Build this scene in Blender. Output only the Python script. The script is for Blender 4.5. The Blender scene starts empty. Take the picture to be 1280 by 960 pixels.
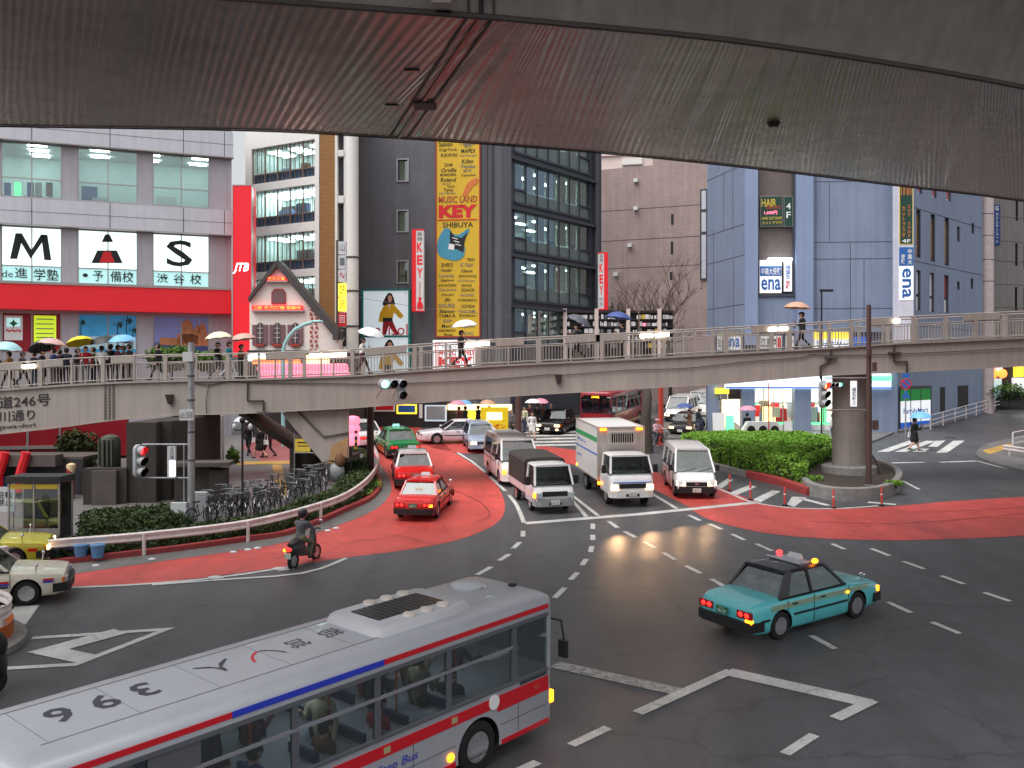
import bpy, bmesh, math, random
import numpy as np
from mathutils import Vector, Matrix
random.seed(7)
SC = bpy.context.scene
COL = SC.collection
PI = math.pi
# ---------------------------------------------------------------- camera, light, exposure
H0, FPX, CX, HY, SL = 7.5, 1200.0, 640.0, 465.0, 0.05     # eye height, focal px, centre, horizon row, slope of the street
cam_d = bpy.data.cameras.new('camera'); cam = bpy.data.objects.new('camera', cam_d); COL.objects.link(cam)
cam.location = (0, 0, H0); cam.rotation_euler = (PI/2, 0, 0)
cam_d.sensor_width = 36; cam_d.lens = 36*FPX/1280.0; cam_d.shift_y = -15/1280.0
cam_d.clip_start = .1; cam_d.clip_end = 2000
SC.camera = cam
W = bpy.data.worlds.new('World'); SC.world = W; W.use_nodes = True
nt = W.node_tree; nt.nodes.clear()
wo = nt.nodes.new('ShaderNodeOutputWorld'); bg = nt.nodes.new('ShaderNodeBackground'); sk = nt.nodes.new('ShaderNodeTexSky')
hs = nt.nodes.new('ShaderNodeHueSaturation')
SUN_EL, SUN_AZ = math.radians(64), math.radians(226)
sk.sky_type = 'NISHITA'; sk.sun_disc = False; sk.sun_elevation = SUN_EL; sk.sun_rotation = SUN_AZ
sk.air_density = 1.0; sk.dust_density = 4.0
hs.inputs['Saturation'].default_value = .12; hs.inputs['Value'].default_value = 1.0
nt.links.new(sk.outputs[0], hs.inputs['Color']); nt.links.new(hs.outputs[0], bg.inputs[0]); nt.links.new(bg.outputs[0], wo.inputs[0])
bg.inputs[1].default_value = 0.15
sl = bpy.data.lights.new('sun', 'SUN'); sl.energy = 1.3; sl.angle = math.radians(70); sl.color = (1, .97, .93)
so = bpy.data.objects.new('sun', sl); COL.objects.link(so)
so.rotation_euler = Vector((math.cos(SUN_EL)*.72, math.cos(SUN_EL)*.694, -math.sin(SUN_EL))).to_track_quat('-Z', 'Y').to_euler()
SC.view_settings.view_transform = 'Standard'; SC.view_settings.look = 'None'
SC.view_settings.exposure = 0.40; SC.view_settings.gamma = 1.0
try:
    SC.cycles.max_bounces = 6; SC.cycles.diffuse_bounces = 3; SC.cycles.glossy_bounces = 3; SC.cycles.transparent_max_bounces = 12
    SC.cycles.transmission_bounces = 3; SC.cycles.caustics_reflective = False; SC.cycles.caustics_refractive = False
    SC.cycles.sample_clamp_indirect = 3
except Exception: pass

# ---------------------------------------------------------------- materials
MATS = {}
def srgb(r, g, b):
    f = lambda c: c/12.92 if c <= .04045 else ((c+.055)/1.055)**2.4
    return (f(r/255), f(g/255), f(b/255), 1)
def mat(name, col, rough=.6, metal=0, noise=.12, nscale=3, bump=0, bscale=20, emit=0, ecol=None, spec=.5, coat=0, streak=0, tile=None):
    """procedural principled material: mottled base colour, mottled roughness, optional fine bump"""
    if name in MATS: return MATS[name]
    m = bpy.data.materials.new(name); MATS[name] = m; m.use_nodes = True
    t = m.node_tree; b = t.nodes['Principled BSDF']
    c = col if len(col) == 4 else (*col, 1)
    b.inputs['Metallic'].default_value = metal; b.inputs['Specular IOR Level'].default_value = spec
    b.inputs['Roughness'].default_value = rough; b.inputs['Coat Weight'].default_value = coat
    if noise or bump:
        tc = t.nodes.new('ShaderNodeTexCoord')
    if noise:
        n = t.nodes.new('ShaderNodeTexNoise'); n.inputs['Scale'].default_value = nscale; n.inputs['Detail'].default_value = 6; n.inputs['Roughness'].default_value = .65
        t.links.new(tc.outputs['Object'], n.inputs['Vector'])
        r = t.nodes.new('ShaderNodeValToRGB'); r.color_ramp.elements[0].position = .3; r.color_ramp.elements[1].position = .72
        r.color_ramp.elements[0].color = (c[0]*(1-noise), c[1]*(1-noise), c[2]*(1-noise), 1)
        r.color_ramp.elements[1].color = (min(1, c[0]*(1+noise)), min(1, c[1]*(1+noise)), min(1, c[2]*(1+noise)), 1)
        t.links.new(n.outputs['Fac'], r.inputs[0]); t.links.new(r.outputs[0], b.inputs['Base Color'])
        mr = t.nodes.new('ShaderNodeMapRange'); mr.inputs['To Min'].default_value = max(.03, rough-.12); mr.inputs['To Max'].default_value = min(1, rough+.12)
        t.links.new(n.outputs['Fac'], mr.inputs['Value']); t.links.new(mr.outputs[0], b.inputs['Roughness'])
    else: b.inputs['Base Color'].default_value = c
    if noise and (streak or tile):
        src = r.outputs[0]
        if streak:                                    # rain streaks running down
            mp = t.nodes.new('ShaderNodeMapping'); mp.inputs['Scale'].default_value = (2.6, 2.6, .12); t.links.new(tc.outputs['Object'], mp.inputs[0])
            n3 = t.nodes.new('ShaderNodeTexNoise'); n3.inputs['Scale'].default_value = 1; n3.inputs['Detail'].default_value = 6; n3.inputs['Roughness'].default_value = .7; t.links.new(mp.outputs[0], n3.inputs['Vector'])
            r3 = t.nodes.new('ShaderNodeValToRGB'); r3.color_ramp.elements[0].position = .36; r3.color_ramp.elements[1].position = .6; k_ = 1-streak; r3.color_ramp.elements[0].color = (k_, k_, k_, 1); r3.color_ramp.elements[1].color = (1, 1, 1, 1)
            t.links.new(n3.outputs['Fac'], r3.inputs[0]); mm = t.nodes.new('ShaderNodeMixRGB'); mm.blend_type = 'MULTIPLY'; mm.inputs[0].default_value = 1; t.links.new(src, mm.inputs[1]); t.links.new(r3.outputs[0], mm.inputs[2]); src = mm.outputs[0]
        if tile:                                      # ceramic tile joints
            sx = t.nodes.new('ShaderNodeSeparateXYZ'); t.links.new(tc.outputs['Object'], sx.inputs[0]); ad = t.nodes.new('ShaderNodeMath'); ad.operation = 'MULTIPLY_ADD'; ad.inputs[1].default_value = .35; t.links.new(sx.outputs['Y'], ad.inputs[0]); t.links.new(sx.outputs['X'], ad.inputs[2])
            cx_ = t.nodes.new('ShaderNodeCombineXYZ'); t.links.new(ad.outputs[0], cx_.inputs[0]); t.links.new(sx.outputs['Z'], cx_.inputs[1])
            bk_ = t.nodes.new('ShaderNodeTexBrick'); bk_.inputs['Scale'].default_value = 1; bk_.inputs['Brick Width'].default_value = tile[0]; bk_.inputs['Row Height'].default_value = tile[1]; bk_.inputs['Mortar Size'].default_value = tile[2]; bk_.inputs['Color1'].default_value = (1,1,1,1); bk_.inputs['Color2'].default_value = (.93,.93,.93,1); bk_.inputs['Mortar'].default_value = (.8,.8,.8,1)
            t.links.new(cx_.outputs[0], bk_.inputs['Vector']); mm = t.nodes.new('ShaderNodeMixRGB'); mm.blend_type = 'MULTIPLY'; mm.inputs[0].default_value = 1; t.links.new(src, mm.inputs[1]); t.links.new(bk_.outputs[0], mm.inputs[2]); src = mm.outputs[0]
        t.links.new(src, b.inputs['Base Color'])
    if bump:
        n2 = t.nodes.new('ShaderNodeTexNoise'); n2.inputs['Scale'].default_value = bscale; n2.inputs['Detail'].default_value = 5
        t.links.new(tc.outputs['Object'], n2.inputs['Vector'])
        bp = t.nodes.new('ShaderNodeBump'); bp.inputs['Strength'].default_value = bump; bp.inputs['Distance'].default_value = .02
        t.links.new(n2.outputs['Fac'], bp.inputs['Height']); t.links.new(bp.outputs[0], b.inputs['Normal'])
    if emit:
        b.inputs['Emission Color'].default_value = ecol if ecol else c; b.inputs['Emission Strength'].default_value = emit
    return m
def glass(name, tint=(.75, .85, .85), refl=.12, rough=.03, rmax=.7):
    if name in MATS: return MATS[name]
    m = bpy.data.materials.new(name); MATS[name] = m; m.use_nodes = True; t = m.node_tree; t.nodes.clear()
    o = t.nodes.new('ShaderNodeOutputMaterial'); mx = t.nodes.new('ShaderNodeMixShader'); tr = t.nodes.new('ShaderNodeBsdfTransparent')
    gl = t.nodes.new('ShaderNodeBsdfGlossy'); lw = t.nodes.new('ShaderNodeLayerWeight'); mr = t.nodes.new('ShaderNodeMapRange')
    tr.inputs[0].default_value = (*tint, 1); gl.inputs['Roughness'].default_value = rough; gl.inputs[0].default_value = (.9, .95, .95, 1)
    lw.inputs[0].default_value = .35
    mr.inputs['To Min'].default_value = refl; mr.inputs['To Max'].default_value = rmax
    t.links.new(lw.outputs['Facing'], mr.inputs['Value']); t.links.new(mr.outputs[0], mx.inputs[0])
    t.links.new(tr.outputs[0], mx.inputs[1]); t.links.new(gl.outputs[0], mx.inputs[2]); t.links.new(mx.outputs[0], o.inputs[0])
    return m
def emis(name, rgb, s):
    c = srgb(*rgb)
    return mat(name, c, .5, noise=0, emit=s, ecol=c)
def M(n):
    if n in MATS: return MATS[n]
    raise KeyError(n)

# ---------------------------------------------------------------- mesh builder
class MB:
    def __init__(s, T=None): s.v = []; s.f = []; s.m = []; s.names = []; s.T = T or Matrix(); s.sm = []
    def mi(s, n):
        if n not in s.names: s.names.append(n)
        return s.names.index(n)
    def add(s, vs, fs, m, smooth=False):
        k = len(s.v); i = s.mi(m)
        s.v += [tuple(s.T @ Vector(p)) for p in vs]; s.f += [[k+j for j in f] for f in fs]; s.m += [i]*len(fs); s.sm += [smooth]*len(fs)
        return s
    def box(s, x0, x1, y0, y1, z0, z1, m):
        vs = [(x0,y0,z0),(x1,y0,z0),(x1,y1,z0),(x0,y1,z0),(x0,y0,z1),(x1,y0,z1),(x1,y1,z1),(x0,y1,z1)]
        return s.add(vs, [[0,3,2,1],[4,5,6,7],[0,1,5,4],[1,2,6,5],[2,3,7,6],[3,0,4,7]], m)
    def hexa(s, b, t, m):            # any two quads, bottom and top
        return s.add(list(b)+list(t), [[3,2,1,0],[4,5,6,7],[0,1,5,4],[1,2,6,5],[2,3,7,6],[3,0,4,7]], m)
    def quad(s, a, b, c, d, m): return s.add([a,b,c,d], [[0,1,2,3]], m)
    def poly(s, pts, m): return s.add(pts, [list(range(len(pts)))], m)
    def loft(s, rings, m, caps=True, smooth=True, closed=True):
        n = len(rings[0]); vs = [p for r in rings for p in r]; fs = []
        for i in range(len(rings)-1):
            for j in range(n if closed else n-1):
                fs.append([i*n+j, i*n+(j+1) % n, (i+1)*n+(j+1) % n, (i+1)*n+j])
        if caps: fs.append(list(range(n))[::-1]); fs.append([(len(rings)-1)*n+j for j in range(n)])
        return s.add(vs, fs, m, smooth)
    def tube(s, p0, p1, r0, m, r1=None, n=8, caps=True):
        r1 = r0 if r1 is None else r1
        p0, p1 = Vector(p0), Vector(p1); d = (p1-p0)
        if d.length < 1e-6: return s
        d.normalize(); a = d.orthogonal().normalized(); b = d.cross(a)
        rg = [[tuple(p+(a*math.cos(2*PI*k/n)+b*math.sin(2*PI*k/n))*r) for k in range(n)] for p, r in ((p0, r0), (p1, r1))]
        return s.loft(rg, m, caps)
    def pipe(s, pts, r, m, n=6):
        pts = [Vector(p) for p in pts]; rg = []
        a = None
        for i, p in enumerate(pts):
            d = (pts[min(i+1, len(pts)-1)]-pts[max(i-1, 0)]).normalized()
            a = d.orthogonal().normalized() if a is None else (a-d*a.dot(d)).normalized()
            b = d.cross(a); rr = r[i] if isinstance(r, (list, tuple)) else r
            rg.append([tuple(p+(a*math.cos(2*PI*k/n)+b*math.sin(2*PI*k/n))*rr) for k in range(n)])
        return s.loft(rg, m)
    def lathe(s, prof, m, c=(0,0,0), axis='z', n=20, caps=True):
        rg = []
        for r, h in prof:
            ring = []
            for k in range(n):
                a = 2*PI*k/n; x, y = r*math.cos(a), r*math.sin(a)
                p = (x, y, h) if axis == 'z' else ((x, h, y) if axis == 'y' else (h, x, y))
                ring.append((p[0]+c[0], p[1]+c[1], p[2]+c[2]))
            rg.append(ring)
        return s.loft(rg, m, caps)
    def ell(s, c, r, m, n=12, k=8, zmin=-1):
        prof = []
        for i in range(k+1):
            a = -PI/2+PI*i/k
            if math.sin(a) < zmin: continue
            prof.append((max(.001, math.cos(a)), math.sin(a)))
        rg = [[(c[0]+r[0]*p*math.cos(2*PI*j/n), c[1]+r[1]*p*math.sin(2*PI*j/n), c[2]+r[2]*q) for j in range(n)] for p, q in prof]
        return s.loft(rg, m)
    def prism(s, pts, z0, z1, m):     # 2-D outline extruded in z; z0, z1 may be functions
        f0 = z0 if callable(z0) else (lambda x, y: z0); f1 = z1 if callable(z1) else (lambda x, y: z1)
        return s.loft([[(x, y, f0(x, y)) for x, y in pts], [(x, y, f1(x, y)) for x, y in pts]], m, smooth=False)
    def text(s, body, fm, size, m, bold=0, thick=0, w=None, align='CENTER', shear=0, space=1.0, line=1.0, vertical=False, font=None):
        """fm(x, y) -> world point; size = capital height; w = squeeze to width"""
        if vertical: body = '\n'.join(body)
        k = (body, bold, align, shear, space, line, font)
        if k not in TXT:
            c = bpy.data.curves.new('t', 'FONT'); c.body = body; c.size = 1; c.offset = bold; c.align_x = align; c.align_y = 'CENTER'
            c.shear = shear; c.space_character = space; c.space_line = line; c.resolution_u = 2
            o = bpy.data.objects.new('t', c); COL.objects.link(o); dg = bpy.context.evaluated_depsgraph_get()
            me = bpy.data.meshes.new_from_object(o.evaluated_get(dg))
            vs = [tuple(v.co) for v in me.vertices]; fs = [list(p.vertices) for p in me.polygons]
            bpy.data.objects.remove(o); bpy.data.curves.remove(c); bpy.data.meshes.remove(me)
            if vs:
                ys = [v[1] for v in vs]; xs = [v[0] for v in vs]
                cy = (min(ys)+max(ys))/2; cx = (min(xs)+max(xs))/2
                vs = [(v[0]-cx, v[1]-cy) for v in vs]
            TXT[k] = (vs, fs)
        vs, fs = TXT[k]
        if not vs: return s
        hh = max(v[1] for v in vs)*2; ww = max(v[0] for v in vs)*2
        sy = size/hh; sx = (w/ww) if w else sy
        return s.add([fm(v[0]*sx, v[1]*sy) for v in vs], fs, m)
    def build(s, name, parent=None, sharp=35, label=None):
        me = bpy.data.meshes.new(name); me.from_pydata(s.v, [], s.f)
        for n in s.names: me.materials.append(M(n))
        me.polygons.foreach_set('material_index', s.m); me.polygons.foreach_set('use_smooth', s.sm)
        me.update()
        if any(s.sm):
            try: me.set_sharp_from_angle(angle=math.radians(sharp))
            except Exception: pass
        o = bpy.data.objects.new(name, me); COL.objects.link(o)
        if parent is not None: o.parent = parent
        if label: o['label'] = label
        return o
TXT = {}
def tag(o, label=None, cat=None, group=None, kind=None):
    for k, v in (('label', label), ('category', cat), ('group', group), ('kind', kind)):
        if v: o[k] = v
    return o
def empty(name, loc=(0,0,0), label=None, cat=None, group=None, rot=None):
    o = bpy.data.objects.new(name, None); COL.objects.link(o); o.location = loc; o.empty_display_size = .3
    if rot is not None: o.rotation_euler = rot
    return tag(o, label, cat, group)
def copy_tree(o, parent=None):
    c = o.copy(); COL.objects.link(c); c.parent = parent
    for ch in [x for x in bpy.data.objects if x.parent == o]: copy_tree(ch, c)
    return c
# ---------------------------------------------------------------- where things stand
def G(px, py, h=0):
    """point on the street surface (which climbs away from the viewpoint), h metres above it"""
    v = (py-HY)/FPX; d = (H0-h)/(v+SL); return Vector(((px-CX)/FPX*d, d, SL*d+h))
def D(px, py, d): return Vector(((px-CX)/FPX*d, d, H0-(py-HY)/FPX*d))
def gz(x, y): return SL*y
TILT = math.atan(SL)
def ground_rot(heading): return (Matrix.Rotation(TILT, 3, 'X') @ Matrix.Rotation(heading, 3, 'Z')).to_euler()
class Fac:
    """a vertical facade plane from A to B given by image column and distance"""
    def __init__(s, pa, da, pb, db):
        s.A = Vector(((pa-CX)/FPX*da, da)); s.B = Vector(((pb-CX)/FPX*db, db)); s.L = (s.B-s.A).length
        s.d = (s.B-s.A)/s.L; s.n = Vector((s.d.y, -s.d.x))
    def s_(s, px):
        u = (px-CX)/FPX; return (u*s.A.y-s.A.x)/(s.d.x-u*s.d.y)
    def z_(s, px, py):
        y = s.A.y+s.s_(px)*s.d.y; return H0-(py-HY)/FPX*y
    def pt(s, u, z, off=0):
        p = s.A+s.d*u+s.n*off; return (p.x, p.y, z)
    def box(s, mb, s0, s1, z0, z1, o0, o1, m):
        mb.hexa([s.pt(s0,z0,o1), s.pt(s1,z0,o1), s.pt(s1,z0,o0), s.pt(s0,z0,o0)], [s.pt(s0,z1,o1), s.pt(s1,z1,o1), s.pt(s1,z1,o0), s.pt(s0,z1,o0)], m)
    def rect(s, px0, py0, px1, py1):
        """image rectangle (heights read at its left edge) -> s0, s1, z0, z1"""
        return s.s_(px0), s.s_(px1), s.z_(px0, py1), s.z_(px0, py0)
    def pbox(s, mb, px0, py0, px1, py1, o0, o1, m):
        s0, s1, z0, z1 = s.rect(px0, py0, px1, py1); s.box(mb, s0, s1, z0, z1, o0, o1, m)
    def wall(s, mb, s0, s1, z0, z1, holes, m, o=0, dep=.25, mr=None):
        S = sorted({s0, s1, *[h[0] for h in holes], *[h[1] for h in holes]}); Z = sorted({z0, z1, *[h[2] for h in holes], *[h[3] for h in holes]})
        for i in range(len(S)-1):
            for j in range(len(Z)-1):
                a, b, c, d = S[i], S[i+1], Z[j], Z[j+1]; cs, cz = (a+b)/2, (c+d)/2
                if cs < s0 or cs > s1 or cz < z0 or cz > z1 or any(h[0] < cs < h[1] and h[2] < cz < h[3] for h in holes): continue
                mb.quad(s.pt(a,c,o), s.pt(b,c,o), s.pt(b,d,o), s.pt(a,d,o), m)
        for a, b, c, d in holes:
            for q in (((a,c),(a,d)), ((b,d),(b,c)), ((a,d),(b,d)), ((b,c),(a,c))):
                (u0, w0), (u1, w1) = q
                mb.quad(s.pt(u0,w0,o), s.pt(u1,w1,o), s.pt(u1,w1,o-dep), s.pt(u0,w0,o-dep), mr or m)
    def txt(s, mb, body, u, z, size, m, off=.02, **k):
        mb.text(body, lambda x, y: s.pt(u+x, z+y, off), size, m, **k)
    def ptxt(s, mb, body, px0, py0, px1, py1, m, off=.02, fit=True, **k):
        """text filling an image rectangle"""
        s0, s1, z0, z1 = s.rect(px0, py0, px1, py1)
        mb.text(body, lambda x, y: s.pt((s0+s1)/2+x, (z0+z1)/2+y, off), z1-z0, m, w=(s1-s0) if fit else None, **k)
def room(F, name, parent, s0, s1, z0, z1, dep, wall, lamp, nl=3, clutter=6, off=-.3, floorm='room_floor', seed=1, rows=2):
    """a furnished room behind a window: floor, ceiling, walls, tube lamps and shelves or desks"""
    r = random.Random(seed); mb = MB()
    F.box(mb, s0, s1, z0-.08, z0, off, off-dep, floorm); F.box(mb, s0, s1, z1, z1+.08, off, off-dep, 'ceiling_white')
    F.box(mb, s0, s1, z0, z1, off-dep, off-dep-.08, wall)
    F.box(mb, s0-.05, s0, z0, z1, off, off-dep, wall); F.box(mb, s1, s1+.05, z0, z1, off, off-dep, wall)
    for i in range(clutter):
        a = s0+.2+(s1-s0-1.4)*r.random(); w = .5+r.random()*1.0; h = .7+r.random()*1.1; q = off-.5-r.random()*(dep-1.6)
        F.box(mb, a, min(a+w, s1-.05), z0+.002, min(z0+h, z1-.1), q, q-.5, r.choice(['desk_grey', 'desk_blue', 'desk_brown', 'desk_dark', 'desk_white']))
    o = mb.build(name, parent)
    if nl:
        ml = MB()
        for i in range(nl):
            for j in range(rows):
                a = s0+(s1-s0)*(i+.5)/nl; q = off-.6-(dep-1.2)*(j+.3)/rows
                F.box(ml, a-.55, a+.55, z1-.12, z1-.05, q, q-.25, 'tube_room')
        ml.build('ceiling_lamp', o)
    return o
def strip(pts, w, h=0.004, closed=False):
    """outline of a flat stripe w wide along street points"""
    P = [Vector((p[0], p[1])) for p in pts]; L, R = [], []
    for i, p in enumerate(P):
        a = P[max(i-1, 0)]; b = P[min(i+1, len(P)-1)]; d1 = (p-a); d2 = (b-p)
        if d1.length < 1e-6: d1 = d2
        if d2.length < 1e-6: d2 = d1
        d1.normalize(); d2.normalize(); t = (d1+d2)
        t = t.normalized() if t.length > 1e-3 else d1
        n = Vector((-t.y, t.x)); k = min(2.5, 1/max(.3, n.dot(Vector((-d1.y, d1.x)))))
        L.append(p+n*w/2*k); R.append(p-n*w/2*k)
    return L, R
def smooth_line(pts, n=6):
    """Catmull-Rom through image points"""
    out = []
    for i in range(len(pts)-1):
        p0 = pts[max(i-1, 0)]; p1 = pts[i]; p2 = pts[i+1]; p3 = pts[min(i+2, len(pts)-1)]
        for k in range(n):
            t = k/n
            out.append(tuple(.5*((2*p1[j])+(-p0[j]+p2[j])*t+(2*p0[j]-5*p1[j]+4*p2[j]-p3[j])*t*t+(-p0[j]+3*p1[j]-3*p2[j]+p3[j])*t**3) for j in range(len(p1))))
    out.append(tuple(pts[-1])); return out
# ---------------------------------------------------------------- the palette
def asphalt(name, col, rlo=.36, rhi=.64, worn=None):
    m = bpy.data.materials.new(name); MATS[name] = m; m.use_nodes = True; t = m.node_tree; b = t.nodes['Principled BSDF']; L = t.links.new
    geo = t.nodes.new('ShaderNodeNewGeometry')
    def noise(sc, det=6, ro=.6, vec=None):
        n = t.nodes.new('ShaderNodeTexNoise'); n.inputs['Scale'].default_value = sc; n.inputs['Detail'].default_value = det; n.inputs['Roughness'].default_value = ro
        L(vec or geo.outputs['Position'], n.inputs['Vector']); return n
    def ramp(src, a, b_, c0, c1):
        r = t.nodes.new('ShaderNodeValToRGB'); r.color_ramp.elements[0].position = a; r.color_ramp.elements[1].position = b_
        r.color_ramp.elements[0].color = c0; r.color_ramp.elements[1].color = c1; L(src, r.inputs[0]); return r
    big = noise(.12, 4); mid = noise(1.3, 8, .7); fine = noise(38, 3, .8)
    c = lambda k: (col[0]*k, col[1]*k, col[2]*k, 1)
    r1 = ramp(big.outputs['Fac'], .3, .7, c(.84), c(1.16)); r2 = ramp(mid.outputs['Fac'], .3, .75, (.82,.82,.82,1), (1.14,1.14,1.14,1)); r3 = ramp(fine.outputs['Fac'], .3, .75, (.62,.62,.62,1), (1.4,1.4,1.4,1))
    m1 = t.nodes.new('ShaderNodeMixRGB'); m1.blend_type = 'MULTIPLY'; m1.inputs[0].default_value = 1; L(r1.outputs[0], m1.inputs[1]); L(r2.outputs[0], m1.inputs[2])
    m2 = t.nodes.new('ShaderNodeMixRGB'); m2.blend_type = 'MULTIPLY'; m2.inputs[0].default_value = .8; L(m1.outputs[0], m2.inputs[1]); L(r3.outputs[0], m2.inputs[2])
    out = m2.outputs[0]
    # tyre-polished and cracked streaks that follow the lanes
    mp = t.nodes.new('ShaderNodeMapping'); mp.inputs['Rotation'].default_value = (0, 0, .5); mp.inputs['Scale'].default_value = (.9, .06, 1); L(geo.outputs['Position'], mp.inputs[0])
    st = noise(1, 5, .6, mp.outputs[0]); r4 = ramp(st.outputs['Fac'], .35, .62, (.8,.8,.8,1), (1.1,1.1,1.1,1))
    m3 = t.nodes.new('ShaderNodeMixRGB'); m3.blend_type = 'MULTIPLY'; m3.inputs[0].default_value = .8; L(out, m3.inputs[1]); L(r4.outputs[0], m3.inputs[2]); out = m3.outputs[0]
    if worn:                      # paint rubbed through to the asphalt
        wn = noise(7, 8, .75); wf = noise(60, 2, .6); ad = t.nodes.new('ShaderNodeMath'); ad.operation = 'ADD'; L(wn.outputs['Fac'], ad.inputs[0]); L(wf.outputs['Fac'], ad.inputs[1])
        rw = ramp(ad.outputs[0], .5, .5, (0,0,0,1), (1,1,1,1)); rw.color_ramp.elements[0].position = worn-.04; rw.color_ramp.elements[1].position = worn+.04
        mr = t.nodes.new('ShaderNodeMath'); mr.operation = 'MULTIPLY'; mr.inputs[1].default_value = .5; L(ad.outputs[0], mr.inputs[0]); L(mr.outputs[0], rw.inputs[0])
        m4 = t.nodes.new('ShaderNodeMixRGB'); L(rw.outputs[0], m4.inputs[0]); L(out, m4.inputs[1]); m4.inputs[2].default_value = (.06,.058,.06,1); out = m4.outputs[0]
    # hairline cracks
    wpn = noise(1.2, 4); mx_ = t.nodes.new('ShaderNodeVectorMath'); mx_.operation = 'MULTIPLY_ADD'; L(wpn.outputs['Color'], mx_.inputs[0]); mx_.inputs[1].default_value = (1.1,1.1,0); L(geo.outputs['Position'], mx_.inputs[2])
    vo = t.nodes.new('ShaderNodeTexVoronoi'); vo.feature = 'DISTANCE_TO_EDGE'; vo.inputs['Scale'].default_value = .22; L(mx_.outputs[0], vo.inputs['Vector'])
    rc = ramp(vo.outputs['Distance'], .0, .012, (.62,.62,.62,1), (1,1,1,1)); m5 = t.nodes.new('ShaderNodeMixRGB'); m5.blend_type = 'MULTIPLY'; m5.inputs[0].default_value = .8; L(out, m5.inputs[1]); L(rc.outputs[0], m5.inputs[2]); out = m5.outputs[0]
    L(out, b.inputs['Base Color'])
    rr = t.nodes.new('ShaderNodeMapRange'); rr.inputs['From Min'].default_value = .3; rr.inputs['From Max'].default_value = .7; rr.inputs['To Min'].default_value = rlo; rr.inputs['To Max'].default_value = rhi
    L(big.outputs['Fac'], rr.inputs['Value']); L(rr.outputs[0], b.inputs['Roughness'])
    bp = t.nodes.new('ShaderNodeBump'); bp.inputs['Strength'].default_value = .5; bp.inputs['Distance'].default_value = .012
    L(fine.outputs['Fac'], bp.inputs['Height']); L(bp.outputs[0], b.inputs['Normal'])
    return m
asphalt('asphalt', (.090, .090, .098))
asphalt('red_asphalt', (.58, .078, .066), .32, .6)
asphalt('road_paint', (.66, .66, .64), .4, .6, worn=.60)
asphalt('worn_paint', (.5, .5, .49), .4, .6, worn=.53)
asphalt('gutter_concrete', (.16, .155, .15), .5, .7)
asphalt('paving', (.17, .16, .16), .35, .6)
asphalt('red_paving', (.33, .11, .11), .35, .6)
asphalt('yellow_tile', (.55, .33, .08), .4, .6)
mat('red_kerb', (.36, .05, .05), .55, noise=.25, nscale=5, bump=.3)
mat('kerb_concrete', (.27, .26, .25), .75, noise=.22, nscale=4, bump=.4)
mat('soil', (.06, .045, .035), .95, noise=.35, nscale=6, bump=.8)
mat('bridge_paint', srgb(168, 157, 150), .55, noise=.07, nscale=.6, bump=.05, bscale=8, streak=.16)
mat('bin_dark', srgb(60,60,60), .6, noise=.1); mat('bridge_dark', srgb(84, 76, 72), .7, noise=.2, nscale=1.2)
mat('bridge_letter', srgb(42, 38, 38), .6, noise=.05)
mat('pipe_dark', srgb(66, 56, 54), .5, noise=.1)
mat('cable_grey', srgb(84, 78, 75), .6, noise=0)
mat('deck_tile', (.2, .18, .17), .6, noise=.2)
mat('pier_concrete', srgb(152, 142, 135), .7, noise=.14, nscale=1.3, bump=.2, streak=.2)
mat('pier_dark', srgb(62, 55, 51), .8, noise=.25, nscale=1.0, bump=.3, streak=.35)
mat('galv', srgb(168, 170, 174), .38, metal=.6, noise=.16, nscale=6)
mat('rail_white', srgb(226, 216, 214), .35, metal=.1, noise=.18, nscale=2.2)
mat('brown_pole', srgb(88, 66, 62), .5, noise=.12)
mat('black_pole', srgb(30, 28, 30), .5, noise=.1)
mat('teal_pole', srgb(150, 200, 200), .4, noise=.05)
mat('signal_grey', srgb(170, 172, 176), .45, noise=.08)
mat('lens_dark', srgb(24, 22, 22), .2, noise=0)
mat('lens_red_off', srgb(70, 18, 18), .2, noise=0)
emis('signal_red', (255, 40, 44), 5); emis('signal_green', (110, 255, 215), 16); emis('signal_amber_red', (255, 70, 40), 18)
emis('tube_white', (255, 246, 225), 5); emis('tube_cool', (232, 244, 255), 6); emis('tube_room', (236, 250, 248), 17); emis('tube_violet', (236, 226, 255), 5)
mat('box_white', srgb(205, 208, 212), .5, noise=.06)
mat('delineator', srgb(196, 70, 56), .45, noise=.08)
mat('ceiling_white', srgb(225, 228, 225), .8, noise=.03); mat('room_floor', srgb(110, 112, 112), .6, noise=.1)
mat('room_wall', srgb(216, 232, 230), .8, noise=.05); mat('room_dark', srgb(170, 172, 165), .8, noise=.1)
for n, c in (('grey', (150,152,155)), ('blue', (70,100,150)), ('brown', (120,90,60)), ('dark', (42,42,46)), ('white', (215,216,214))): mat('desk_'+n, srgb(*c), .6, noise=.1)
mat('metal_panel', srgb(212, 212, 221), .38, metal=.25, noise=.05, nscale=.8, streak=.1)
mat('metal_column', srgb(182, 178, 186), .5, metal=.1, noise=.06, nscale=.8, streak=.12)
mat('joint_dark', srgb(78, 76, 82), .7, noise=0)
mat('alu', srgb(176, 170, 168), .35, metal=.5, noise=.05)
mat('sign_red', srgb(226, 22, 40), .45, noise=.04, nscale=.7, emit=.22); mat('band_red', srgb(222, 30, 42), .5, noise=.04, nscale=.5, emit=.12)
mat('ink', srgb(22, 24, 30), .6, noise=0); mat('ink_red', srgb(214, 30, 40), .6, noise=0); mat('ink_white', srgb(240, 240, 240), .5, noise=0); mat('ink_blue', srgb(46, 104, 180), .6, noise=0)
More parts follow.
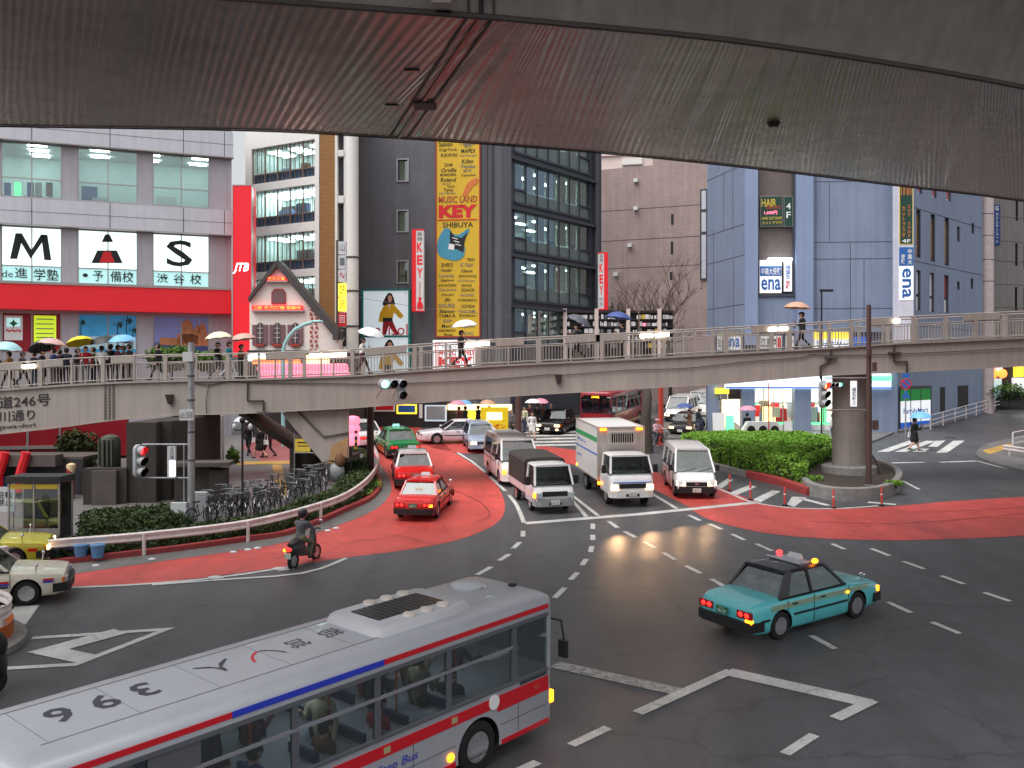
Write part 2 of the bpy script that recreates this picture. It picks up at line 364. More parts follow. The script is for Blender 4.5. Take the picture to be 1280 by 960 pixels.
mat('ink_yellow', srgb(222, 190, 70), .6, noise=0); mat('ink_orange', srgb(214, 120, 60), .6, noise=0); mat('ink_grey', srgb(110, 112, 118), .6, noise=0); mat('ink_green', srgb(20, 110, 70), .6, noise=0)
emis('lit_white', (226, 250, 246), .95); emis('lit_cyan', (168, 214, 214), .6); emis('lit_warm', (255, 222, 150), 2.2); emis('lit_yellow', (250, 216, 60), 1.1)
emis('lit_pink', (255, 128, 156), 1.0); emis('lit_red', (255, 50, 60), .7); emis('lit_orange', (255, 120, 50), 2.6); emis('lit_green', (90, 220, 140), 1.6); emis('lit_shop', (255, 250, 232), 4)
emis('sign_plain', (236, 240, 244), .5); emis('lit_blue', (40, 110, 210), .8); emis('sign_blue', (30, 90, 190), .4)
mat('render_dark', srgb(104, 105, 113), .75, noise=.12, nscale=.5, bump=.1, bscale=6, streak=.14)
mat('render_dark_frame', srgb(70, 72, 80), .5, noise=.08)
mat('banner_yellow', srgb(214, 176, 44), .6, noise=.05, nscale=1, emit=.05)
mat('brown_tile', srgb(184, 162, 158), .75, noise=.1, nscale=.5, streak=.14, tile=(.6,.22,.02))
mat('ochre_tile', srgb(156, 110, 62), .7, noise=.2, nscale=9, bump=.3, bscale=20, tile=(.3,.3,.03))
mat('white_render', srgb(232, 230, 226), .6, noise=.05)
mat('pale_render', srgb(232, 212, 206), .7, noise=.05)
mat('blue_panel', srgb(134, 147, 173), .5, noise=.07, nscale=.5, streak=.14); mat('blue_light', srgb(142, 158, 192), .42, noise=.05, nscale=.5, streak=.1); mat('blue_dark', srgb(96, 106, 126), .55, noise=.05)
mat('grey_tile', srgb(132, 126, 125), .7, noise=.08, nscale=.6, streak=.15, tile=(.5,.25,.02)); mat('grey_base', srgb(98, 104, 118), .6, noise=.06)
mat('dark_wall', srgb(44, 42, 44), .7, noise=.2); mat('shop_red', srgb(150, 16, 34), .5, noise=.08); mat('shop_red_bright', srgb(210, 30, 40), .45, noise=.06)
mat('chalet_wall', srgb(246, 234, 226), .75, noise=.08, nscale=1.5, bump=.1); mat('chalet_roof', srgb(72, 66, 66), .6, noise=.15); mat('shutter', srgb(122, 90, 96), .6, noise=.08)
mat('brick_trim', srgb(170, 62, 50), .7, noise=.15); mat('wood_dark', srgb(50, 38, 34), .6, noise=.2)
glass('window_glass', (.84, .92, .91), .1); glass('shop_glass', (.9, .93, .93), .06); glass('tower_glass', (.82, .9, .87), .18); glass('car_glass', (.34, .38, .39), .05, rmax=.32); glass('bus_glass', (.62, .66, .66), .04, rmax=.34)
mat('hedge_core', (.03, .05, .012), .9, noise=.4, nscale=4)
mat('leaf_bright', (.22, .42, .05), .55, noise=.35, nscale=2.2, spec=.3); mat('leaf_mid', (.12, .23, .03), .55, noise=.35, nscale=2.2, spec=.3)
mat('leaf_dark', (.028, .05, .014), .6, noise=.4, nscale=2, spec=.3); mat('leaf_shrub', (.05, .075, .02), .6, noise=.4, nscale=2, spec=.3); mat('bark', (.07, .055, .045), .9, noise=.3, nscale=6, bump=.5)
mat('twig', (.13, .085, .07), .9, noise=.2)
# vehicles
for n, c, e in (('teal', (92, 198, 205), .3), ('red', (218, 30, 28), .3), ('silver', (190, 190, 198), .4), ('ivory', (226, 218, 200), .3), ('white', (232, 230, 230), .3), ('green', (22, 128, 70), .3), ('orange', (226, 98, 40), .3),
                ('black', (22, 22, 26), .2), ('yellow', (196, 186, 40), .3), ('iceblue', (164, 178, 200), .3), ('maroon', (150, 20, 34), .35), ('roofblack', (36, 36, 44), .35), ('pinkwhite', (222, 214, 220), .3), ('brightwhite', (246, 244, 242), .45)):
    mat('car_'+n, srgb(*c), e, noise=.05, nscale=1.5, coat=.6 if n not in ('roofblack',) else .2, spec=.5)
mat('bus_silver', srgb(172, 174, 182), .42, metal=.15, noise=.06, nscale=1.4, coat=.2); mat('bus_roof', srgb(184, 186, 192), .5, noise=.1, nscale=1.2)
mat('bus_red', srgb(206, 16, 36), .4, noise=.04, coat=.3); mat('bus_blue', srgb(40, 60, 190), .4, noise=.04, coat=.3); mat('bus_grey', srgb(130, 130, 138), .5, noise=.06); mat('bus_frame', srgb(92, 94, 100), .5, noise=.05)
mat('rubber', srgb(26, 25, 26), .8, noise=.15); mat('rim', srgb(190, 192, 198), .28, metal=.8, noise=.08, nscale=9); mat('rim_dark', srgb(70, 70, 74), .5, noise=0); mat('plastic_black', srgb(28, 28, 31), .5, noise=.08)
mat('bus_mark', srgb(64, 64, 74), .6, noise=.15); mat('tyre_mark', srgb(92, 40, 42), .6, noise=.3, nscale=2)
mat('chrome', srgb(200, 200, 205), .18, metal=.95, noise=0); mat('plate', srgb(220, 222, 216), .5, noise=0); mat('plate_green', srgb(50, 110, 80), .5, noise=0); mat('canvas', srgb(62, 58, 55), .85, noise=.18, nscale=2, bump=.3, bscale=6)
mat('seat_blue', srgb(36, 50, 92), .8, noise=.15); mat('pole_orange', srgb(206, 84, 40), .45, noise=0); mat('interior', srgb(34, 36, 36), .8, noise=.15); mat('truck_box', srgb(222, 220, 218), .45, noise=.04); mat('truck_front', srgb(178, 168, 162), .5, noise=.06)
mat('stripe_green', srgb(30, 160, 90), .45, noise=0); mat('stripe_blue', srgb(70, 120, 200), .45, noise=0); mat('stripe_gold', srgb(176, 168, 120), .45, noise=0)
emis('head_lamp', (255, 214, 156), 4); emis('head_soft', (255, 236, 215), 1.2); emis('tail_lamp', (255, 40, 34), 2.4); mat('tail_off', srgb(150, 16, 22), .3, noise=0); emis('amber_lamp', (255, 130, 20), 6); mat('amber_off', srgb(220, 110, 30), .3, noise=0)
mat('lamp_clear', srgb(190, 196, 200), .15, noise=0); emis('bus_led', (255, 160, 30), 4)
mat('skin', srgb(214, 164, 140), .6, noise=.04); mat('hair', srgb(26, 20, 20), .5, noise=.1)
# ---------------------------------------------------------------- street surface
mb = MB(); xs = [-400, -120, -60, -30, 0, 30, 60, 120, 400]; ys = [-60, -5, 10, 25, 40, 60, 80, 110, 150, 700]
zz = lambda y: SL*min(y, 150)
for i in range(len(xs)-1):
    for j in range(len(ys)-1):
        mb.quad((xs[i],ys[j],zz(ys[j])), (xs[i+1],ys[j],zz(ys[j])), (xs[i+1],ys[j+1],zz(ys[j+1])), (xs[i],ys[j+1],zz(ys[j+1])), 'asphalt')
tag(mb.build('road'), kind='structure')
def gp(pts, h): return [tuple(Vector((p.x, p.y, gz(p.x, p.y)+h))) for p in (G(a, b) for a, b in pts)]
def sheet(name, pts, m, h, kind='structure'):
    me = MB().poly(gp(pts, h), m); o = me.build(name); 
    bm = bmesh.new(); bm.from_mesh(o.data); bmesh.ops.triangulate(bm, faces=bm.faces[:]); bm.to_mesh(o.data); bm.free()
    return tag(o, kind=kind)
def slab(name, pts, m, h0, h1, side=None):
    P = [G(a, b) for a, b in pts]; mb = MB()
    mb.prism([(p.x, p.y) for p in P], lambda x, y: gz(x, y)+h0, lambda x, y: gz(x, y)+h1, m); o = mb.build(name)
    bm = bmesh.new(); bm.from_mesh(o.data); bmesh.ops.triangulate(bm, faces=[f for f in bm.faces if len(f.verts) > 4]); bmesh.ops.recalc_face_normals(bm, faces=bm.faces[:]); bm.to_mesh(o.data); bm.free()
    return tag(o, kind='structure')
gut_out = smooth_line([(-260,758),(-60,735),(60,722),(200,702),(300,688),(364,676),(458,643),(488,617),(484,595),(470,573),(456,548),(446,530)], 5)
kerb = smooth_line([(-260,742),(-60,722),(60,707),(200,691),(303,677),(364,667),(434,638),(462,625),(474,609),(470,594),(460,573),(450,550),(442,528)], 5)
low_l = smooth_line([(-260,757),(-60,743),(83,735),(170,731),(270,720),(365,707),(430,697),(490,690),(560,678),(600,665),(625,650),(631,630),(620,605),(598,585),(570,567)], 5)
# red lane that curls round the corner, and its cross link
L1 = gut_out[:-1]; R1 = low_l
sheet('red_lane', L1+[(446,534),(452,520),(500,520),(545,546),(570,567)]+R1[::-1], 'red_asphalt', .004)
sheet('red_lane', [(505,540),(560,545),(620,551),(668,556),(722,563),(790,580),(850,600),(895,608),(948,628),(870,638),(800,603),(745,586),(690,576),(620,569),(575,566),(540,560)], 'red_asphalt', .004)
rr_top = smooth_line([(862,634),(905,631),(948,629.5),(985,634),(1050,636),(1110,633.5),(1180,627.5),(1280,621),(1400,614)], 5)
rr_bot = smooth_line([(862,636),(885,649),(920,659),(960,667),(1020,673),(1080,675),(1130,675.5),(1230,672.5),(1290,669),(1400,661)], 5)
sheet('red_lane', rr_top+rr_bot[::-1], 'red_asphalt', .008)
def line_px(name, pts, w, m='road_paint', h=.012):
    P = [(p.x, p.y) for p in (G(a, b) for a, b in pts)]; L, R = strip(P, w); mb = MB()
    for i in range(len(L)-1):
        z = lambda p: (p.x, p.y, gz(p.x, p.y)+h)
        mb.quad(z(R[i]), z(R[i+1]), z(L[i+1]), z(L[i]), m)
    return tag(mb.build(name), kind='structure')
sheet('gutter', kerb+gut_out[::-1], 'gutter_concrete', .009)
for q in ([(1010,652),(1100,655),(1200,650),(1300,640)],[(1120,640),(1180,640),(1290,634)],[(560,610),(600,628),(612,645),(596,652)]): line_px('tyre_mark', smooth_line(q,4), .035, 'tyre_mark', .014)
# paved pedestrian area left, a real step up
inner = [(430,512),(-300,505),(-900,560),(-900,800)]
slab('pavement', kerb+inner, 'paving', .0, .12)
red_k = [(p.x, p.y) for p in (G(a, b) for a, b in kerb[4:49])]
Lk, Rk = strip(red_k, .22)
mb = MB()
for i in range(len(Lk)-1):
    a, b, c, d = Lk[i], Lk[i+1], Rk[i+1], Rk[i]; z = lambda p, h: (p.x, p.y, gz(p.x, p.y)+h)
    mb.hexa([z(d,0), z(c,0), z(b,0), z(a,0)], [z(d,.17), z(c,.17), z(b,.17), z(a,.17)], 'red_kerb')
tag(mb.build('red_kerb'), kind='structure')
sheet('paving_red', [(300,560),(330,549),(440,549),(436,575),(398,583),(330,582)], 'red_paving', .126)
sheet('tactile_strip', [(296,580),(420,578),(420,582),(296,584)], 'yellow_tile', .131)
sheet('tactile_strip', [(340,584),(352,584),(362,625),(349,625)], 'yellow_tile', .131)
# painted markings
dashes = [((654,664),(653.5,671)),((650,678),(641,686)),((637,693),(624,701)),((614,709),(596,719)),
 ((741,655),(741,661.5)),((741,669),(741,675.5)),((740,683),(738,690.5)),((733,699),(727.5,707)),((722,716),(713,725)),((706,735),(693,748)),
 ((761,652),(772,660)),((780.5,664.5),(794.5,672)),((805,677.5),(819,685)),((829,691),(844,700)),((857,707.5),(876,717)),((889,724),(908,735)),((1014,795),(1044,811.5)),
 ((861,644),(875,651)),((886,655),(902,662)),((915,668),(931,675.5)),((945,680),(965,689)),((1110,753),(1139,766.5)),((1165,778),(1200,792.5)),
 ((1089,686),(1112,695)),((1129,702),(1155,711.5)),((1176,720),(1205,730.5)),((1230,741),(1263,752)),((760,910),(714,932)),((1018,919),(981,943)),((672,953),(640,968)),((1040,680),(1056,687)),((985,696),(1003,705))]
for a, b in dashes: line_px('lane_dash', [a, b], .17 if a[1] < 900 else .2)
line_px('stop_line', [(656,654.5),(800,643),(948,628)], .42)
line_px('lane_line', smooth_line([(655,654),(646,632),(636,619)], 3), .17); line_px('lane_line', [(632,614),(612,596)], .17); line_px('lane_line', [(607,591),(590,577),(572,566)], .15)
line_px('lane_line', [(695,604),(748,645)], .17); line_px('lane_line', [(712,622),(733,646)], .17); line_px('lane_line', [(806,612),(846,636)], .18)
line_px('arrow_mark', [(693,831),(852,866)], .42, 'worn_paint'); line_px('arrow_mark', [(797,892),(914,839)], .26, h=.016)
line_px('arrow_mark', [(910,840),(1088,880)], .46); line_px('arrow_mark', [(1091,876),(1044,899)], .26, h=.016)
line_px('chevron_mark', [(40,798),(208,787),(94,831),(6,836)], .2); line_px('chevron_mark', [(150,789.5),(60,814),(112,825)], .55, h=.016)
line_px('lane_line', [(16,782),(34,758)], .6)
line_px('lane_line', smooth_line([(84,735),(170,731),(270,722.5),(368,708)], 3), .16); line_px('lane_line', smooth_line([(190,731.5),(270,725.5),(378,717),(433,698)], 3), .16, h=.016)
line_px('lane_line', [(345,713),(366,710)], .5, 'worn_paint', .02)
for q in ([(910,598),(895,608),(902,611),(917,600)],[(937,606.5),(912,616),(921,619),(946,608.5)],[(966,613),(940,625),(951,628),(976,614.5)],[(990,621),(984,631),(993,634),(1008,622)]): sheet('hatch_mark', q, 'road_paint', .012)
line_px('lane_line', smooth_line([(893,609),(915,618),(939,627.5),(987,635),(1046,636),(1098,632.5)], 3), .16); line_px('lane_line', [(1000,623),(1035,632)], .3); line_px('lane_line', [(1085,628),(1120,631)], .3)
for q in ([(1096,565),(1111,565),(1150,551),(1136,551)],[(1118,565),(1133,565),(1170,551.5),(1158,551)],[(1140,565),(1156,565),(1162,561),(1148,561)],[(1160,558.5),(1172,558.5),(1182,551),(1170,551)],[(1170,566),(1184,566),(1206,551),(1192,551)]): sheet('crosswalk_bar', q, 'road_paint', .012)
line_px('lane_line', [(1090,579.5),(1155,578)], .3); line_px('lane_line', [(1175,578),(1221,576.5)], .3); line_px('lane_line', [(1221,576.5),(1250,584),(1300,594)], .15)
line_px('lane_line', [(1087,580),(1114,594)], .15); line_px('lane_line', [(1120,597),(1149,612)], .15)
for i in range(5):
    x = 655+i*2; y = 540+i*4; sheet('crosswalk_bar', [(x,y),(x+90,y-1.5),(x+92,y+.4),(x+2,y+2)], 'road_paint', .012)
for p in ((270,723),(350,712),(120,708),(190,700),(292,691),(310,688),(322,686),(410,664),(420,661)):
    q = G(*p); o = MB().ell((0,0,0), (.13,.09,.05), 'box_white', 10, 6).build('road_stud'); o.location = q+Vector((0,0,.02))
    if p[1] > 710: o.scale = (1.9, 1.4, 1.2)
    tag(o, {270:'large white road stud in the point of paint by the red lane',350:'white road stud beside the scooter'}.get(p[0], 'small white reflector dot in the gutter along the red kerb'), 'road stud', 'reflector dots along the gutter' if p[1] < 710 else None)
# right: kerbed corner, pavement in front of the blue building, island with the bridge pier
slab('pavement', smooth_line([(1120,541),(1092,553),(1060,560),(1030,562)],3)+[(820,548),(820,518),(1180,518),(1262,500),(1290,494),(1290,500),(1262,505),(1172,534),(1130,540)], 'paving', 0, .12)
slab('pavement', smooth_line([(1320,545),(1275,549),(1236,557),(1221,567),(1226,575),(1255,585),(1320,601)],4), 'paving', 0, .14)
sheet('tactile_strip', [(1228,566),(1262,557),(1268,561),(1236,571)], 'yellow_tile', .146)
slab('pavement', [(440,533),(660,535),(700,527),(820,526),(820,505),(430,508)], 'paving', 0, .12)
isl = smooth_line([(1003,597),(1004,609),(1016,619),(1045,625),(1085,625),(1112,619),(1124,607),(1118,596),(1096,587),(1060,583),(1022,586),(1003,597)], 4)
def ring_wall(name, pts, w, h, m, label, cat):
    P = [(p.x, p.y) for p in (G(a, b) for a, b in pts)]; L, R = strip(P, w); mb = MB(); z = lambda p, k: (p.x, p.y, gz(p.x, p.y)+k)
    rg = [[z(L[i],0), z(L[i],h-.03), z(L[i]*.9+R[i]*.1,h), z(R[i]*.9+L[i]*.1,h), z(R[i],h-.03), z(R[i],0)] for i in range(len(L))]
    mb.loft(rg, m, smooth=False); return tag(mb.build(name), label, cat)
ring_wall('planter_kerb', isl, .3, .55, 'kerb_concrete', 'rounded concrete planter wall round the bridge pier', 'planter')
c0 = [G(a, b) for a, b in isl]
mb = MB(); mb.prism([(p.x, p.y) for p in c0[:-1]], lambda x, y: gz(x, y)+.02, lambda x, y: gz(x, y)+.4, 'soil'); tag(mb.build('soil'), kind='structure')
ring_wall('hedge_kerb', [(868,575),(890,584),(935,596.5)], .3, .3, 'kerb_concrete', 'grey concrete kerb along the bright green hedge', 'kerb')
ring_wall('hedge_kerb', [(936,596.5),(975,606),(1013,619)], .35, .34, 'red_kerb', 'red painted kerb along the bright green hedge', 'kerb')
for i, (x, y) in enumerate(((912,614),(938,625),(981,632),(1042,635.5),(1102,632))):
    p = G(x, y); b = empty('delineator_post', p, ('red flexible post beside the white van, first of the row','red flexible post by the second hatch bar','red flexible post before the corner of the planter wall','red flexible post in front of the round pier','red flexible post right of the round pier, last of the row')[i], 'bollard', 'red posts along the hatching')
    MB().lathe([(.12,0),(.12,.04),(.05,.06)], 'plastic_black', n=12).build('base', b)
    MB().lathe([(.045,.05),(.045,.74),(.03,.78)], 'delineator', n=12).build('post', b)
    MB().lathe([(.048,.45),(.048,.5)], 'ink_white', n=12, caps=False).build('reflector_band', b)
q = G(1188, 547); o = MB().lathe([(.33,0),(.33,.012),(.30,.013),(.001,.013)], 'tyre_iron' if 'tyre_iron' in MATS else (mat('tyre_iron', srgb(52,48,46), .5, noise=.3, nscale=12) and 'tyre_iron'), n=24).build('manhole_cover'); o.location = q; o.rotation_euler = (TILT,0,0); tag(o, 'dark round manhole cover in the road beyond the right crosswalk', 'manhole')
# ---------------------------------------------------------------- guard rails
def wrail(pts, h, label, posts, m='rail_white', n=4, name='guard_rail', group=None):
    g = empty(name, (0,0,0), label, 'guard rail', group); P = [Vector(p) for p in smooth_line([tuple(G(a, b)) for a, b in pts], n)]
    L, R = strip([(p.x, p.y) for p in P], .04); prof = [(0,.0),(.05,.04),(.05,.10),(0,.15),(.05,.2),(.05,.26),(0,.3)]; rg = []
    for i, p in enumerate(P):
        nn = (L[i]-R[i]).normalized(); nn = Vector((nn.x, nn.y, 0))
        rg.append([tuple(p-nn*o+Vector((0,0,h-.32+k))) for o, k in prof]+[tuple(p-nn*(o-.025)+Vector((0,0,h-.32+k))) for o, k in prof[::-1]])
    MB().loft(rg, m, smooth=True).build('rail_beam', g, sharp=50)
    for a, b in posts:
        q = G(a, b); MB().tube(q, q+Vector((0,0,h-.05)), .06, m, n=10).build('post', g)
    return g
wrail([(-260,737),(-60,722),(60,705),(180,694),(310,677),(401,652),(440,634),(464,612),(473,592),(468,575),(455,556)], .78, 'long white corrugated guard rail curving round the planted corner', [(-80,724),(60,705.5),(180,694.5),(310,677.5),(401,652.5),(452,624),(473,593),(461,565)], n=5)
# ---------------------------------------------------------------- footbridge
YB, WB = 44.6, 3.2
top_px = [(-340,505),(-160,496),(0,487),(80,481),(160,477),(240,475),(310,474),(450,469),(507,464),(620,456.5),(775,449),(920,441),(1031,435),(1114,429),(1280,421.5),(1420,415),(1500,411)]
bot_px = [(-340,580),(-160,562),(0,543),(75,535),(137,526),(207,520),(300,517.5),(435,511),(512,505),(620,497),(735,490),(920,479.3),(1019,470.5),(1120,466),(1280,458),(1420,451),(1500,447)]
def curve(px): 
    X = [(a-CX)/FPX*YB for a, b in px]; Z = [H0-(b-HY)/FPX*YB for a, b in px]
    return lambda x: float(np.interp(x, X, Z))
dz, bz = curve(top_px), curve(bot_px)
XA, XB = (-340-CX)/FPX*YB, (1500-CX)/FPX*YB
fb = empty('footbridge', (0, YB, 0), 'taupe steel pedestrian footbridge spanning the whole street', 'footbridge')
def kid(mb, name, par, label=None):
    mb.T = Matrix(); o = mb.build(name, par, label=label); o.matrix_parent_inverse = Matrix.Translation(-par.location); return o
N = 60; st = [XA+(XB-XA)*i/N for i in range(N+1)]
mb = MB(); rg = []
for x in st:
    t, b = dz(x), bz(x)
    rg.append([(x,YB-.12,t),(x,YB-.12,t-.07),(x,YB,t-.07),(x,YB,b+.02),(x,YB-.06,b+.02),(x,YB-.06,b),(x,YB+WB+.06,b),(x,YB+WB+.06,b+.02),(x,YB+WB,b+.02),(x,YB+WB,t-.07),(x,YB+WB+.12,t-.07),(x,YB+WB+.12,t)])
mb.loft(rg, 'bridge_paint', smooth=False); kid(mb, 'girder', fb)
mb = MB(); mb.loft([[(x,YB-.02,dz(x)+.003),(x,YB+WB+.02,dz(x)+.003),(x,YB+WB+.02,dz(x)+.03),(x,YB-.02,dz(x)+.03)] for x in st], 'deck_tile', smooth=False); kid(mb, 'walkway', fb)
for a in (137, 700, 990):                    # welded joint plates with bolts
    x = (a-CX)/FPX*YB
    mb = MB(); 
    if a == 137:
        for k in range(24):
            z = bz(x)+.08+(dz(x)-bz(x)-.2)*k/23
            for q in (-.19, .0, .19): mb.box(x+q-.06, x+q+.06, YB-.022, YB-.001, z-.016, z+.016, 'bridge_dark')
        kid(mb, 'splice_bolts', fb)
def rail(y, side):
    top = MB(); bal = MB()
    for i in range(N):
        for h, r in ((1.2,.035),(.86,.025),(.12,.025)): top.tube((st[i],y,dz(st[i])+h), (st[i+1],y,dz(st[i+1])+h), r, 'bridge_paint', n=6, caps=False)
    x = XA; k = 0
    while x < XB:
        z = dz(x); w = .045 if k % 2 else .09
        pst = MB(); pst.box(x-w, x+w, y-.05, y+.05, z-.05, z+1.17, 'bridge_paint'); kid(pst, 'rail_post', fb)
        for j in range(1, 10):
            q = x+1.45*j/10
            if q < XB: bal.box(q-.011, q+.011, y-.011, y+.011, dz(q)+.12, dz(q)+.86, 'bridge_paint')
        x += 1.45; k += 1
    o = kid(top, 'handrail', fb); b = kid(bal, 'balusters', fb)
rail(YB+.06, 0); rail(YB+WB-.06, 1)
for a0, a1, y0, y1 in ((-20,26,448,457),(45,78,448,457),(138,168,449,456),(332,380,439,448),(457,508,436,446),(620,655,429,438),(707,752,422,431),(745,785,0,0),(940,971,0,0),(1085,1118,0,0),(1205,1250,0,0)):
    x0, x1 = [(a-CX)/FPX*YB for a in (a0, a1)]
    mb = MB(); mb.hexa([(x0,YB+.02,dz(x0)+.88),(x1,YB+.02,dz(x1)+.88),(x1,YB+.14,dz(x1)+.88),(x0,YB+.14,dz(x0)+.88)], [(x0,YB+.02,dz(x0)+1.18),(x1,YB+.02,dz(x1)+1.18),(x1,YB+.14,dz(x1)+1.18),(x0,YB+.14,dz(x0)+1.18)], 'bridge_paint'); kid(mb, 'lamp_box', fb)
for a0, a1, h, y in ((29,44,.98,0),(387,433,.98,0),(582,612,1.03,0),(800,816,1.02,0),(819,836,1.02,0),(961,971,1.0,0),(974,984,1.0,0),(1117,1124,1.02,0),(-60,-40,.98,0)):
    x0, x1 = [(a-CX)/FPX*YB for a in (a0, a1)]
    mb = MB(); mb.tube((x0,YB-.03,dz(x0)+h), (x1,YB-.03,dz(x1)+h), .09, 'tube_white', n=10); o = kid(mb, 'bridge_lamp', fb)
# lettering on the girder follows its curve
lx = lambda a: (a-CX)/FPX*YB
mb = MB()
def on_girder(a, drop, k=0.0): 
    x0 = lx(a)
    return lambda x, y: (x0+x, YB-.025-k, dz(x0+x)-drop+y)
mb.text('国道246号', on_girder(22, .62), .58, 'bridge_letter', bold=.012, w=3.05)
mb.text('玉川通り', on_girder(13, 1.28), .5, 'bridge_letter', bold=.012, w=2.3)
mb.text('Tamagawa-dori', on_girder(8, 1.78), .27, 'bridge_letter', bold=.01, w=2.7); kid(mb, 'lettering', fb)
# cables and drain pipes clipped to the girder
mb = MB()
def gcable(px, r=.02): return [(lx(a), YB-.06, H0-(b-HY)/FPX*YB) for a, b in smooth_line(px, 4)]
mb.pipe(gcable([(240,478),(262,481),(285,477),(320,478),(400,479),(470,480),(560,477),(620,474),(690,468),(700,469),(780,463),(860,460),(935,452),(1000,447),(1015,443),(1060,444),(1180,440),(1290,434)]), .022, 'cable_grey'); kid(mb, 'cable', fb)
for pts in ([(310,478),(310,501),(330,501),(330,514)], [(1038,437),(1038,446),(1037,452),(1025,458),(1025,474)], [(1117,430),(1117,452),(1133,452),(1133,466)], [(262,480),(258,500),(259,517)]):
    mb = MB(); r = .05 if pts[0][0] != 262 else .02
    mb.pipe([(lx(a), YB-.08, H0-(b-HY)/FPX*YB) for a, b in pts], r, 'pipe_dark'); kid(mb, 'drain_pipe', fb)
for a, b in ((1038,447),(1117,441),(330,516)):
    mb = MB(); z = H0-(b-HY)/FPX*YB; mb.box(lx(a)-.28, lx(a)+.28, YB-.2, YB-.01, z-.04, z+.05, 'bridge_dark'); kid(mb, 'bracket', fb)
for a, b in ((213,493),(698,468)):
    z = H0-(b-HY)/FPX*YB; mb = MB(); mb.hexa([(lx(a)-.05,YB-.18,z-.45),(lx(a)+.1,YB-.18,z-.45),(lx(a)+.1,YB-.01,z-.45),(lx(a)-.05,YB-.01,z-.45)], [(lx(a)-.16,YB-.3,z),(lx(a)+.16,YB-.3,z),(lx(a)+.16,YB-.01,z),(lx(a)-.16,YB-.01,z)], 'pipe_dark'); kid(mb, 'bracket', fb)
# round pier on the planted island
pc = Vector((lx(1063)*1.03, YB+1.5)); z0 = gz(0, pc.y)
mb = MB(); mb.lathe([(.78,z0+.3),(.78,bz(pc.x)+.05)], 'pier_concrete', (pc.x,pc.y,0), n=40); kid(mb, 'pier', fb)
mb = MB(); mb.lathe([(1.28,z0+.1),(1.28,z0+.68),(1.22,z0+.74),(.7,z0+.75)], 'kerb_concrete', (pc.x,pc.y,0), n=40); kid(mb, 'pier_base', fb)
mb = MB(); mb.pipe([(pc.x+.85,pc.y-.45,bz(pc.x)), (pc.x+.85,pc.y-.45,z0+1.3),(pc.x+1.2,pc.y-.6,z0+.75),(pc.x+1.25,pc.y-.7,z0+.3)], .07, 'pipe_dark'); kid(mb, 'drain_pipe', fb)
# wide dark pier at the left
def pbx(mb, a0, a1, y, dep, zt, m, zb=None):
    x0, x1 = (a0-CX)/FPX*y, (a1-CX)/FPX*y; mb.box(x0, x1, y, y+dep, gz(0, y)-.2 if zb is None else zb, zt, m)
mb = MB(); pbx(mb, 158, 195, 39.6, 7.6, 5.42, 'pier_dark'); pbx(mb, 196.5, 214, 40.2, 6.8, 5.44, 'pier_dark'); kid(mb, 'pier', fb)
# stairs leaving the bridge towards the lantern street
mb = MB(); sx0, sx1 = lx(300), lx(450)
def P_(a, b, d): return tuple(D(a, b, d))
zt = bz(lx(330))
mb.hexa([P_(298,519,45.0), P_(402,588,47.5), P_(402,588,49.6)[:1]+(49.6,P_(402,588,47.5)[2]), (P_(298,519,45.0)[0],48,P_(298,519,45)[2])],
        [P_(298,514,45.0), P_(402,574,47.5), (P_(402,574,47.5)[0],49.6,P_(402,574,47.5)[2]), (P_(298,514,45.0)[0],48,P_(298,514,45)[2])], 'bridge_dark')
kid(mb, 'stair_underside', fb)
mb = MB()                     # cheek plate: from the girder down to the landing and along it
x = lambda a, d: (a-CX)/FPX*d; zf = lambda b, d: H0-(b-HY)/FPX*d
pl = [(355,517),(402,552),(436,548),(436,536),(380,515)]
for (o0, o1, pts, m) in ((0,.12,[(352,516),(403,578),(436,572),(436,543),(407,548),(372,514)],'bridge_paint'), (.04,.1,[(372,514),(407,548),(436,543),(436,512)],'bridge_paint')):
    d = 44.9
    fr = [(x(a,d), d+o0, zf(b,d)) for a, b in pts]; bk = [(p[0], d+o1, p[2]) for p in fr]
    mb.loft([fr, bk], m, smooth=False)
kid(mb, 'stair_cheek', fb)
mb = MB(); mb.pipe([P_(372,514,44.85),P_(405,546,44.85),P_(436,541,44.85)], .05, 'bridge_dark'); kid(mb, 'stair_edge', fb)
mb = MB(); mb.box(x(403,45.0), x(436,45.0), 45.05, 48.4, zf(578,45.0), zf(573,45), 'bridge_dark'); kid(mb, 'stair_landing', fb)
for a0, a1, y in ((362,369,45.6),(370,394,46.2),(430,438,45.8)):
    mb = MB(); 
    if a0 == 370: mb.lathe([(.42,gz(0,y)-.1),(.42,zf(560,45))], 'pier_dark', ((382-CX)/FPX*(y+.4), y+.4, 0), n=24)
    else: pbx(mb, a0, a1, y, .5, zf(562,45), 'pier_dark')
    kid(mb, 'stair_column', fb)
# ---------------------------------------------------------------- elevated expressway overhead
ZU = 13.0; dd = lambda b: (ZU-H0)*FPX/(HY-b)
far_px = smooth_line([(-900,130),(-400,150),(0,157),(300,162),(450,169),(640,181.5),(800,195),(960,212),(1100,229),(1280,251),(1600,298),(1900,345)], 4)
near_px = smooth_line([(-900,-160),(-400,-80),(0,-30),(360,0),(600,18),(700,27),(870,43),(1000,60),(1130,80),(1280,107),(1600,172),(1900,250)], 4)
pt3 = lambda a, b: Vector(((a-CX)/FPX*dd(b), dd(b), ZU))
FE = [pt3(*p) for p in far_px]; NE = [pt3(*p) for p in near_px]
ew = empty('elevated_expressway', (0, 20, 0), 'dark steel box girder of the elevated expressway crossing overhead', 'expressway')
m = bpy.data.materials.new('painted_girder'); MATS['girder_under'] = m; m.use_nodes = True; t = m.node_tree; b = t.nodes['Principled BSDF']; L = t.links.new
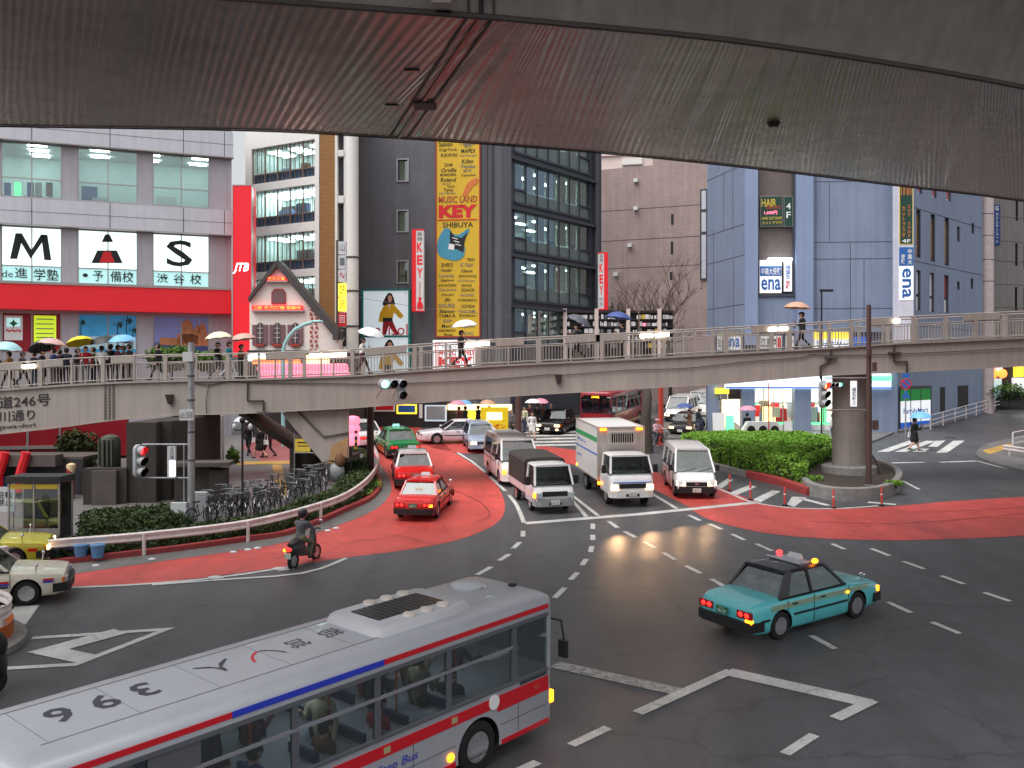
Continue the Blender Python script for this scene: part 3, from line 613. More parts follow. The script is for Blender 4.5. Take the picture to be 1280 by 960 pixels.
tc = t.nodes.new('ShaderNodeTexCoord'); sep = t.nodes.new('ShaderNodeSeparateXYZ'); L(tc.outputs['UV'], sep.inputs[0])
wv = t.nodes.new('ShaderNodeTexWave'); wv.inputs['Scale'].default_value = 1.7; wv.inputs['Distortion'].default_value = .6; wv.inputs['Detail'].default_value = 2; wv.inputs['Detail Scale'].default_value = .7; wv.bands_direction = 'X'
L(tc.outputs['UV'], wv.inputs['Vector'])
n1 = t.nodes.new('ShaderNodeTexNoise'); n1.inputs['Scale'].default_value = .5; n1.inputs['Detail'].default_value = 7; n1.inputs['Roughness'].default_value = .7; L(tc.outputs['Object'], n1.inputs['Vector'])
n2 = t.nodes.new('ShaderNodeTexNoise'); n2.inputs['Scale'].default_value = 1.1; n2.inputs['Detail'].default_value = 2; L(tc.outputs['Object'], n2.inputs['Vector'])
ad = t.nodes.new('ShaderNodeMath'); ad.operation = 'MULTIPLY_ADD'; ad.inputs[1].default_value = 1.4; L(n2.outputs['Fac'], ad.inputs[0]); L(wv.outputs['Fac'], ad.inputs[2])
bp = t.nodes.new('ShaderNodeBump'); bp.inputs['Strength'].default_value = .42; bp.inputs['Distance'].default_value = .02; L(ad.outputs[0], bp.inputs['Height']); L(bp.outputs[0], b.inputs['Normal'])
r = t.nodes.new('ShaderNodeValToRGB'); r.color_ramp.elements[0].position = .3; r.color_ramp.elements[1].position = .75; r.color_ramp.elements[0].color = srgb(94,88,85); r.color_ramp.elements[1].color = srgb(136,128,123); L(n1.outputs['Fac'], r.inputs[0]); L(r.outputs[0], b.inputs['Base Color'])
b.inputs['Roughness'].default_value = .21; b.inputs['Specular IOR Level'].default_value = .7
mb = MB(); uv = []; acc = 0
for i in range(len(FE)-1):
    mb.quad(tuple(FE[i]), tuple(NE[i]), tuple(NE[i+1]), tuple(FE[i+1]), 'girder_under'); 
o = kid(mb, 'girder_underside', ew)
uvl = o.data.uv_layers.new(name='UVMap'); acc = 0
for i, p in enumerate(o.data.polygons):
    ln = (FE[i+1]-FE[i]).length; w = (FE[i]-NE[i]).length
    for li, q in zip(p.loop_indices, ((acc, w), (acc, 0), (acc+ln, 0), (acc+ln, w))): uvl.data[li].uv = q
    acc += ln
up = lambda p, dy, z: (p.x, p.y+dy, z)
mb = MB(); mb.loft([[up(p,0,ZU), up(p,-.02,ZU+.09), up(p,-1.0,ZU+2.4), up(p,-5,ZU+2.9), up(p,-5,ZU+3.4), up(p,-1,ZU+3.2)] for p in NE], 'pier_concrete', smooth=False); kid(mb, 'near_web', ew)
mb = MB(); mb.loft([[up(p,0,ZU), up(p,.02,ZU+.1), up(p,.9,ZU+2.4), up(p,4.5,ZU+2.9), up(p,4.5,ZU+3.4), up(p,.5,ZU+3.2)] for p in FE], 'pier_concrete', smooth=False); kid(mb, 'far_web', ew)
mb = MB()
for i in range(len(FE)-1): mb.hexa([up(NE[i],-5,ZU+3.2), up(NE[i+1],-5,ZU+3.2), up(FE[i+1],4.5,ZU+3.2), up(FE[i],4.5,ZU+3.2)], [up(NE[i],-5,ZU+3.6), up(NE[i+1],-5,ZU+3.6), up(FE[i+1],4.5,ZU+3.6), up(FE[i],4.5,ZU+3.6)], 'pier_concrete')
kid(mb, 'deck_slab', ew)
mb = MB(); mb.pipe([up(p,.0,ZU-.03) for p in NE], .05, 'bridge_dark'); kid(mb, 'lower_flange', ew)
mb = MB(); mb.pipe([up(p,.0,ZU-.02) for p in FE], .018, 'bridge_dark'); kid(mb, 'lower_flange', ew)
a, c = pt3(602,19), pt3(498,172)
dv = (c-a).normalized(); nn = Vector((-dv.y, dv.x, 0))
mb = MB()
for off, w, m_ in ((0,.035,'lens_dark'),(-.2,.02,'bridge_dark'),(.2,.02,'bridge_dark')):
    q = [a+nn*(off-w), a+nn*(off+w), c+nn*(off+w), c+nn*(off-w)]; mb.hexa([(p.x,p.y,ZU-.02-w*.3) for p in q], [(p.x,p.y,ZU-.001) for p in q], m_)
for off, w, m_ in ((0,.035,'lens_dark'),(-.2,.02,'bridge_dark'),(.2,.02,'bridge_dark')):
    mb.tube(a+nn*off+Vector((0,-.05,0)), a+nn*off+Vector((0,-1.08,2.4)), w, m_)
kid(mb, 'expansion_joint', ew)
mb = MB(); q = pt3(528,128); mb.box(q.x-.2, q.x+.25, q.y-.12, q.y+.4, ZU-.05, ZU-.002, 'bridge_dark'); kid(mb, 'joint_bracket', ew)
for p_ in ((515,87),(490,131),(553,14)):
    q = pt3(*p_); mb = MB(); mb.box(q.x-.14, q.x+.14, q.y-.05, q.y+.05, ZU-.03, ZU-.002, 'lens_dark'); kid(mb, 'fixing_plate', ew)
q = pt3(967,154); mb = MB(); mb.lathe([(.09,ZU-.1),(.14,ZU-.02),(.16,ZU-.002)], 'lens_dark', (q.x,q.y,0), n=14); kid(mb, 'drain_spout', ew)
q = pt3(553,10); mb = MB(); mb.box(q.x-.14, q.x+.14, q.y-.28, q.y-.08, ZU-.02, ZU+.3, 'bridge_paint'); kid(mb, 'junction_box', ew)
# ---------------------------------------------------------------- tutoring-school building with red band (left)
def kid0(mb, name, par, label=None): return mb.build(name, par, label=label)
F = Fac(0, 58, 290, 63.2)
b1 = empty('school_building', (0,0,0), 'pale grey panelled building with backlit tutoring school windows over a red band', 'building')
s = lambda px: F.s_(px); z = lambda px, py: F.z_(px, py); e1 = s(291)
s_left = s(-260) if False else F.s_(0)-14
cols = []
wins = [(-92,-20),(1,77),(97,172),(191,262)]
zt0, zb0 = z(1,175), z(1,244); zt1, zb1 = z(1,281), z(1,353)
zt2, zb2 = z(1,391), z(1,441)
top = z(0,110); red0, red1 = z(0,386.5), z(0,355)
holes = []
for a, c in wins:
    a_, c_ = (s(a) if a > -50 else F.s_(0)-7.2, s(c) if c > -20 else F.s_(0)-1.2)
    holes.append((a_, c_))
wall = MB()
H = [(a,c,zb0,zt0) for a, c in holes]+[(a,c,zb1,zt1) for a, c in holes]+[(a,c,zb2,zt2) for a, c in holes]
F.wall(wall, s_left, s(284), 3.0, top, H, 'metal_column', o=-.18, dep=.22, mr='joint_dark')
o = wall.build('wall', b1)
mb = MB(); F.box(mb, s(290)-.3, s(290), 2, top, -.2, -9, 'metal_column'); F.box(mb, s_left, s(290), top-.4, top, -.2, -9, 'metal_column'); F.box(mb, s_left, s(284)-.1, 2.9, zb2-1.2, -.3, -9, 'dark_wall')
F.box(mb, s(284)-.02, s(290)-.31, 2, top, -.5, -.8, 'metal_column'); mb.build('side_wall', b1)
mb = MB()                                   # bright spandrel bands with panel joints
for (y0, y1) in ((140,173.5),(246.5,279)):
    za, zb_ = z(1,y1), z(1,y0); F.box(mb, s_left, s(291), za, zb_, .25, -.18, 'metal_panel')
    F.box(mb, s_left, s(291)+.03, za-.07, za, .3, -.17, 'alu'); F.box(mb, s_left, s(291), (za+zb_)/2-.02, (za+zb_)/2, .262, .2, 'joint_dark')
    for px in (40,137.5,229,280): F.box(mb, s(px)-.02, s(px)+.02, za, zb_, .263, .2, 'joint_dark')
mb.build('spandrel_band', b1)
mb = MB(); F.box(mb, s_left, s(287), red0, red1, .75, -.18, 'band_red'); F.box(mb, s_left, s(287)+.02, red1, red1+.16, .8, -.18, 'alu'); mb.build('red_band', b1)
for k, (a, c) in enumerate(holes):
    for fl, (za, zb_, split) in enumerate(((zb0, zt0, .35), (zb1, zt1, .31))):
        f = MB(); w = .035; mid = (a+c)/2; zs = za+(zb_-za)*split
        for (u0, u1, v0, v1) in ((a,a+.06,za,zb_),(c-.06,c,za,zb_),(a,c,za,za+.06),(a,c,zb_-.06,zb_),(mid-w,mid+w,za,zb_),(a,c,zs-w,zs+w)): F.box(f, u0, u1, v0, v1, -.22, -.3, 'alu')
        fo = f.build('window', b1)
        g = MB(); F.box(g, a, c, za, zb_, -.26, -.27, 'window_glass') if fl == 0 else F.box(g, a+.03, c-.03, zs, zb_, -.262, -.275, 'lit_white')
        if fl == 1: F.box(g, a+.03, c-.03, za, zs, -.262, -.275, 'lit_cyan')
        g.build('pane', fo)
    # poster windows below the band
room(F, 'classroom', b1, s_left+.1, holes[1][1]+.3, zb0-.3, zt0+.25, 6, 'room_wall', 'tube_white', 5, 5, -.35, seed=3, rows=3)
room(F, 'classroom', b1, holes[2][0]-.3, s(284), zb0-.3, zt0+.25, 5, 'room_wall', 'tube_white', 3, 3, -.35, seed=5, rows=2)
mb = MB()
for a, m_ in ((4,'ink_blue'),(17,'lit_green'),(33,'ink_blue'),(43,'desk_white'),(57,'desk_brown')): F.pbox(mb, a, 226, a+8, 243, -.5, -.9, m_)
mb.build('window_display', b1)
zs1 = zb1+(zt1-zb1)*.31
mb = MB(); q = .285; oo = -.2
def T(body, x0, y0, x1, y1, m_, **k): F.ptxt(mb, body, x0, y0, x1, y1, m_, off=oo, **k)
T('S', 208, 299, 241, 332, 'ink', bold=.012)
Pm = lambda px, py: F.pt(F.s_(px), F.z_(px, py), oo)
for q_ in ([(12,323),(21,323.3),(27,301),(19,291)],[(19,291),(27,291),(39,312),(38,323)],[(38,323),(39,312),(51,292.5),(59,293)],[(51,292.5),(59,293),(64,325),(55,324.5)]): mb.quad(*[Pm(*p_) for p_ in q_], 'ink')
# the split A: dark tip, gap, dark foot with a red wedge
P = lambda px, py, k=0: F.pt(F.s_(px), F.z_(px, py), oo+k)
mb.quad(P(127,302), P(141.5,302), P(137,292.5), P(131.5,292.5), 'ink'); mb.quad(P(114,328.5), P(153.5,328.5), P(146,312.5), P(121.5,312.5), 'ink'); mb.quad(P(124,328,.004), P(143.5,328,.004), P(138,314,.004), P(129.5,314,.004), 'ink_red')
T('de', 2, 337, 16, 346, 'ink'); T('進', 18, 334, 34, 347, 'ink', bold=.01); T('学塾', 42, 335, 73, 350, 'ink', bold=.01); T('・', 103, 341, 110, 346, 'ink'); T('予', 116, 338, 129, 351, 'ink', bold=.01); T('備校', 138, 338, 167, 352, 'ink', bold=.01)
T('渋', 196, 341, 210, 353, 'ink', bold=.01); T('谷', 217, 342, 231, 354, 'ink', bold=.01); T('校', 238, 342, 252, 355, 'ink', bold=.01); mb.build('window_lettering', b1)
# street-level-deck windows with posters
for k, (a, c) in enumerate(holes):
    mb = MB(); m_ = ['shop_red','shop_red','poster_sky','poster_dusk'][k]
    if k == 2: mat('poster_sky', srgb(60,150,200), .5, noise=.3, nscale=1.2, emit=.15); mat('palm', srgb(20,60,60), .6, noise=0); mat('surf', srgb(190,225,235), .5, noise=.1)
    if k == 3: mat('poster_dusk', srgb(118,124,176), .5, noise=.12, nscale=1, emit=.1); mat('stone_gold', srgb(186,120,80), .6, noise=.3, nscale=3); mat('lagoon', srgb(60,76,130), .5, noise=.2)
    F.box(mb, a, c, zb2, zt2, -.24, -.3, m_); po = mb.build('window_poster', b1)
    f = MB(); mid = (a+c)/2
    for (u0, u1, v0, v1) in ((a,a+.08,zb2,zt2),(c-.08,c,zb2,zt2),(mid-.04,mid+.04,zb2,zt2),(a,c,zb2,zb2+.08)): F.box(f, u0, u1, v0, v1, -.2, -.239, 'alu')
    f.build('frame', po)
    if k == 1:
        f = MB(); F.pbox(f, 5, 394, 28, 425, -.2, -.237, 'ink_white'); F.pbox(f, 8, 397, 25, 408, -.19, -.199, 'lit_cyan'); F.ptxt(f, '✦', 11, 399, 22, 409, 'ink_green', off=-.185); F.ptxt(f, '~~~', 7, 411, 26, 415, 'ink_red', off=-.185)
        F.pbox(f, 42, 394, 70, 431, -.19, -.237, 'lit_lime' if 'lit_lime' in MATS else (emis('lit_lime', (196,222,50), .55) and 'lit_lime'))
        for y in (398,404,410,416,421): F.pbox(f, 45, y, 67, y+1.2, -.18, -.189, 'ink_grey')
        f.build('notice', po)
    if k == 2:
        f = MB(); F.pbox(f, 98, 420, 170, 436, -.22, -.238, 'surf')
        for px, py, r in ((101,402,6),(147,405,7),(158,400,8),(166,412,6)):
            for j in range(9):
                an = j*2*PI/9; x0, y0 = px, py; f.poly([P(x0,y0,-.02), P(x0+r*math.cos(an),y0+r*math.sin(an)*.7,-.02), P(x0+r*.8*math.cos(an+.25),y0+r*.6*math.sin(an+.25)+2,-.02)], 'palm')
            f.quad(P(px-.6,py+26,-.02), P(px+.6,py+26,-.02), P(px+.5,py,-.02), P(px-.5,py,-.02), 'palm')
        f.build('palm_picture', po)
    if k == 3:
        f = MB(); F.pbox(f, 192, 428, 260, 441, -.225, -.238, 'lagoon')
        for (x0, y0, x1, y1) in ((200,422,225,431),(222,417,262,432),(226,411,248,430)): F.pbox(f, x0, y0, x1, y1, -.215, -.224, 'stone_gold')
        for cx, cy, w in ((234,405,8),(253,410,6),(247,412,4)):
            f.poly([P(cx-w,cy+7,-.012), P(cx+w,cy+7,-.012), P(cx+w*.8,cy-1,-.012), P(cx+.4,cy-7,-.012), P(cx-.4,cy-7,-.012), P(cx-w*.8,cy-1,-.012)], 'stone_gold'); f.quad(P(cx-.5,cy-5,-.011), P(cx+.5,cy-5,-.011), P(cx+.3,cy-11,-.011), P(cx-.3,cy-11,-.011), 'stone_gold')
        f.build('cathedral_picture', po)
# red vertical sign tower at the corner
t = empty('sign_tower', (0,0,0), 'tall red vertical sign with white italic letters at the corner of the grey school building', 'sign')
mb = MB(); F2 = Fac(290, 61.6, 314, 61.6); F2.pbox(mb, 291, 232, 314.5, 446, 0, -1.1, 'sign_red'); mb.build('sign_body', t)
mb = MB()
for a, c in ((290.3,291.2),(314.3,315.2)): F2.pbox(mb, a, 231, c, 446, .03, -.3, 'alu')
F2.pbox(mb, 290.3, 230.8, 315.2, 232, .031, -1.1, 'alu'); mb.build('edge_trim', t)
mb = MB(); F2.ptxt(mb, 'JTB', 291.5, 329, 311, 342, 'tube_cool', bold=.0, shear=.3, off=.03); mb.build('lettering', t)
# low entrance front of the school building, seen under the bridge
F3 = Fac(-60, 50.5, 262, 54)
mb = MB(); sh = empty('arcade_shop', (0,0,0), 'red fronted arcade shop with red arches under the left end of the footbridge', 'shop')
F3.pbox(mb, -160, 500, 33, 572, 0, -.4, 'shop_red'); F3.pbox(mb, 36, 520, 160, 572, 0, -.4, 'shop_red'); mb.build('red_panel', sh)
mb = MB(); F3.pbox(mb, 33, 500, 36, 572, .04, -.3, 'alu'); F3.pbox(mb, -160, 561, 75, 565, .2, -.3, 'alu'); F3.pbox(mb, 73.5, 480, 76, 640, .041, -.3, 'alu'); mb.build('frame', sh)
mb = MB(); F3.pbox(mb, -160, 572, 160, 660, -.5, -.9, 'dark_wall'); F3 = Fac(-60, 41.5, 110, 41.5); F3.pbox(mb, -160, 574, 104, 680, 0, -.3, 'dark_wall'); F3.pbox(mb, 60, 590, 100, 670, .02, -.1, 'desk_dark'); F3.pbox(mb, -160, 571, 104, 574, .0, -2.5, 'bridge_dark'); mb.build('shop_wall', sh)
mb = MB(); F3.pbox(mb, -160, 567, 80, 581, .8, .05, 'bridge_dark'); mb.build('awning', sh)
for a in (12, 38):
    mb = MB(); q = [F3.pt(F3.s_(a+dx), F3.z_(a+dx, yy), .9) for dx, yy in ((8,563),(6,572),(3,581),(0,592),(0,612))]
    mb.pipe(q, .2, 'shop_red_bright', 8); mb.build('arch', sh)
mb = MB(); F3.pbox(mb, -30, 588, 6, 612, .7, .5, 'desk_green' if 'desk_green' in MATS else (mat('desk_green', srgb(90,84,50), .6) and 'desk_green')); F3.pbox(mb, 14, 594, 36, 606, .7, .5, 'desk_blue'); mb.build('game_sign', sh)
mb = MB(); q = F3.pt(F3.s_(29), F3.z_(29,600), .75); mb.lathe([(.22,0),(.22,.05)], 'lens_dark', q, axis='y', n=18); mb.lathe([(.13,-.01),(.13,.03)], 'galv', (q[0],q[1]-.03,q[2]), axis='y', n=18); mb.build('round_sign', sh)
for a, y0, y1, m_, r in ((45,590,610,'ink_white',.1),(100,583,656,'shop_red',.16)):
    mb = MB(); q = Vector(F3.pt(F3.s_(a), F3.z_(a,y1), .9)); q2 = Vector(F3.pt(F3.s_(a), F3.z_(a,y0), .9)); mb.tube(q, q2, r, m_, n=12); mb.build('column', sh)
for a in (6, 101):
    mb = MB(); q = Vector(F3.pt(F3.s_(a), F3.z_(a,582), .9)); mb.lathe([(.12,-.25),(.2,.05),(.18,.14),(.05,.2)], 'lamp_cream' if 'lamp_cream' in MATS else (mat('lamp_cream', srgb(216,190,150), .5) and 'lamp_cream'), q, n=14); mb.build('wall_lamp', sh)
# concrete retaining wall and dark shafts behind the planting
F4 = Fac(104, 39.2, 300, 40)
mb = MB(); cw = empty('retaining_wall', (0,0,0), 'stained grey concrete wall behind the wide dark pier', 'wall')
F4.pbox(mb, 104, 586, 158, 662, 0, -.5, 'pier_dark'); F4.pbox(mb, 117, 588, 147, 662, .25, 0, 'bridge_dark'); F4.pbox(mb, 218, 582, 262, 658, 0, -.8, 'pier_dark'); F4.pbox(mb, 262, 587, 282, 657, .2, -.9, 'pier_dark'); mb.build('wall', cw)
mb = MB(); F4.pbox(mb, 215, 578, 288, 583, .4, -1, 'bridge_dark'); mb.build('coping', cw)
mb = MB(); F9 = Fac(215, 50, 300, 50); F9.pbox(mb, 241, 540, 260, 587, -.2, -.5, 'shop_red'); F9.pbox(mb, 214, 520, 240, 587, -.3, -.6, 'dark_wall'); F9.pbox(mb, 260, 520, 276, 587, -.2, -.6, 'metal_column'); mb.build('rear_panel', cw)
tk = empty('storage_tank', (0,0,0), 'dull green ribbed metal tank above the stained concrete wall', 'tank'); q = D(138, 584, 41)
mb = MB(); mb.lathe([(.38,-.1),(.42,0),(.42,1.1),(.35,1.3),(.12,1.4)], 'tank_green' if 'tank_green' in MATS else (mat('tank_green', srgb(74,78,66), .6, noise=.2) and 'tank_green'), q, n=20); mb.build('tank_body', tk)
mb = MB()
for k in range(4): mb.box(q.x-.3+.18*k, q.x-.24+.18*k, q.y-.56, q.y-.4, q.z+.1, q.z+1.2, 'tank_green')
mb.build('fin', tk)
# ---------------------------------------------------------------- white office building with lit floors
b2 = empty('office_building', (0,0,0), 'white framed office building with lit floors behind the gabled shop', 'building')
F = Fac(311, 70, 398, 66.5)
s0, s1 = F.s_(313), F.s_(394); Z = lambda y, p=313: F.z_(p, y)
fl = [(187,231),(240.5,285),(296,341),(350,392)]
topz, botz = Z(120), 3.0
mb = MB(); hol = []
for a, c in fl: hol.append((s0+.1, s1-.05, F.z_(313, c), F.z_(313, a)))
F.wall(mb, F.s_(308), F.s_(399), botz, topz, hol, 'white_render', dep=.4); F.box(mb, F.s_(308)-.1, F.s_(308), botz, topz, 0, -8, 'white_render'); F.box(mb, F.s_(308), F.s_(399), topz, topz+.3, 0, -8, 'white_render'); mb.build('wall', b2)
for k, (u0, u1, za, zb_) in enumerate(hol):
    room(F, 'office_floor', b2, u0, u1, za+.02, zb_-.02, 3.3, 'office_wall' if 'office_wall' in MATS else (mat('office_wall', srgb(205,220,218), .8, noise=.15, nscale=1) and 'office_wall'), 'tube_cool', 4 if k == 1 else 3, 9, -.45, seed=20+k, rows=5 if k == 1 else 3)
    f = MB()
    for i in range(6):
        u = u0+(u1-u0)*i/5; F.box(f, u-.045, u+.045, za, zb_, -.12, -.22, 'mullion_brown' if 'mullion_brown' in MATS else (mat('mullion_brown', srgb(122,100,88), .5) and 'mullion_brown'))
        if i < 5:
            for q in (.33,.66): F.box(f, u+(u1-u0)/5*q-.012, u+(u1-u0)/5*q+.012, za, zb_, -.2, -.26, 'mullion_brown')
    zm = za+(zb_-za)*.26; F.box(f, u0, u1, zm-.04, zm+.04, -.14, -.24, 'mullion_brown'); fo = f.build('window', b2)
    g = MB(); F.box(g, u0, u1, zm, zb_, -.33, -.345, 'window_glass'); F.box(g, u0, u1, za, zm, -.33, -.345, 'blue_spandrel' if 'blue_spandrel' in MATS else (mat('blue_spandrel', srgb(60,84,110), .3, noise=.2) and 'blue_spandrel')); g.build('pane', fo)
Fb = Fac(398, 66.5, 446, 66.5)
mb = MB(); Fb.pbox(mb, 400.5, 120, 419.5, 445, .2, -6, 'ochre_tile'); mb.build('tiled_pier', b2)
mb = MB(); Fb.pbox(mb, 419.5, 120, 422.5, 445, .25, -.8, 'white_render'); Fb.pbox(mb, 430, 120, 446, 445, .1, -.8, 'white_render'); Fb.pbox(mb, 422.5, 100, 430, 445, -.5, -.8, 'white_render')
for y0, y1 in ((140,165),(188,196),(245,254)): Fb.pbox(mb, 422.5, y0+.1, 430, y1, .2, -.499, 'white_render')
mb.build('white_pilaster', b2)
mb = MB()
for y0, y1 in ((165,187.9),(196,244.9),(254,300)): Fb.pbox(mb, 423, y0, 429.6, y1, -.42, -.499, 'render_dark_frame')
mb.build('slot_window', b2)
mb = MB(); q0, q1 = D(440,445,65.4), D(440,120,65.4); mb.tube(q0, q1, .42, 'white_render', n=20); mb.build('round_downpipe', b2)
for y in (322, 364, 408):
    mb = MB(); q = D(440,y,65.4); mb.lathe([(.46,-.06),(.46,.06)], 'joint_dark', q, n=20); mb.build('pipe_ring', b2)
# stacked vertical shop sign in front of it
v = empty('vertical_sign', (0,0,0), 'stacked narrow sign boxes, two of them yellow, left of the dark music building', 'sign'); Fv = Fac(421, 62.5, 433, 62.5)
mb = MB(); Fv.pbox(mb, 420, 300, 423, 440, .02, -.4, 'bridge_dark'); mb.build('bracket', v)
for y0, y1, m_, tx, mt in ((302,318,'box_white','山','ink_grey'),(319.5,336,'box_white','1','ink_grey'),(337.5,352,'box_white','～','ink_red'),(354.5,371,'lit_yellow','2F','ink'),(372.5,389,'lit_yellow','3F','ink'),(391,408,'ink_red','回','ink_white'),(409,433,'dark_wall','ル','ink_white')):
    mb = MB(); Fv.pbox(mb, 423.2, y0, 432.5, y1, .1, -.25, m_); bo = mb.build('sign_box', v)
    f = MB(); Fv.ptxt(f, tx, 425, y0+3, 431, y1-4, mt, off=.115); f.build('lettering', bo)
# ---------------------------------------------------------------- gabled shop front
c = empty('gabled_shop', (0,0,0), 'cream mock chalet shop front with steep dark gable, shuttered arched windows and red neon', 'shop')
Fg = Fac(300, 61, 430, 61)
g = lambda a, b, k=0: Fg.pt(Fg.s_(a), Fg.z_(a, b), k)
mb = MB(); pl = [(296,441),(424,441),(424,418),(347,333),(313,375),(313,441)]
pl = [(312,441),(424,441),(424,424),(348,331),(312,378)]
mb.loft([[g(a,b,-1.2) for a, b in pl], [g(a,b,0) for a, b in pl]], 'chalet_wall', smooth=False); mb.build('wall', c)
mb = MB()
for q in ([(346,327),(350,326),(425,414),(425,424),(421,424),(347,333)], [(346,327),(312,372),(312,377),(348,333)]):
    mb.loft([[g(a,b,-1.25) for a, b in q], [g(a,b,.35) for a, b in q]], 'chalet_roof', smooth=False)
Fg.pbox(mb, 418, 410, 425, 425, .6, .1, 'chalet_roof'); mb.build('roof', c)
for cx in (325.5, 347, 369.5):
    w = MB(); arch = [(cx-3.6,429),(cx+3.6,429),(cx+3.6,409)]+[(cx+3.6*math.cos(a), 409-5*math.sin(a)) for a in (PI*.2,PI*.4,PI*.5,PI*.6,PI*.8)]+[(cx-3.6,409)]
    w.loft([[g(a,b,.01) for a, b in [(cx+(a_-cx)*1.25, 418+(b_-418)*1.06) for a_, b_ in arch]], [g(a,b,.07) for a, b in [(cx+(a_-cx)*1.25, 418+(b_-418)*1.06) for a_, b_ in arch]]], 'shutter', smooth=False)
    w.loft([[g(a,b,.071) for a, b in arch], [g(a,b,.085) for a, b in arch]], 'render_dark_frame', smooth=False)
    Fg.pbox(w, cx-.3, 404, cx+.3, 429, .12, .086, 'pale_render')
    for y in (410,416,422): Fg.pbox(w, cx-3.6, y, cx+3.6, y+.6, .121, .086, 'pale_render')
    Fg.pbox(w, cx-5.5, 430, cx+5.5, 433, .25, .01, 'brick_trim'); wo_ = w.build('window', c)
    f = MB()
    for sx in (-1, 1): Fg.pbox(f, cx+sx*7.2-2.5, 406, cx+sx*7.2+2.5, 431, .1, .005, 'shutter')
    f.build('shutter', wo_)
w = MB(); w.loft([[g(a,b,k) for a, b in ((339.5,380),(357.5,380),(357.5,366),(354,361),(343,361),(339.5,366))] for k in (.005,.08)], 'brick_trim', smooth=False); w.loft([[g(a,b,k) for a, b in ((341,379),(356,379),(356,366),(353,363),(344,363),(341,366))] for k in (.081,.1)], 'shutter', smooth=False); w.build('window', c)
for x0, x1, y0, y1, n_ in ((336,358,346.5,351,'ЮФ ЖД'),(317,378,382.5,387.5,'МОЛОСПС ЛОЖ ЮФ')):
    w = MB(); Fg.pbox(w, x0-1, y1+.6, x1+3, y1+2.2, .35, .01, 'alu'); Fg.pbox(w, x0-1, y0-.5, x1+1, y1+.5, .25, .02, 'lit_red'); no = w.build('neon_board', c)
    w = MB(); n_ = '喫茶 酒場' if x0 == 336 else '二階 喫茶酒場 営業中'; Fg.ptxt(w, n_, x0+1, y0+.3, x1-1, y1-.3, 'lit_orange', off=.27, bold=.03); w.build('neon_letters', no)
w = MB()
for k in range(11):
    y = 379+k*5.6
    for x0 in (387.5, 393.5): w.poly([g(x0,y,.06), g(x0+4,y+2.8,.06), g(x0,y+5.4,.06)] if (k+int(x0)) % 2 else [g(x0+4,y,.06), g(x0+4,y+5.4,.06), g(x0,y+2.8,.06)], 'brick_trim')
w.build('brick_quoin', c)
w = MB(); Fg.pbox(w, 312, 438, 424, 441, .6, .01, 'dark_wall'); w.build('cornice', c)
# lantern hung street front seen through and under the bridge
ls = empty('lantern_arcade', (0,0,0), 'brightly lit shop front hung with pink lanterns below the gabled shop', 'shop')
mb = MB(); Fg.pbox(mb, 300, 441, 440, 560, -.4, -5, 'dark_wall'); mb.build('wall', ls)
mb = MB(); Fg.pbox(mb, 318, 448, 376, 455, .5, .1, 'lit_orange'); Fg.pbox(mb, 384, 444, 412, 456, .5, .1, 'lit_warm'); Fg.pbox(mb, 312, 442, 332, 452, .45, .1, 'tube_cool'); mb.build('lit_sign', ls)
r_ = random.Random(4)
lant = MB().lathe([(.1,-.34),(.26,-.26),(.32,0),(.26,.26),(.1,.34)], 'lit_pink', n=10); lp = None
for i in range(34):
    row = i // 17; a = 332+(i % 17)*6.3+row*3; q = Fg.pt(Fg.s_(a), Fg.z_(a, 461+row*9), .9+row*.2)
    if lp is None: lp = lant.build('paper_lantern'); o = lp
    else: o = lp.copy(); COL.objects.link(o)
    o.location = q; tag(o, 'pink paper lantern in the dense rows below the gabled shop', 'lantern', 'pink lanterns of the arcade')
for i, y in enumerate((526, 536, 549)):
    o = lp.copy(); COL.objects.link(o); o.location = D(441, y, 56); o.scale = (1.4,1.4,.85 if i < 2 else 1.3); tag(o, ['upper pink lantern hanging beside the stair landing','middle pink lantern hanging beside the stair landing','lowest long pink lantern beside the stair landing'][i], 'lantern', 'lanterns by the stair')
# ---------------------------------------------------------------- dark music building
b3 = empty('music_building', (0,0,0), 'charcoal rendered building with a tall yellow music banner and glazed corner', 'building')
F = Fac(446, 72, 638, 70.5); mb = MB(); tz = 34
wh = []
for y0, y1 in ((200,226),(264,289),(327,353)): wh.append(F.rect(497.5, y0, 509.5, y1))
F.wall(mb, F.s_(436), F.s_(638), 2.5, tz, wh, 'render_dark', dep=.3); F.box(mb, F.s_(436)-.01, F.s_(436)+.4, 2.5, tz, -.02, -9, 'render_dark'); F.box(mb, F.s_(446), F.s_(638), tz, tz+.3, 0, -9, 'render_dark'); mb.build('wall', b3)
mb = MB(); F.pbox(mb, 603, 60, 609, 450, .12, 0, 'render_dark_frame'); F.pbox(mb, 613, 60, 616, 450, .25, 0, 'render_dark_frame'); F.pbox(mb, 628, 60, 640, 450, .4, 0, 'render_dark_frame'); mb.build('pilaster', b3)
for (a, b_, c_, d_) in wh:
    f = MB(); 
    for q in ((a-.1,a,c_-.1,d_+.1),(b_,b_+.1,c_-.1,d_+.1),(a,b_,c_-.1,c_),(a,b_,d_,d_+.1)): F.box(f, *q, .08, -.1, 'galv')
    fo = f.build('window', b3); p = MB(); F.box(p, a, b_, c_, d_, -.2, -.23, 'window_glass'); F.box(p, a, b_, c_, d_, -.28, -.3, 'blind_warm' if 'blind_warm' in MATS else (mat('blind_warm', srgb(140,136,112), .7) and 'blind_warm')); p.build('pane', fo)
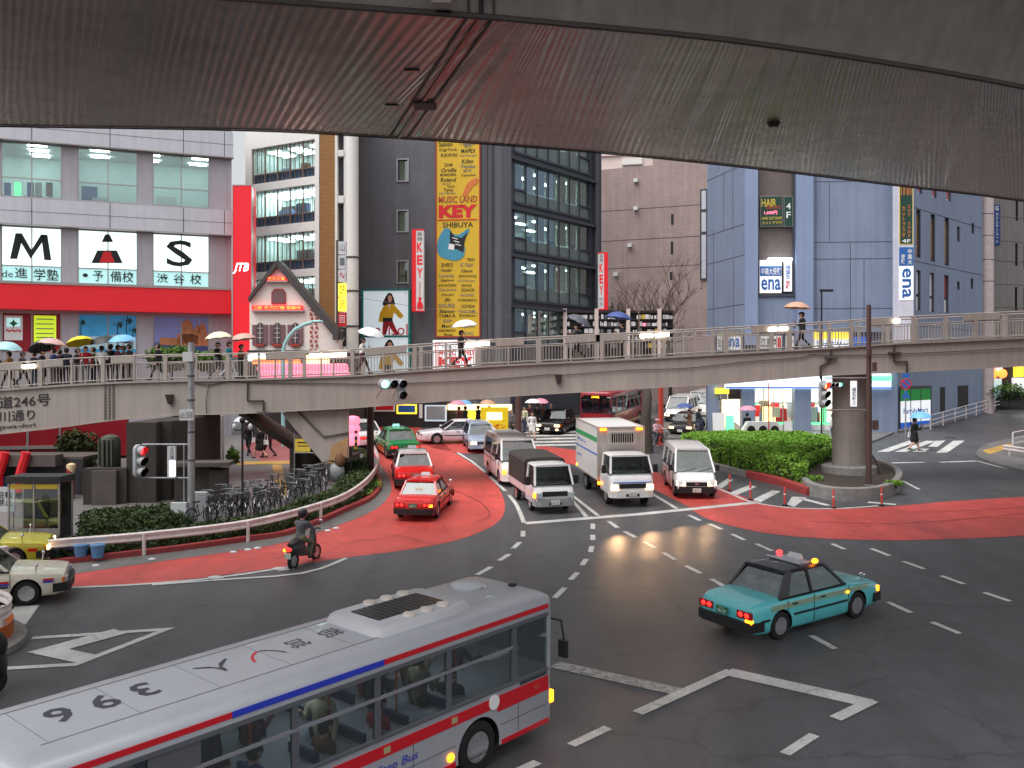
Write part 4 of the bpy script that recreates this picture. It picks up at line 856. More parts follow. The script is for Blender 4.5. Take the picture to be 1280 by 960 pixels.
# glazed flank receding to the right
F5 = Fac(638, 70.5, 745, 80); mb = MB(); fy = [(120,190),(199,253),(261,313),(320,375),(383,430)]
hol = []; sA, sB = F5.s_(643), F5.s_(737)
fl2 = []
for y0, y1 in fy: fl2.append((F5.z_(643,y1-2), F5.z_(643,y0+2)))
for za, zb_ in fl2: hol.append((sA, sB, za, zb_))
F5.wall(mb, F5.s_(638), F5.s_(745), 2.5, tz, hol, 'render_dark_frame', dep=.18); F5.box(mb, F5.s_(745)-.3, F5.s_(745), 2.5, tz, -.01, -8, 'render_dark_frame'); mb.build('glazed_flank', b3)
for k, (za, zb_) in enumerate(fl2):
    room(F5, 'floor_interior', b3, sA, sB, za+.02, zb_-.02, 6, 'room_wall' if k < 3 else 'room_dark', 'tube_white', 3, 8, -.4, seed=40+k, rows=3)
    f = MB()
    for i in range(8):
        u = sA+(sB-sA)*i/7; F5.box(f, u-.03, u+.03, za, zb_, .02, -.08, 'render_dark_frame')
    for q0, q1 in ((0,1),(6,7)): F5.box(f, sA+(sB-sA)*q0/7, sA+(sB-sA)*q1/7, za+(zb_-za)*.3-.06, za+(zb_-za)*.3+.06, .03, -.2, 'render_dark_frame')
    F5.box(f, F5.s_(638)-.2, F5.s_(745), zb_+.02, zb_+.2, .35, .01, 'render_dark_frame'); F5.box(f, sA, sB, za-.2, za-.02, .1, .01, 'render_dark_frame'); fo = f.build('window', b3)
    g_ = MB(); F5.box(g_, sA, sB, za+(zb_-za)*.28, zb_, -.12, -.135, 'tower_glass'); F5.box(g_, sA, sB, za, za+(zb_-za)*.28, -.12, -.135, 'spandrel_glass' if 'spandrel_glass' in MATS else (mat('spandrel_glass', srgb(120,132,130), .2, noise=.15) and 'spandrel_glass')); g_.build('pane', fo)
    r2 = random.Random(k); cu = MB()
    for i in range(7):
        if r2.random() < .78:
            u = sA+(sB-sA)*(i+.1)/7; F5.box(cu, u, u+(sB-sA)/7*.8, za+.1+(zb_-za)*.3*(r2.random() < .5), zb_-.1, -.3, -.34, r2.choice(['desk_white','ceiling_white','metal_column']))
    if k == 2:
        for i in (1,3,5):
            u = sA+(sB-sA)*(i+.5)/7
            for j, m_ in enumerate(('ink_blue','lit_pink','ink_yellow')): F5.box(cu, u-.35, u+.35, zb_-2.0-.35*j, zb_-1.7-.35*j, -.25, -.29, m_)
    if cu.v: cu.build('blind', b3)
mb = MB(); q = Vector(F5.pt(F5.s_(744), 0, .2)); mb.tube((q.x,q.y,3), (q.x,q.y,tz), .35, 'render_dark_frame', n=16); mb.build('corner_column', b3)
# yellow banner
bn = empty('music_banner', (0,0,0), 'tall yellow banner with instrument makers names and a blue guitar on the dark building', 'banner')
mb = MB(); F.pbox(mb, 546.5, 100, 599.5, 420.5, .16, .05, 'banner_yellow'); mb.build('banner_sheet', bn)
mb = MB(); 
for q in ((545,98,546.6,422),(599.4,98,601,422)): F.pbox(mb, *q, .2, .04, 'brick_trim')
F.pbox(mb, 545, 420.3, 601, 422, .21, .04, 'brick_trim'); mb.build('banner_frame', bn)
mb = MB(); tb = lambda s_, x0, y0, x1, y1, m_='ink', **k: F.ptxt(mb, s_, x0, y0, x1, y1, m_, off=.19, **k)
rows = [('Taylor',574,178,596,184),('Sabian',549,178,566,184),('DigiTech',550,186.5,572,190.5),('ax',581,181,590,185),('MAPEX',577,187,595,192),('KAWAI',552,192.5,572,197),('Steinberger',575,194,597,197),('ZOOM',556,205,566,209),('Killer',578,200,593,205),
 ('Vestax',576,206,595,211),('Orville',552,211,571,216),('MORIDAIRA',551,217.5,571,221),('MTR',580,212.5,590,216),('Caparison',577,218,595,222),('Roland',551,223,571,228),('Seymour',553,229,565,232),('Duncan',560,232,569,235),('Tama',555,236,567,240),('Dean Markley',550,241,570,244),
 ('TRIO',584,323,594,327),('SHIRO',552,329,567,334),('K.Yairi',576,329,592,334),('Fender',552,336,566,340),('Gibson',577,337,591,341),('Landola',550,343,568,347),('ENSONIQ',574,344,596,347.5),('Epiphone',552,349,568,353),('Q Dillinger',573,350,595,353),('INVADERS',549,355.5,571,358.5),('DW.DS',578,355.5,590,359),
 ('Takamine',549,361,571,364),('SONOR',577,361,594,365),('Aria pro',552,367,568,371),('HUGHES',576,367.5,593,371),('JBL',556,373,565,378),('STEINBERG',573,374,596,377),('SHURE',549,380,569,385),('UCHIDA',577,381,594,385),('Ibanez',550,387,569,391.5),('TASCAM',574,387.5,594,391.5),
 ('TAMA·R',549,393,570,397),('Zildjian',574,393,596,397),('ESP',555,399.5,566,403.5),('▼',582,400,586,403),('Morris',553,405.5,568,410),('YAMAHA',574,406,594,410),('NORDMENDE',549,412,570,415),('Bose',556,416.5,566,420),('KORG',580,415,592,419)]
for k, rw in enumerate(rows): tb(rw[0], rw[1], rw[2], rw[3], rw[4], 'ink' if k % 3 else 'ink_grey', bold=.01, shear=.25 if rw[0] in ('Orville','Roland','Gibson','Fender','Aria pro','Ibanez','K.Yairi','Epiphone') else 0)
tb('MUSIC LAND', 549, 246, 597, 254.5, 'brick_trim', bold=.015); tb('KEY', 549, 257, 597, 273, 'ink_red', bold=.06); F.pbox(mb, 548, 275, 597, 276.4, .19, .165, 'ink_red'); tb('SHIBUYA', 554, 278.5, 592, 285, 'ink', bold=.01); mb.build('banner_lettering', bn)
mat('guitar_blue', srgb(70,150,180), .4, noise=.05); mb = MB(); gg = lambda a, b, k: F.pt(F.s_(a), F.z_(a, b), k)
body = smooth_line([(556,286),(550,296),(546.8,308),(549,319),(558,324),(570,326),(579,322),(582,312),(580,302),(586,292),(586.5,286),(580,290),(573,294),(566,292),(562,286),(556,286)], 3)[:-1]
mb.loft([[gg(a,b,.17) for a, b in body], [gg(a,b,.2) for a, b in body]], 'guitar_blue', smooth=False)
pg = [(563,288),(569,296),(578,298),(585,290),(581,303),(580,316),(572,312),(563,309)]; mb.loft([[gg(a,b,.201) for a, b in pg], [gg(a,b,.215) for a, b in pg]], 'ink', smooth=False)
for a, b_ in ((566,296),(568,300),(570,304)): mb.quad(gg(a,b_+2,.22), gg(a+7,b_+4,.22), gg(a+7,b_+3,.22), gg(a,b_+1,.22), 'ink_white')
mb.quad(gg(561,312,.22), gg(568,313,.22), gg(569,306,.22), gg(562,305,.22), 'ink_white')
mb.build('guitar_picture', bn); mb = MB()
nk = [(578,245),(581,238),(584,231),(589,226),(596,223),(599,225),(596,231),(592,233),(588,239),(583,246)]; mb.loft([[gg(a,b,.17) for a, b in nk], [gg(a,b,.2) for a, b in nk]], 'ink_orange', smooth=False)
mb.build('guitar_picture', bn)
# projecting KEY sign, white sign, poster billboards
def ksign(name, label, d, x0, x1, xr, y0, y1, tx, side):
    o = empty(name, (0,0,0), label, 'sign'); FF = Fac(x0, d, x1+.01, d); mb = MB()
    FF.pbox(mb, x0, y0, x1, y1, 0, -.9, 'ink_white'); mb.build('sign_face', o)
    mb = MB(); FF.pbox(mb, *(xr[0], y0-1, xr[1], y1+1), .03, -.92, 'sign_red'); FF.pbox(mb, min(x0,xr[0]), y0-1.6, max(x1,xr[1]), y0, .032, -.9, 'sign_red'); FF.pbox(mb, x0, y1, x1, y1+1.2, .031, -.9, 'sign_red'); mb.build('red_edge', o)
    mb = MB(); n_ = len(tx); h = (y1-y0)
    for ch, a, b_ in tx: FF.ptxt(mb, ch, x0+1.3, y0+h*a, x1-1.2, y0+h*b_, 'sign_red' if ch in 'KEY' else 'ink_grey', off=.02, bold=.03 if ch in 'KEY' else 0)
    mb.build('lettering', o); return FF, o
FF, o = ksign('projecting_sign', 'red edged white vertical sign lettered KEY high on the dark wall beside the yellow banner', 69.6, 520, 529.5, (515,520), 288, 388, (('楽',.02,.07),('器',.08,.13),('K',.15,.27),('E',.31,.43),('Y',.47,.59)), 0)
mb = MB(); gq = lambda a, b: FF.pt(FF.s_(a), FF.z_(a, b), .03); mb.poly([gq(a,b) for a, b in smooth_line([(521.5,386),(528.5,386),(528,379),(525.8,376),(528,371),(524.5,373),(522.5,371),(523.4,376),(521.5,380),(521.5,386)],2)[:-1]], 'sign_red'); mb.quad(gq(524.3,373), gq(525.3,373), gq(525.3,352), gq(524.3,352), 'ink_orange'); mb.build('guitar_mark', o)
ksign('projecting_sign', 'small red and white vertical KEY sign at the right foot of the glazed corner', 77, 748, 755, (755,760), 317, 386, (('楽',.02,.08),('器',.09,.15),('K',.18,.34),('E',.38,.54),('Y',.58,.74),('中',.8,.86),('古',.88,.94)), 1)
def billboard(x0, y0, x1, y1, label, full):
    o = empty('billboard', (0,0,0), label, 'billboard'); FF = Fac(x0, 71.3, x1, 71); mb = MB(); pts = FF.rect(x0,y0,x1,y1); u0,u1,z0_,z1_ = pts
    for q in ((u0-.1,u0+.06,z0_-.05,z1_+.1),(u1-.06,u1+.1,z0_-.05,z1_+.1),(u0+.06,u1-.06,z1_-.02,z1_+.1),(u0+.06,u1-.06,z0_-.05,z0_+.04)): FF.box(mb, *q, .1, -.3, 'frame_teal' if 'frame_teal' in MATS else (mat('frame_teal', srgb(20,140,128), .4) and 'frame_teal'))
    mb.build('frame', o); mb = MB(); FF.box(mb, u0+.06, u1-.06, z0_+.04, z1_-.02, .02, -.2, 'poster_pale' if 'poster_pale' in MATS else (emis('poster_pale', (208,224,232), .35) and 'poster_pale')); mb.build('poster', o)
    w, h = u1-u0, (z1_-z0_ if full else (z1_-z0_)*1.0); H_ = h if full else h*1.15
    def q_(pts_, m_, k):
        f = MB(); f.loft([[FF.pt(u0+w*a, z1_-H_*b, k), ][0] for a, b in pts_] and [[FF.pt(u0+w*a, z1_-H_*b, k) for a, b in pts_], [FF.pt(u0+w*a, z1_-H_*b, k+.01) for a, b in pts_]], m_, smooth=False); return f
    if not full: clip = lambda P_: [(a, min(b, .82)) for a, b in P_]
    else: clip = lambda P_: P_
    f = MB()
    def add(pts_, m_, k):
        pts_ = clip(pts_); f.loft([[FF.pt(u0+w*a, z1_-H_*b, k) for a, b in pts_], [FF.pt(u0+w*a, z1_-H_*b, k+.008) for a, b in pts_]], m_, smooth=False)
    add([(.42,.3),(.5,.12),(.56,.05),(.62,.06),(.67,.16),(.7,.3),(.6,.36),(.5,.38)], 'hair', .025)
    add([(.54,.13),(.58,.1),(.63,.13),(.635,.2),(.6,.26),(.56,.24)], 'skin', .04)
    add([(.45,.34),(.55,.3),(.66,.3),(.72,.36),(.88,.55),(.84,.62),(.78,.6),(.68,.48),(.64,.64),(.44,.64),(.42,.7),(.34,.68),(.37,.5)], 'coat_yellow' if 'coat_yellow' in MATS else (mat('coat_yellow', srgb(222,178,20), .6) and 'coat_yellow'), .034)
    add([(.55,.3),(.6,.3),(.585,.42)], 'ink_white', .044); add([(.44,.6),(.64,.6),(.65,.68),(.43,.68)], 'ink', .046)
    add([(.44,.68),(.65,.68),(.78,.98),(.7,.98),(.56,.78),(.5,.98),(.42,.98)], 'shop_red', .03)
    f.build('model_picture', o)
    if full:
        f = MB(); f.text('marisol', lambda x, y: FF.pt(u0+w*.5+x, z1_-h*.86+y, .055), h*.25, 'ink_red', w=w*.94, bold=.0); f.text('60', lambda x, y: FF.pt(u0+w*.92+x, z1_-h*.06+y, .03), h*.03, 'ink_grey'); f.build('lettering', o)
    return o
billboard(453.5, 363.5, 511.5, 420, 'upper teal framed fashion poster lettered marisol on the dark wall', True)
billboard(453.5, 421.5, 511.5, 472, 'lower teal framed fashion poster half hidden by the footbridge rail', False)
o = empty('wall_sign', (0,0,0), 'white sign with red double border and big red letters under the yellow banner', 'sign'); FF = Fac(540, 69.8, 600, 69.6)
mb = MB(); FF.pbox(mb, 541, 425, 599, 462, 0, -.3, 'sign_plain'); mb.build('sign_face', o)
mb = MB()
for i, q in enumerate(((544,427.5,596,428.6),(544,427.5,545,462),(595,427.5,596,462),(547,430.5,593,431.2),(547,430.5,547.7,462),(592.3,430.5,593,462))): FF.pbox(mb, *q, .02+.002*i, .002, 'sign_red')
FF.ptxt(mb, 'KEY', 548, 446, 592, 459, 'sign_red', off=.03, bold=.05); FF.ptxt(mb, 'MUSIC LAND', 549, 437, 592, 444, 'sign_red', off=.03, bold=.02); FF.ptxt(mb, 'SHIBUYA', 552, 432.5, 575, 435.5, 'ink', off=.03); mb.build('lettering', o)
# bill board hoarding at street level under the bridge
mb = MB(); ho = empty('shop_front', (0,0,0), 'black shop front with framed posters below the dark music building', 'shop'); FF = Fac(446, 70.8, 640, 69.4)
FF.pbox(mb, 446, 500, 560, 545, .5, .05, 'dark_wall'); mb.build('wall', ho)
for q, m_ in (((470,505,496,514),'ink_white'),((498,505,523,517),'lit_yellow'),((526,505,530,522),'ink_white'),((533,506,560,526),'poster_pale')):
    f = MB(); FF.pbox(f, *q, .56, .5, m_); FF.pbox(f, q[0]+2, q[1]+1.5, q[2]-2, q[3]-2, .575, .561, 'ink_red' if m_ == 'ink_white' else ('ink_blue' if m_ == 'lit_yellow' else 'desk_grey')); f.build('poster', ho)
f = MB(); FF.pbox(f, 562, 505, 640, 512, .7, .1, 'lit_warm'); FF.pbox(f, 585, 512, 605, 530, .5, .1, 'lit_yellow'); FF.pbox(f, 620, 512, 634, 528, .5, .1, 'tube_cool'); f.build('lit_window', ho)
f = MB(); FF.pbox(f, 560, 512, 584.5, 545, .1, .05, 'dark_wall'); f.build('doorway', ho); f = MB(); FF.pbox(f, 606, 512, 619, 545, .1, .05, 'dark_wall'); f.build('doorway', ho)
f = MB(); FF.pbox(f, 630, 505, 641, 545, .1, .05, 'dark_wall'); f.build('doorway', ho)
# ---------------------------------------------------------------- brown tiled block and the pale one behind it
b4 = empty('brown_building', (0,0,0), 'plain brown tiled building between the glazed corner and the blue building', 'building'); F = Fac(640, 96, 890, 88)
mb = MB(); sl_ = [F.rect(842-2, y0, 843.5, y1) for y0, y1 in ((268,281),(302,318))]; ztop = F.z_(815,197); F.wall(mb, F.s_(640), F.s_(890), 2, 40, sl_, 'brown_tile', dep=.3)
mb.T = Matrix(); mb.v = []; mb.f = []; mb.m = []; mb.sm = []
F.wall(mb, F.s_(640), F.s_(816), 2, F.z_(760,211.5), [], 'brown_tile'); F.wall(mb, F.s_(816), F.s_(890), 2, 42, [], 'brown_tile')
F.box(mb, F.s_(816)-.01, F.s_(816)+.3, F.z_(760,211.5), 42, -.01, -8, 'brown_tile'); F.box(mb, F.s_(640), F.s_(816), F.z_(760,211.5)-.3, F.z_(760,211.5)-.01, -.01, -8, 'brown_tile'); mb.build('wall', b4)
mb = MB(); 
for y in (262,300,335): F.box(mb, F.s_(640), F.s_(890), F.z_(790,y), F.z_(790,y)+.05, .015, -.1, 'joint_dark')
mb.build('floor_line', b4)
for i, (x, y) in enumerate(((795.5,226),(795.5,261),(788,307),(770.5,343))):
    mb = MB(); F.pbox(mb, x-2.4, y-2, x+2.4, y+2.2, .35, .02, 'ink_white'); mb.build('wall_vent', b4)
for x, y0, y1 in ((840.5,268,281),(840,302,318),(839,340,350)):
    mb = MB(); F.pbox(mb, x-1.6, y0, x+1.6, y1, .03, .005, 'dark_wall'); mb.build('window', b4)
mb = MB(); F.pbox(mb, 875.5, 237, 884, 350, .15, .01, 'joint_dark'); F.pbox(mb, 877.5, 239, 883, 262, .18, .151, 'metal_panel'); F.pbox(mb, 877.5, 266, 883, 290, .18, .151, 'metal_panel'); F.pbox(mb, 877.5, 294, 883, 348, .18, .151, 'metal_panel'); mb.build('window', b4)
b5 = empty('pale_building', (0,0,0), 'pale pink rooftop block just visible above the brown building', 'building'); FF = Fac(740, 120, 830, 118); mb = MB()
FF.pbox(mb, 700, 198, 830, 300, 0, -10, 'pale_render'); mb.build('wall', b5); mb = MB(); FF.pbox(mb, 778, 199.5, 803, 207, .5, .01, 'white_render'); FF.pbox(mb, 700, 196.5, 817, 198.5, .3, -10.2, 'pale_render'); mb.build('parapet', b5)
# shoe-shelf like billboard rack in front of the brown building
rk = empty('display_wall', (0,0,0), 'long dark lattice display wall with four pale pillars beside the music building', 'hoarding'); FF = Fac(683, 76, 842, 76)
mb = MB(); FF.pbox(mb, 686, 389, 842, 450, -.3, -.6, 'dark_wall'); FF.pbox(mb, 686, 388, 842, 391, 0, -.3, 'wood_dark')
for y in (399,408,417,426,435): FF.pbox(mb, 686, y, 842, y+1.2, .0, -.3, 'wood_dark')
mb.build('shelf', rk)
for x in (706, 745.5, 785, 824): mb = MB(); FF.pbox(mb, x-2.3, 386, x+2.3, 450, .2, -.1, 'pale_render'); mb.build('pillar', rk)
mb = MB(); r3 = random.Random(11)
for y in (396,405,414,423,432):
    x = 688
    while x < 840:
        w = 1+r3.random()*4
        if r3.random() < .72: FF.pbox(mb, x, y-r3.random()*2.5-1.2, x+w, y+2.5, -.1, -.29, r3.choice(['ink_white','ink_white','desk_grey','ink_white','metal_panel','desk_white','ink_grey','ink_yellow' if r3.random() < .2 else 'desk_white','lit_pink' if r3.random() < .12 else 'desk_grey']))
        x += w+r3.random()*2
mb.build('display_items', rk)
# bare tree over it
def bare_tree(name, base, h, label, seed):
    r4 = random.Random(seed); t_ = empty(name, base, label, 'tree'); mb = MB(); tw = MB()
    def br(p, d, L_, r_, dep):
        q = p+d*L_; (mb if dep < 2 else tw).tube(p, q, r_, 'bark' if dep < 2 else 'twig', r1=r_*.68, n=5 if dep > 1 else 8, caps=False)
        if dep >= 6: return
        for k in range(3 if dep < 3 else 2+(r4.random() < .4)):
            e_ = Vector((r4.uniform(-1,1), r4.uniform(-1,1), r4.uniform(-.15,.8))).normalized(); nd = (d*1.0+e_*.75).normalized()
            br(q, nd, L_*r4.uniform(.62,.86), r_*.62, dep+1)
    br(Vector((0,0,0)), Vector((0,0,1)), h*.28, .2, 0); mb.build('trunk', t_); tw.build('crown', t_); return t_
q = G(838, 520); bare_tree('bare_tree', (D(838,430,80).x, 80, 4), 12.5, 'leafless tree with a haze of fine twigs before the brown building', 3)
bare_tree('bare_tree', (D(790,430,82).x, 82, 4.1), 10.5, 'smaller leafless tree behind the dark display wall', 8)
# ---------------------------------------------------------------- blue panelled building with convenience store
b6 = empty('blue_building', (0,0,0), 'blue grey panelled building with a convenience store at its foot', 'building')
Fl = Fac(884, 73, 930, 67); Fm = Fac(930, 67, 1120, 66); Fr = Fac(1121, 67.5, 1228, 80)
zc = Fm.z_(1000, 415); zs = Fm.z_(1000, 485); TZ = 32
mb = MB(); Fl.wall(mb, Fl.s_(884), Fl.s_(930), zc, TZ, [], 'blue_panel'); Fm.wall(mb, Fm.s_(930), Fm.s_(1120), zc, TZ, [(Fm.s_(948), Fm.s_(991), Fm.z_(948,370), TZ-.5)], 'blue_panel', dep=.35)
mb.build('upper_wall', b6)
mb = MB()
for ff, x0, x1, ys in ((Fl,884,930,(216,288,325,384)),(Fm,994,1120,(210,227,303,324,386))):
    for y in ys: ff.box(mb, ff.s_(x0), ff.s_(x1), ff.z_((x0+x1)/2,y), ff.z_((x0+x1)/2,y)+.045, .012, -.05, 'joint_dark')
for ff, x, y0, y1 in ((Fl,898,120,216),(Fl,916,120,288),(Fl,892,288,410),(Fl,917,325,410),(Fm,1037,228,302),(Fm,1063,303,410),(Fm,1094,110,228),(Fm,1080,325,410),(Fm,1020,120,410),(Fl,905,216,288)):
    ff.box(mb, ff.s_(x)-.02, ff.s_(x)+.02, ff.z_(x,y1), ff.z_(x,y0), .0125, -.05, 'joint_dark')
mb.build('panel_joint', b6)
for x0, x1, zl in ((930,946,zs),(993.5,1014.5,zc)):
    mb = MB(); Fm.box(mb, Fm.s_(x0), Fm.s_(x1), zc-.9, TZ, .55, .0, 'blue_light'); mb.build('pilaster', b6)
mb = MB(); Fm.box(mb, Fm.s_(948), Fm.s_(991), Fm.z_(948,368.5), TZ, -.28, -.34, 'strip_brown' if 'strip_brown' in MATS else (mat('strip_brown', srgb(112,100,96), .45, noise=.15) and 'strip_brown')); Fm.box(mb, Fm.s_(946.5), Fm.s_(948.3), Fm.z_(948,371), TZ, .1, -.2, 'render_dark_frame'); Fm.box(mb, Fm.s_(990.6), Fm.s_(993), Fm.z_(948,371), TZ, .1, -.2, 'render_dark_frame'); Fm.box(mb, Fm.s_(946.5), Fm.s_(993), Fm.z_(948,371), Fm.z_(948,367.5), .12, -.2, 'render_dark_frame'); mb.build('stair_strip', b6)
# upper row under the panels: dark band with lit windows and shop signs behind the railing
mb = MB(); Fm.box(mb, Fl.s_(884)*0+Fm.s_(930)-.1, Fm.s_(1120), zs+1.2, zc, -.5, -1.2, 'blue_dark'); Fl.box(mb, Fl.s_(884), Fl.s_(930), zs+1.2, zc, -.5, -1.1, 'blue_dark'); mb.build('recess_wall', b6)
mb = MB(); Fm.pbox(mb, 1018, 413, 1062, 434, -.2, -.49, 'lit_yellow'); Fm.pbox(mb, 897, 414, 925, 426, -.2, -.49, 'blind_warm'); mb.build('lit_window', b6)
mb = MB(); Fm.pbox(mb, 1018, 424, 1062, 437, -.1, -.19, 'sign_plain'); Fm.ptxt(mb, 'ファミリー', 1022, 427, 1060, 435, 'ink_blue', off=-.08, bold=.03); Fm.pbox(mb, 1063, 421, 1083, 435, -.1, -.4, 'sign_blue'); mb.build('shop_sign', b6)
mb = MB()
for x0, x1 in ((896,902),(904.5,925),(949,976),(981,991)): mb = MB(); Fm.pbox(mb, x0, 420, x1, 437, .3, .1, 'ink_white'); mb.build('banner_sign', b6)
mb = MB()
Fm.ptxt(mb, '塾', 896.5, 423, 901.5, 434, 'ink', off=.32); Fm.ptxt(mb, 'ena', 905, 423, 924, 434, 'ink_blue', off=.32, bold=.02); Fm.ptxt(mb, '江原塾', 950, 423, 970, 434, 'ink', off=.32, bold=.02); Fm.pbox(mb, 971, 422, 975, 436, .33, .301, 'ink_red'); Fm.ptxt(mb, '☎', 982, 423, 990, 434, 'ink', off=.32); mb.build('sign_lettering', b6)
# ground storey: columns, lit store, fascia
room(Fm, 'store_interior', b6, Fm.s_(932), Fm.s_(1044), gz(0,66)+.15, zs+.3, 9, 'store_wall' if 'store_wall' in MATS else (mat('store_wall', srgb(240,234,214), .7, emit=.9) and 'store_wall'), 'lit_shop', 6, 0, -.7, 'ceiling_white', rows=4)  # wall surface itself glows so the store looks brightly lit
mb = MB(); r5 = random.Random(2); base = gz(0, 66)+.16
for i in range(60):
    u = Fm.s_(948)+(Fm.s_(1042)-Fm.s_(948))*r5.random(); dq = -1.2-6*r5.random(); h_ = .5+1.0*r5.random()
    Fm.box(mb, u, u+.35+.5*r5.random(), base+(.8 if r5.random() < .5 else 0), base+h_+.4, dq, dq-.3, r5.choice(['desk_brown','ink_red','lit_green','desk_white','ink_yellow','desk_blue','lit_warm','ink_white']))
mb.build('store_shelves', b6)
mb = MB()
for x0, x1 in ((884,898),(927,943),(992,1013),(1085,1120)): Fm.box(mb, Fm.s_(x0), Fm.s_(x1), gz(0,66)-.3, zs+1.2, .3, -.8, 'blue_panel')
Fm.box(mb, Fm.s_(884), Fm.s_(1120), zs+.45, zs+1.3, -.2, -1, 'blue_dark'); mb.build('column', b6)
mb = MB()
for x0, x1 in ((943,992),(1013,1085)):
    a, c_ = Fm.s_(x0)+.003, Fm.s_(x1)-.003; Fm.box(mb, a, c_, gz(0,66)+.1, gz(0,66)+.55, -.3, -.4, 'ink_white'); Fm.box(mb, a, c_, gz(0,66)+.55, gz(0,66)+.7, -.29, -.4, 'lit_green')
    for i in range(5): u = a+(c_-a)*i/4; Fm.box(mb, max(a,u-.03), min(c_,u+.03), gz(0,66)+.1, zs+.4, -.28, -.38, 'alu')
    Fm.box(mb, a, c_, zs+.38, zs+.45, -.27, -.4, 'alu'); Fm.box(mb, a, c_, gz(0,66)+2.0, gz(0,66)+2.08, -.275, -.39, 'alu')
fo = mb.build('shop_window', b6); mb = MB()
for x0, x1 in ((943,992),(1013,1085)): Fm.box(mb, Fm.s_(x0)+.003, Fm.s_(x1)-.003, gz(0,66)+.7, zs+.38, -.33, -.34, 'shop_glass')
mb.build('pane', fo)
mb = MB(); Fm.box(mb, Fm.s_(905), Fm.s_(1110), zs-.05, zs+1.0, .75, .35, 'store_fascia' if 'store_fascia' in MATS else (emis('store_fascia', (214,238,250), 1.15) and 'store_fascia')); Fm.pbox(mb, 1083, 470, 1110.5, 476, .78, .3, 'lit_green'); Fm.box(mb, Fm.s_(905), Fm.s_(1110), zs-.03, zs+.08, .77, .751, 'sign_blue'); mb.build('store_fascia', b6)
# entrance left with yellow sign and green flag boards
mb = MB(); Fm.pbox(mb, 893, 485, 910, 492, .6, .3, 'lit_yellow'); Fm.pbox(mb, 904, 500, 918, 540, -.6, -.8, 'lit_warm'); Fm.pbox(mb, 911, 486, 926, 499, -.3, -.5, 'wood_dark'); mb.build('entrance_sign', b6)
# receding right flank
hl = []
for (x, y0, y1) in ((1148,262,322),(1166,268,327),(1183.5,272,332),(1148,338,388),(1165,341,390),(1183,344,391),(1198,283,302),(1216,279,292),(1215,348,361),(1198,352,362)):
    w = 2.7 if x < 1190 else 1.5; a, b_, c_, d_ = Fr.s_(x-w), Fr.s_(x+w), Fr.z_(x,y1), Fr.z_(x,y0); hl.append((a,b_,c_,d_))
for (x, y0, y1) in ((1150,215,242),(1168,215,247),(1186,215,251)): hl.append((Fr.s_(x-2.7), Fr.s_(x+2.7), Fr.z_(x,y1), Fr.z_(x,y0)))
mb = MB(); zf_ = 4.0; Fr.wall(mb, Fr.s_(1121), Fr.s_(1228), 3.0, TZ+4, hl, 'blue_panel', dep=.3, mr='render_dark_frame'); Fr.box(mb, Fr.s_(1228)-.3, Fr.s_(1228), 3, TZ+4, -.01, -8, 'blue_panel'); mb.build('flank_wall', b6)
mb = MB()
for (a, b_, c_, d_) in hl: Fr.box(mb, a, b_, c_, d_, -.25, -.3, 'window_glass'); Fr.box(mb, a, b_, c_, d_, -.4, -.45, 'dark_wall')
mb.build('window', b6)
mb = MB(); r6 = random.Random(5)
for i, (a, b_, c_, d_) in enumerate(hl):
    if i in (0,1,2): Fr.box(mb, a+.05, b_-.05, c_+.2, d_-.3, -.2, -.24, 'sticker_orange' if 'sticker_orange' in MATS else (mat('sticker_orange', srgb(150,104,66), .6, noise=.4, nscale=5) and 'sticker_orange')); mb.text('カット', lambda x, y: Fr.pt((a+b_)/2+x, (c_+d_)/2+y, -.18), (d_-c_)*.7, 'ink_yellow', w=(b_-a)*.5, vertical=True)
    if i in (3,4): Fr.box(mb, a+.03, b_-.03, c_+(d_-c_)*.42, d_-.05, -.2, -.24, 'ink_white'); mb.text('ena', lambda x, y: Fr.pt((a+b_)/2+x, c_+(d_-c_)*.7+y, -.18), (b_-a)*.5, 'ink_blue', bold=.02, vertical=True); Fr.box(mb, a+.03, b_-.03, c_+.05, c_+(d_-c_)*.35, -.2, -.24, 'ink_white')
    if i == 5: Fr.box(mb, a+.03, b_-.03, c_+(d_-c_)*.42, d_-.05, -.2, -.24, 'brick_trim'); Fr.box(mb, a+.03, b_-.03, c_+.05, c_+(d_-c_)*.35, -.2, -.24, 'ink_white')
    if i >= 10: Fr.box(mb, a+.03, b_-.03, c_+.05, d_-.05, -.2, -.24, 'ink_white'); Fr.box(mb, a+.1, b_-.1, c_+.2, c_+.9, -.19, -.199, 'ink_red')
mb.build('window_sticker', b6)
mb = MB()
for y in (262,328,408): Fr.box(mb, Fr.s_(1121), Fr.s_(1228), Fr.z_(1150,y), Fr.z_(1150,y)+.05, .012, -.05, 'joint_dark')
mb.build('floor_line', b6)
mb = MB()
for y in (175,214,252,295,318,352,382): Fr.box(mb, Fr.s_(1121.5), Fr.s_(1130), Fr.z_(1121.5,y), Fr.z_(1121.5,y)+.9, .12, .01, 'render_dark_frame')
mb.build('louvre', b6)
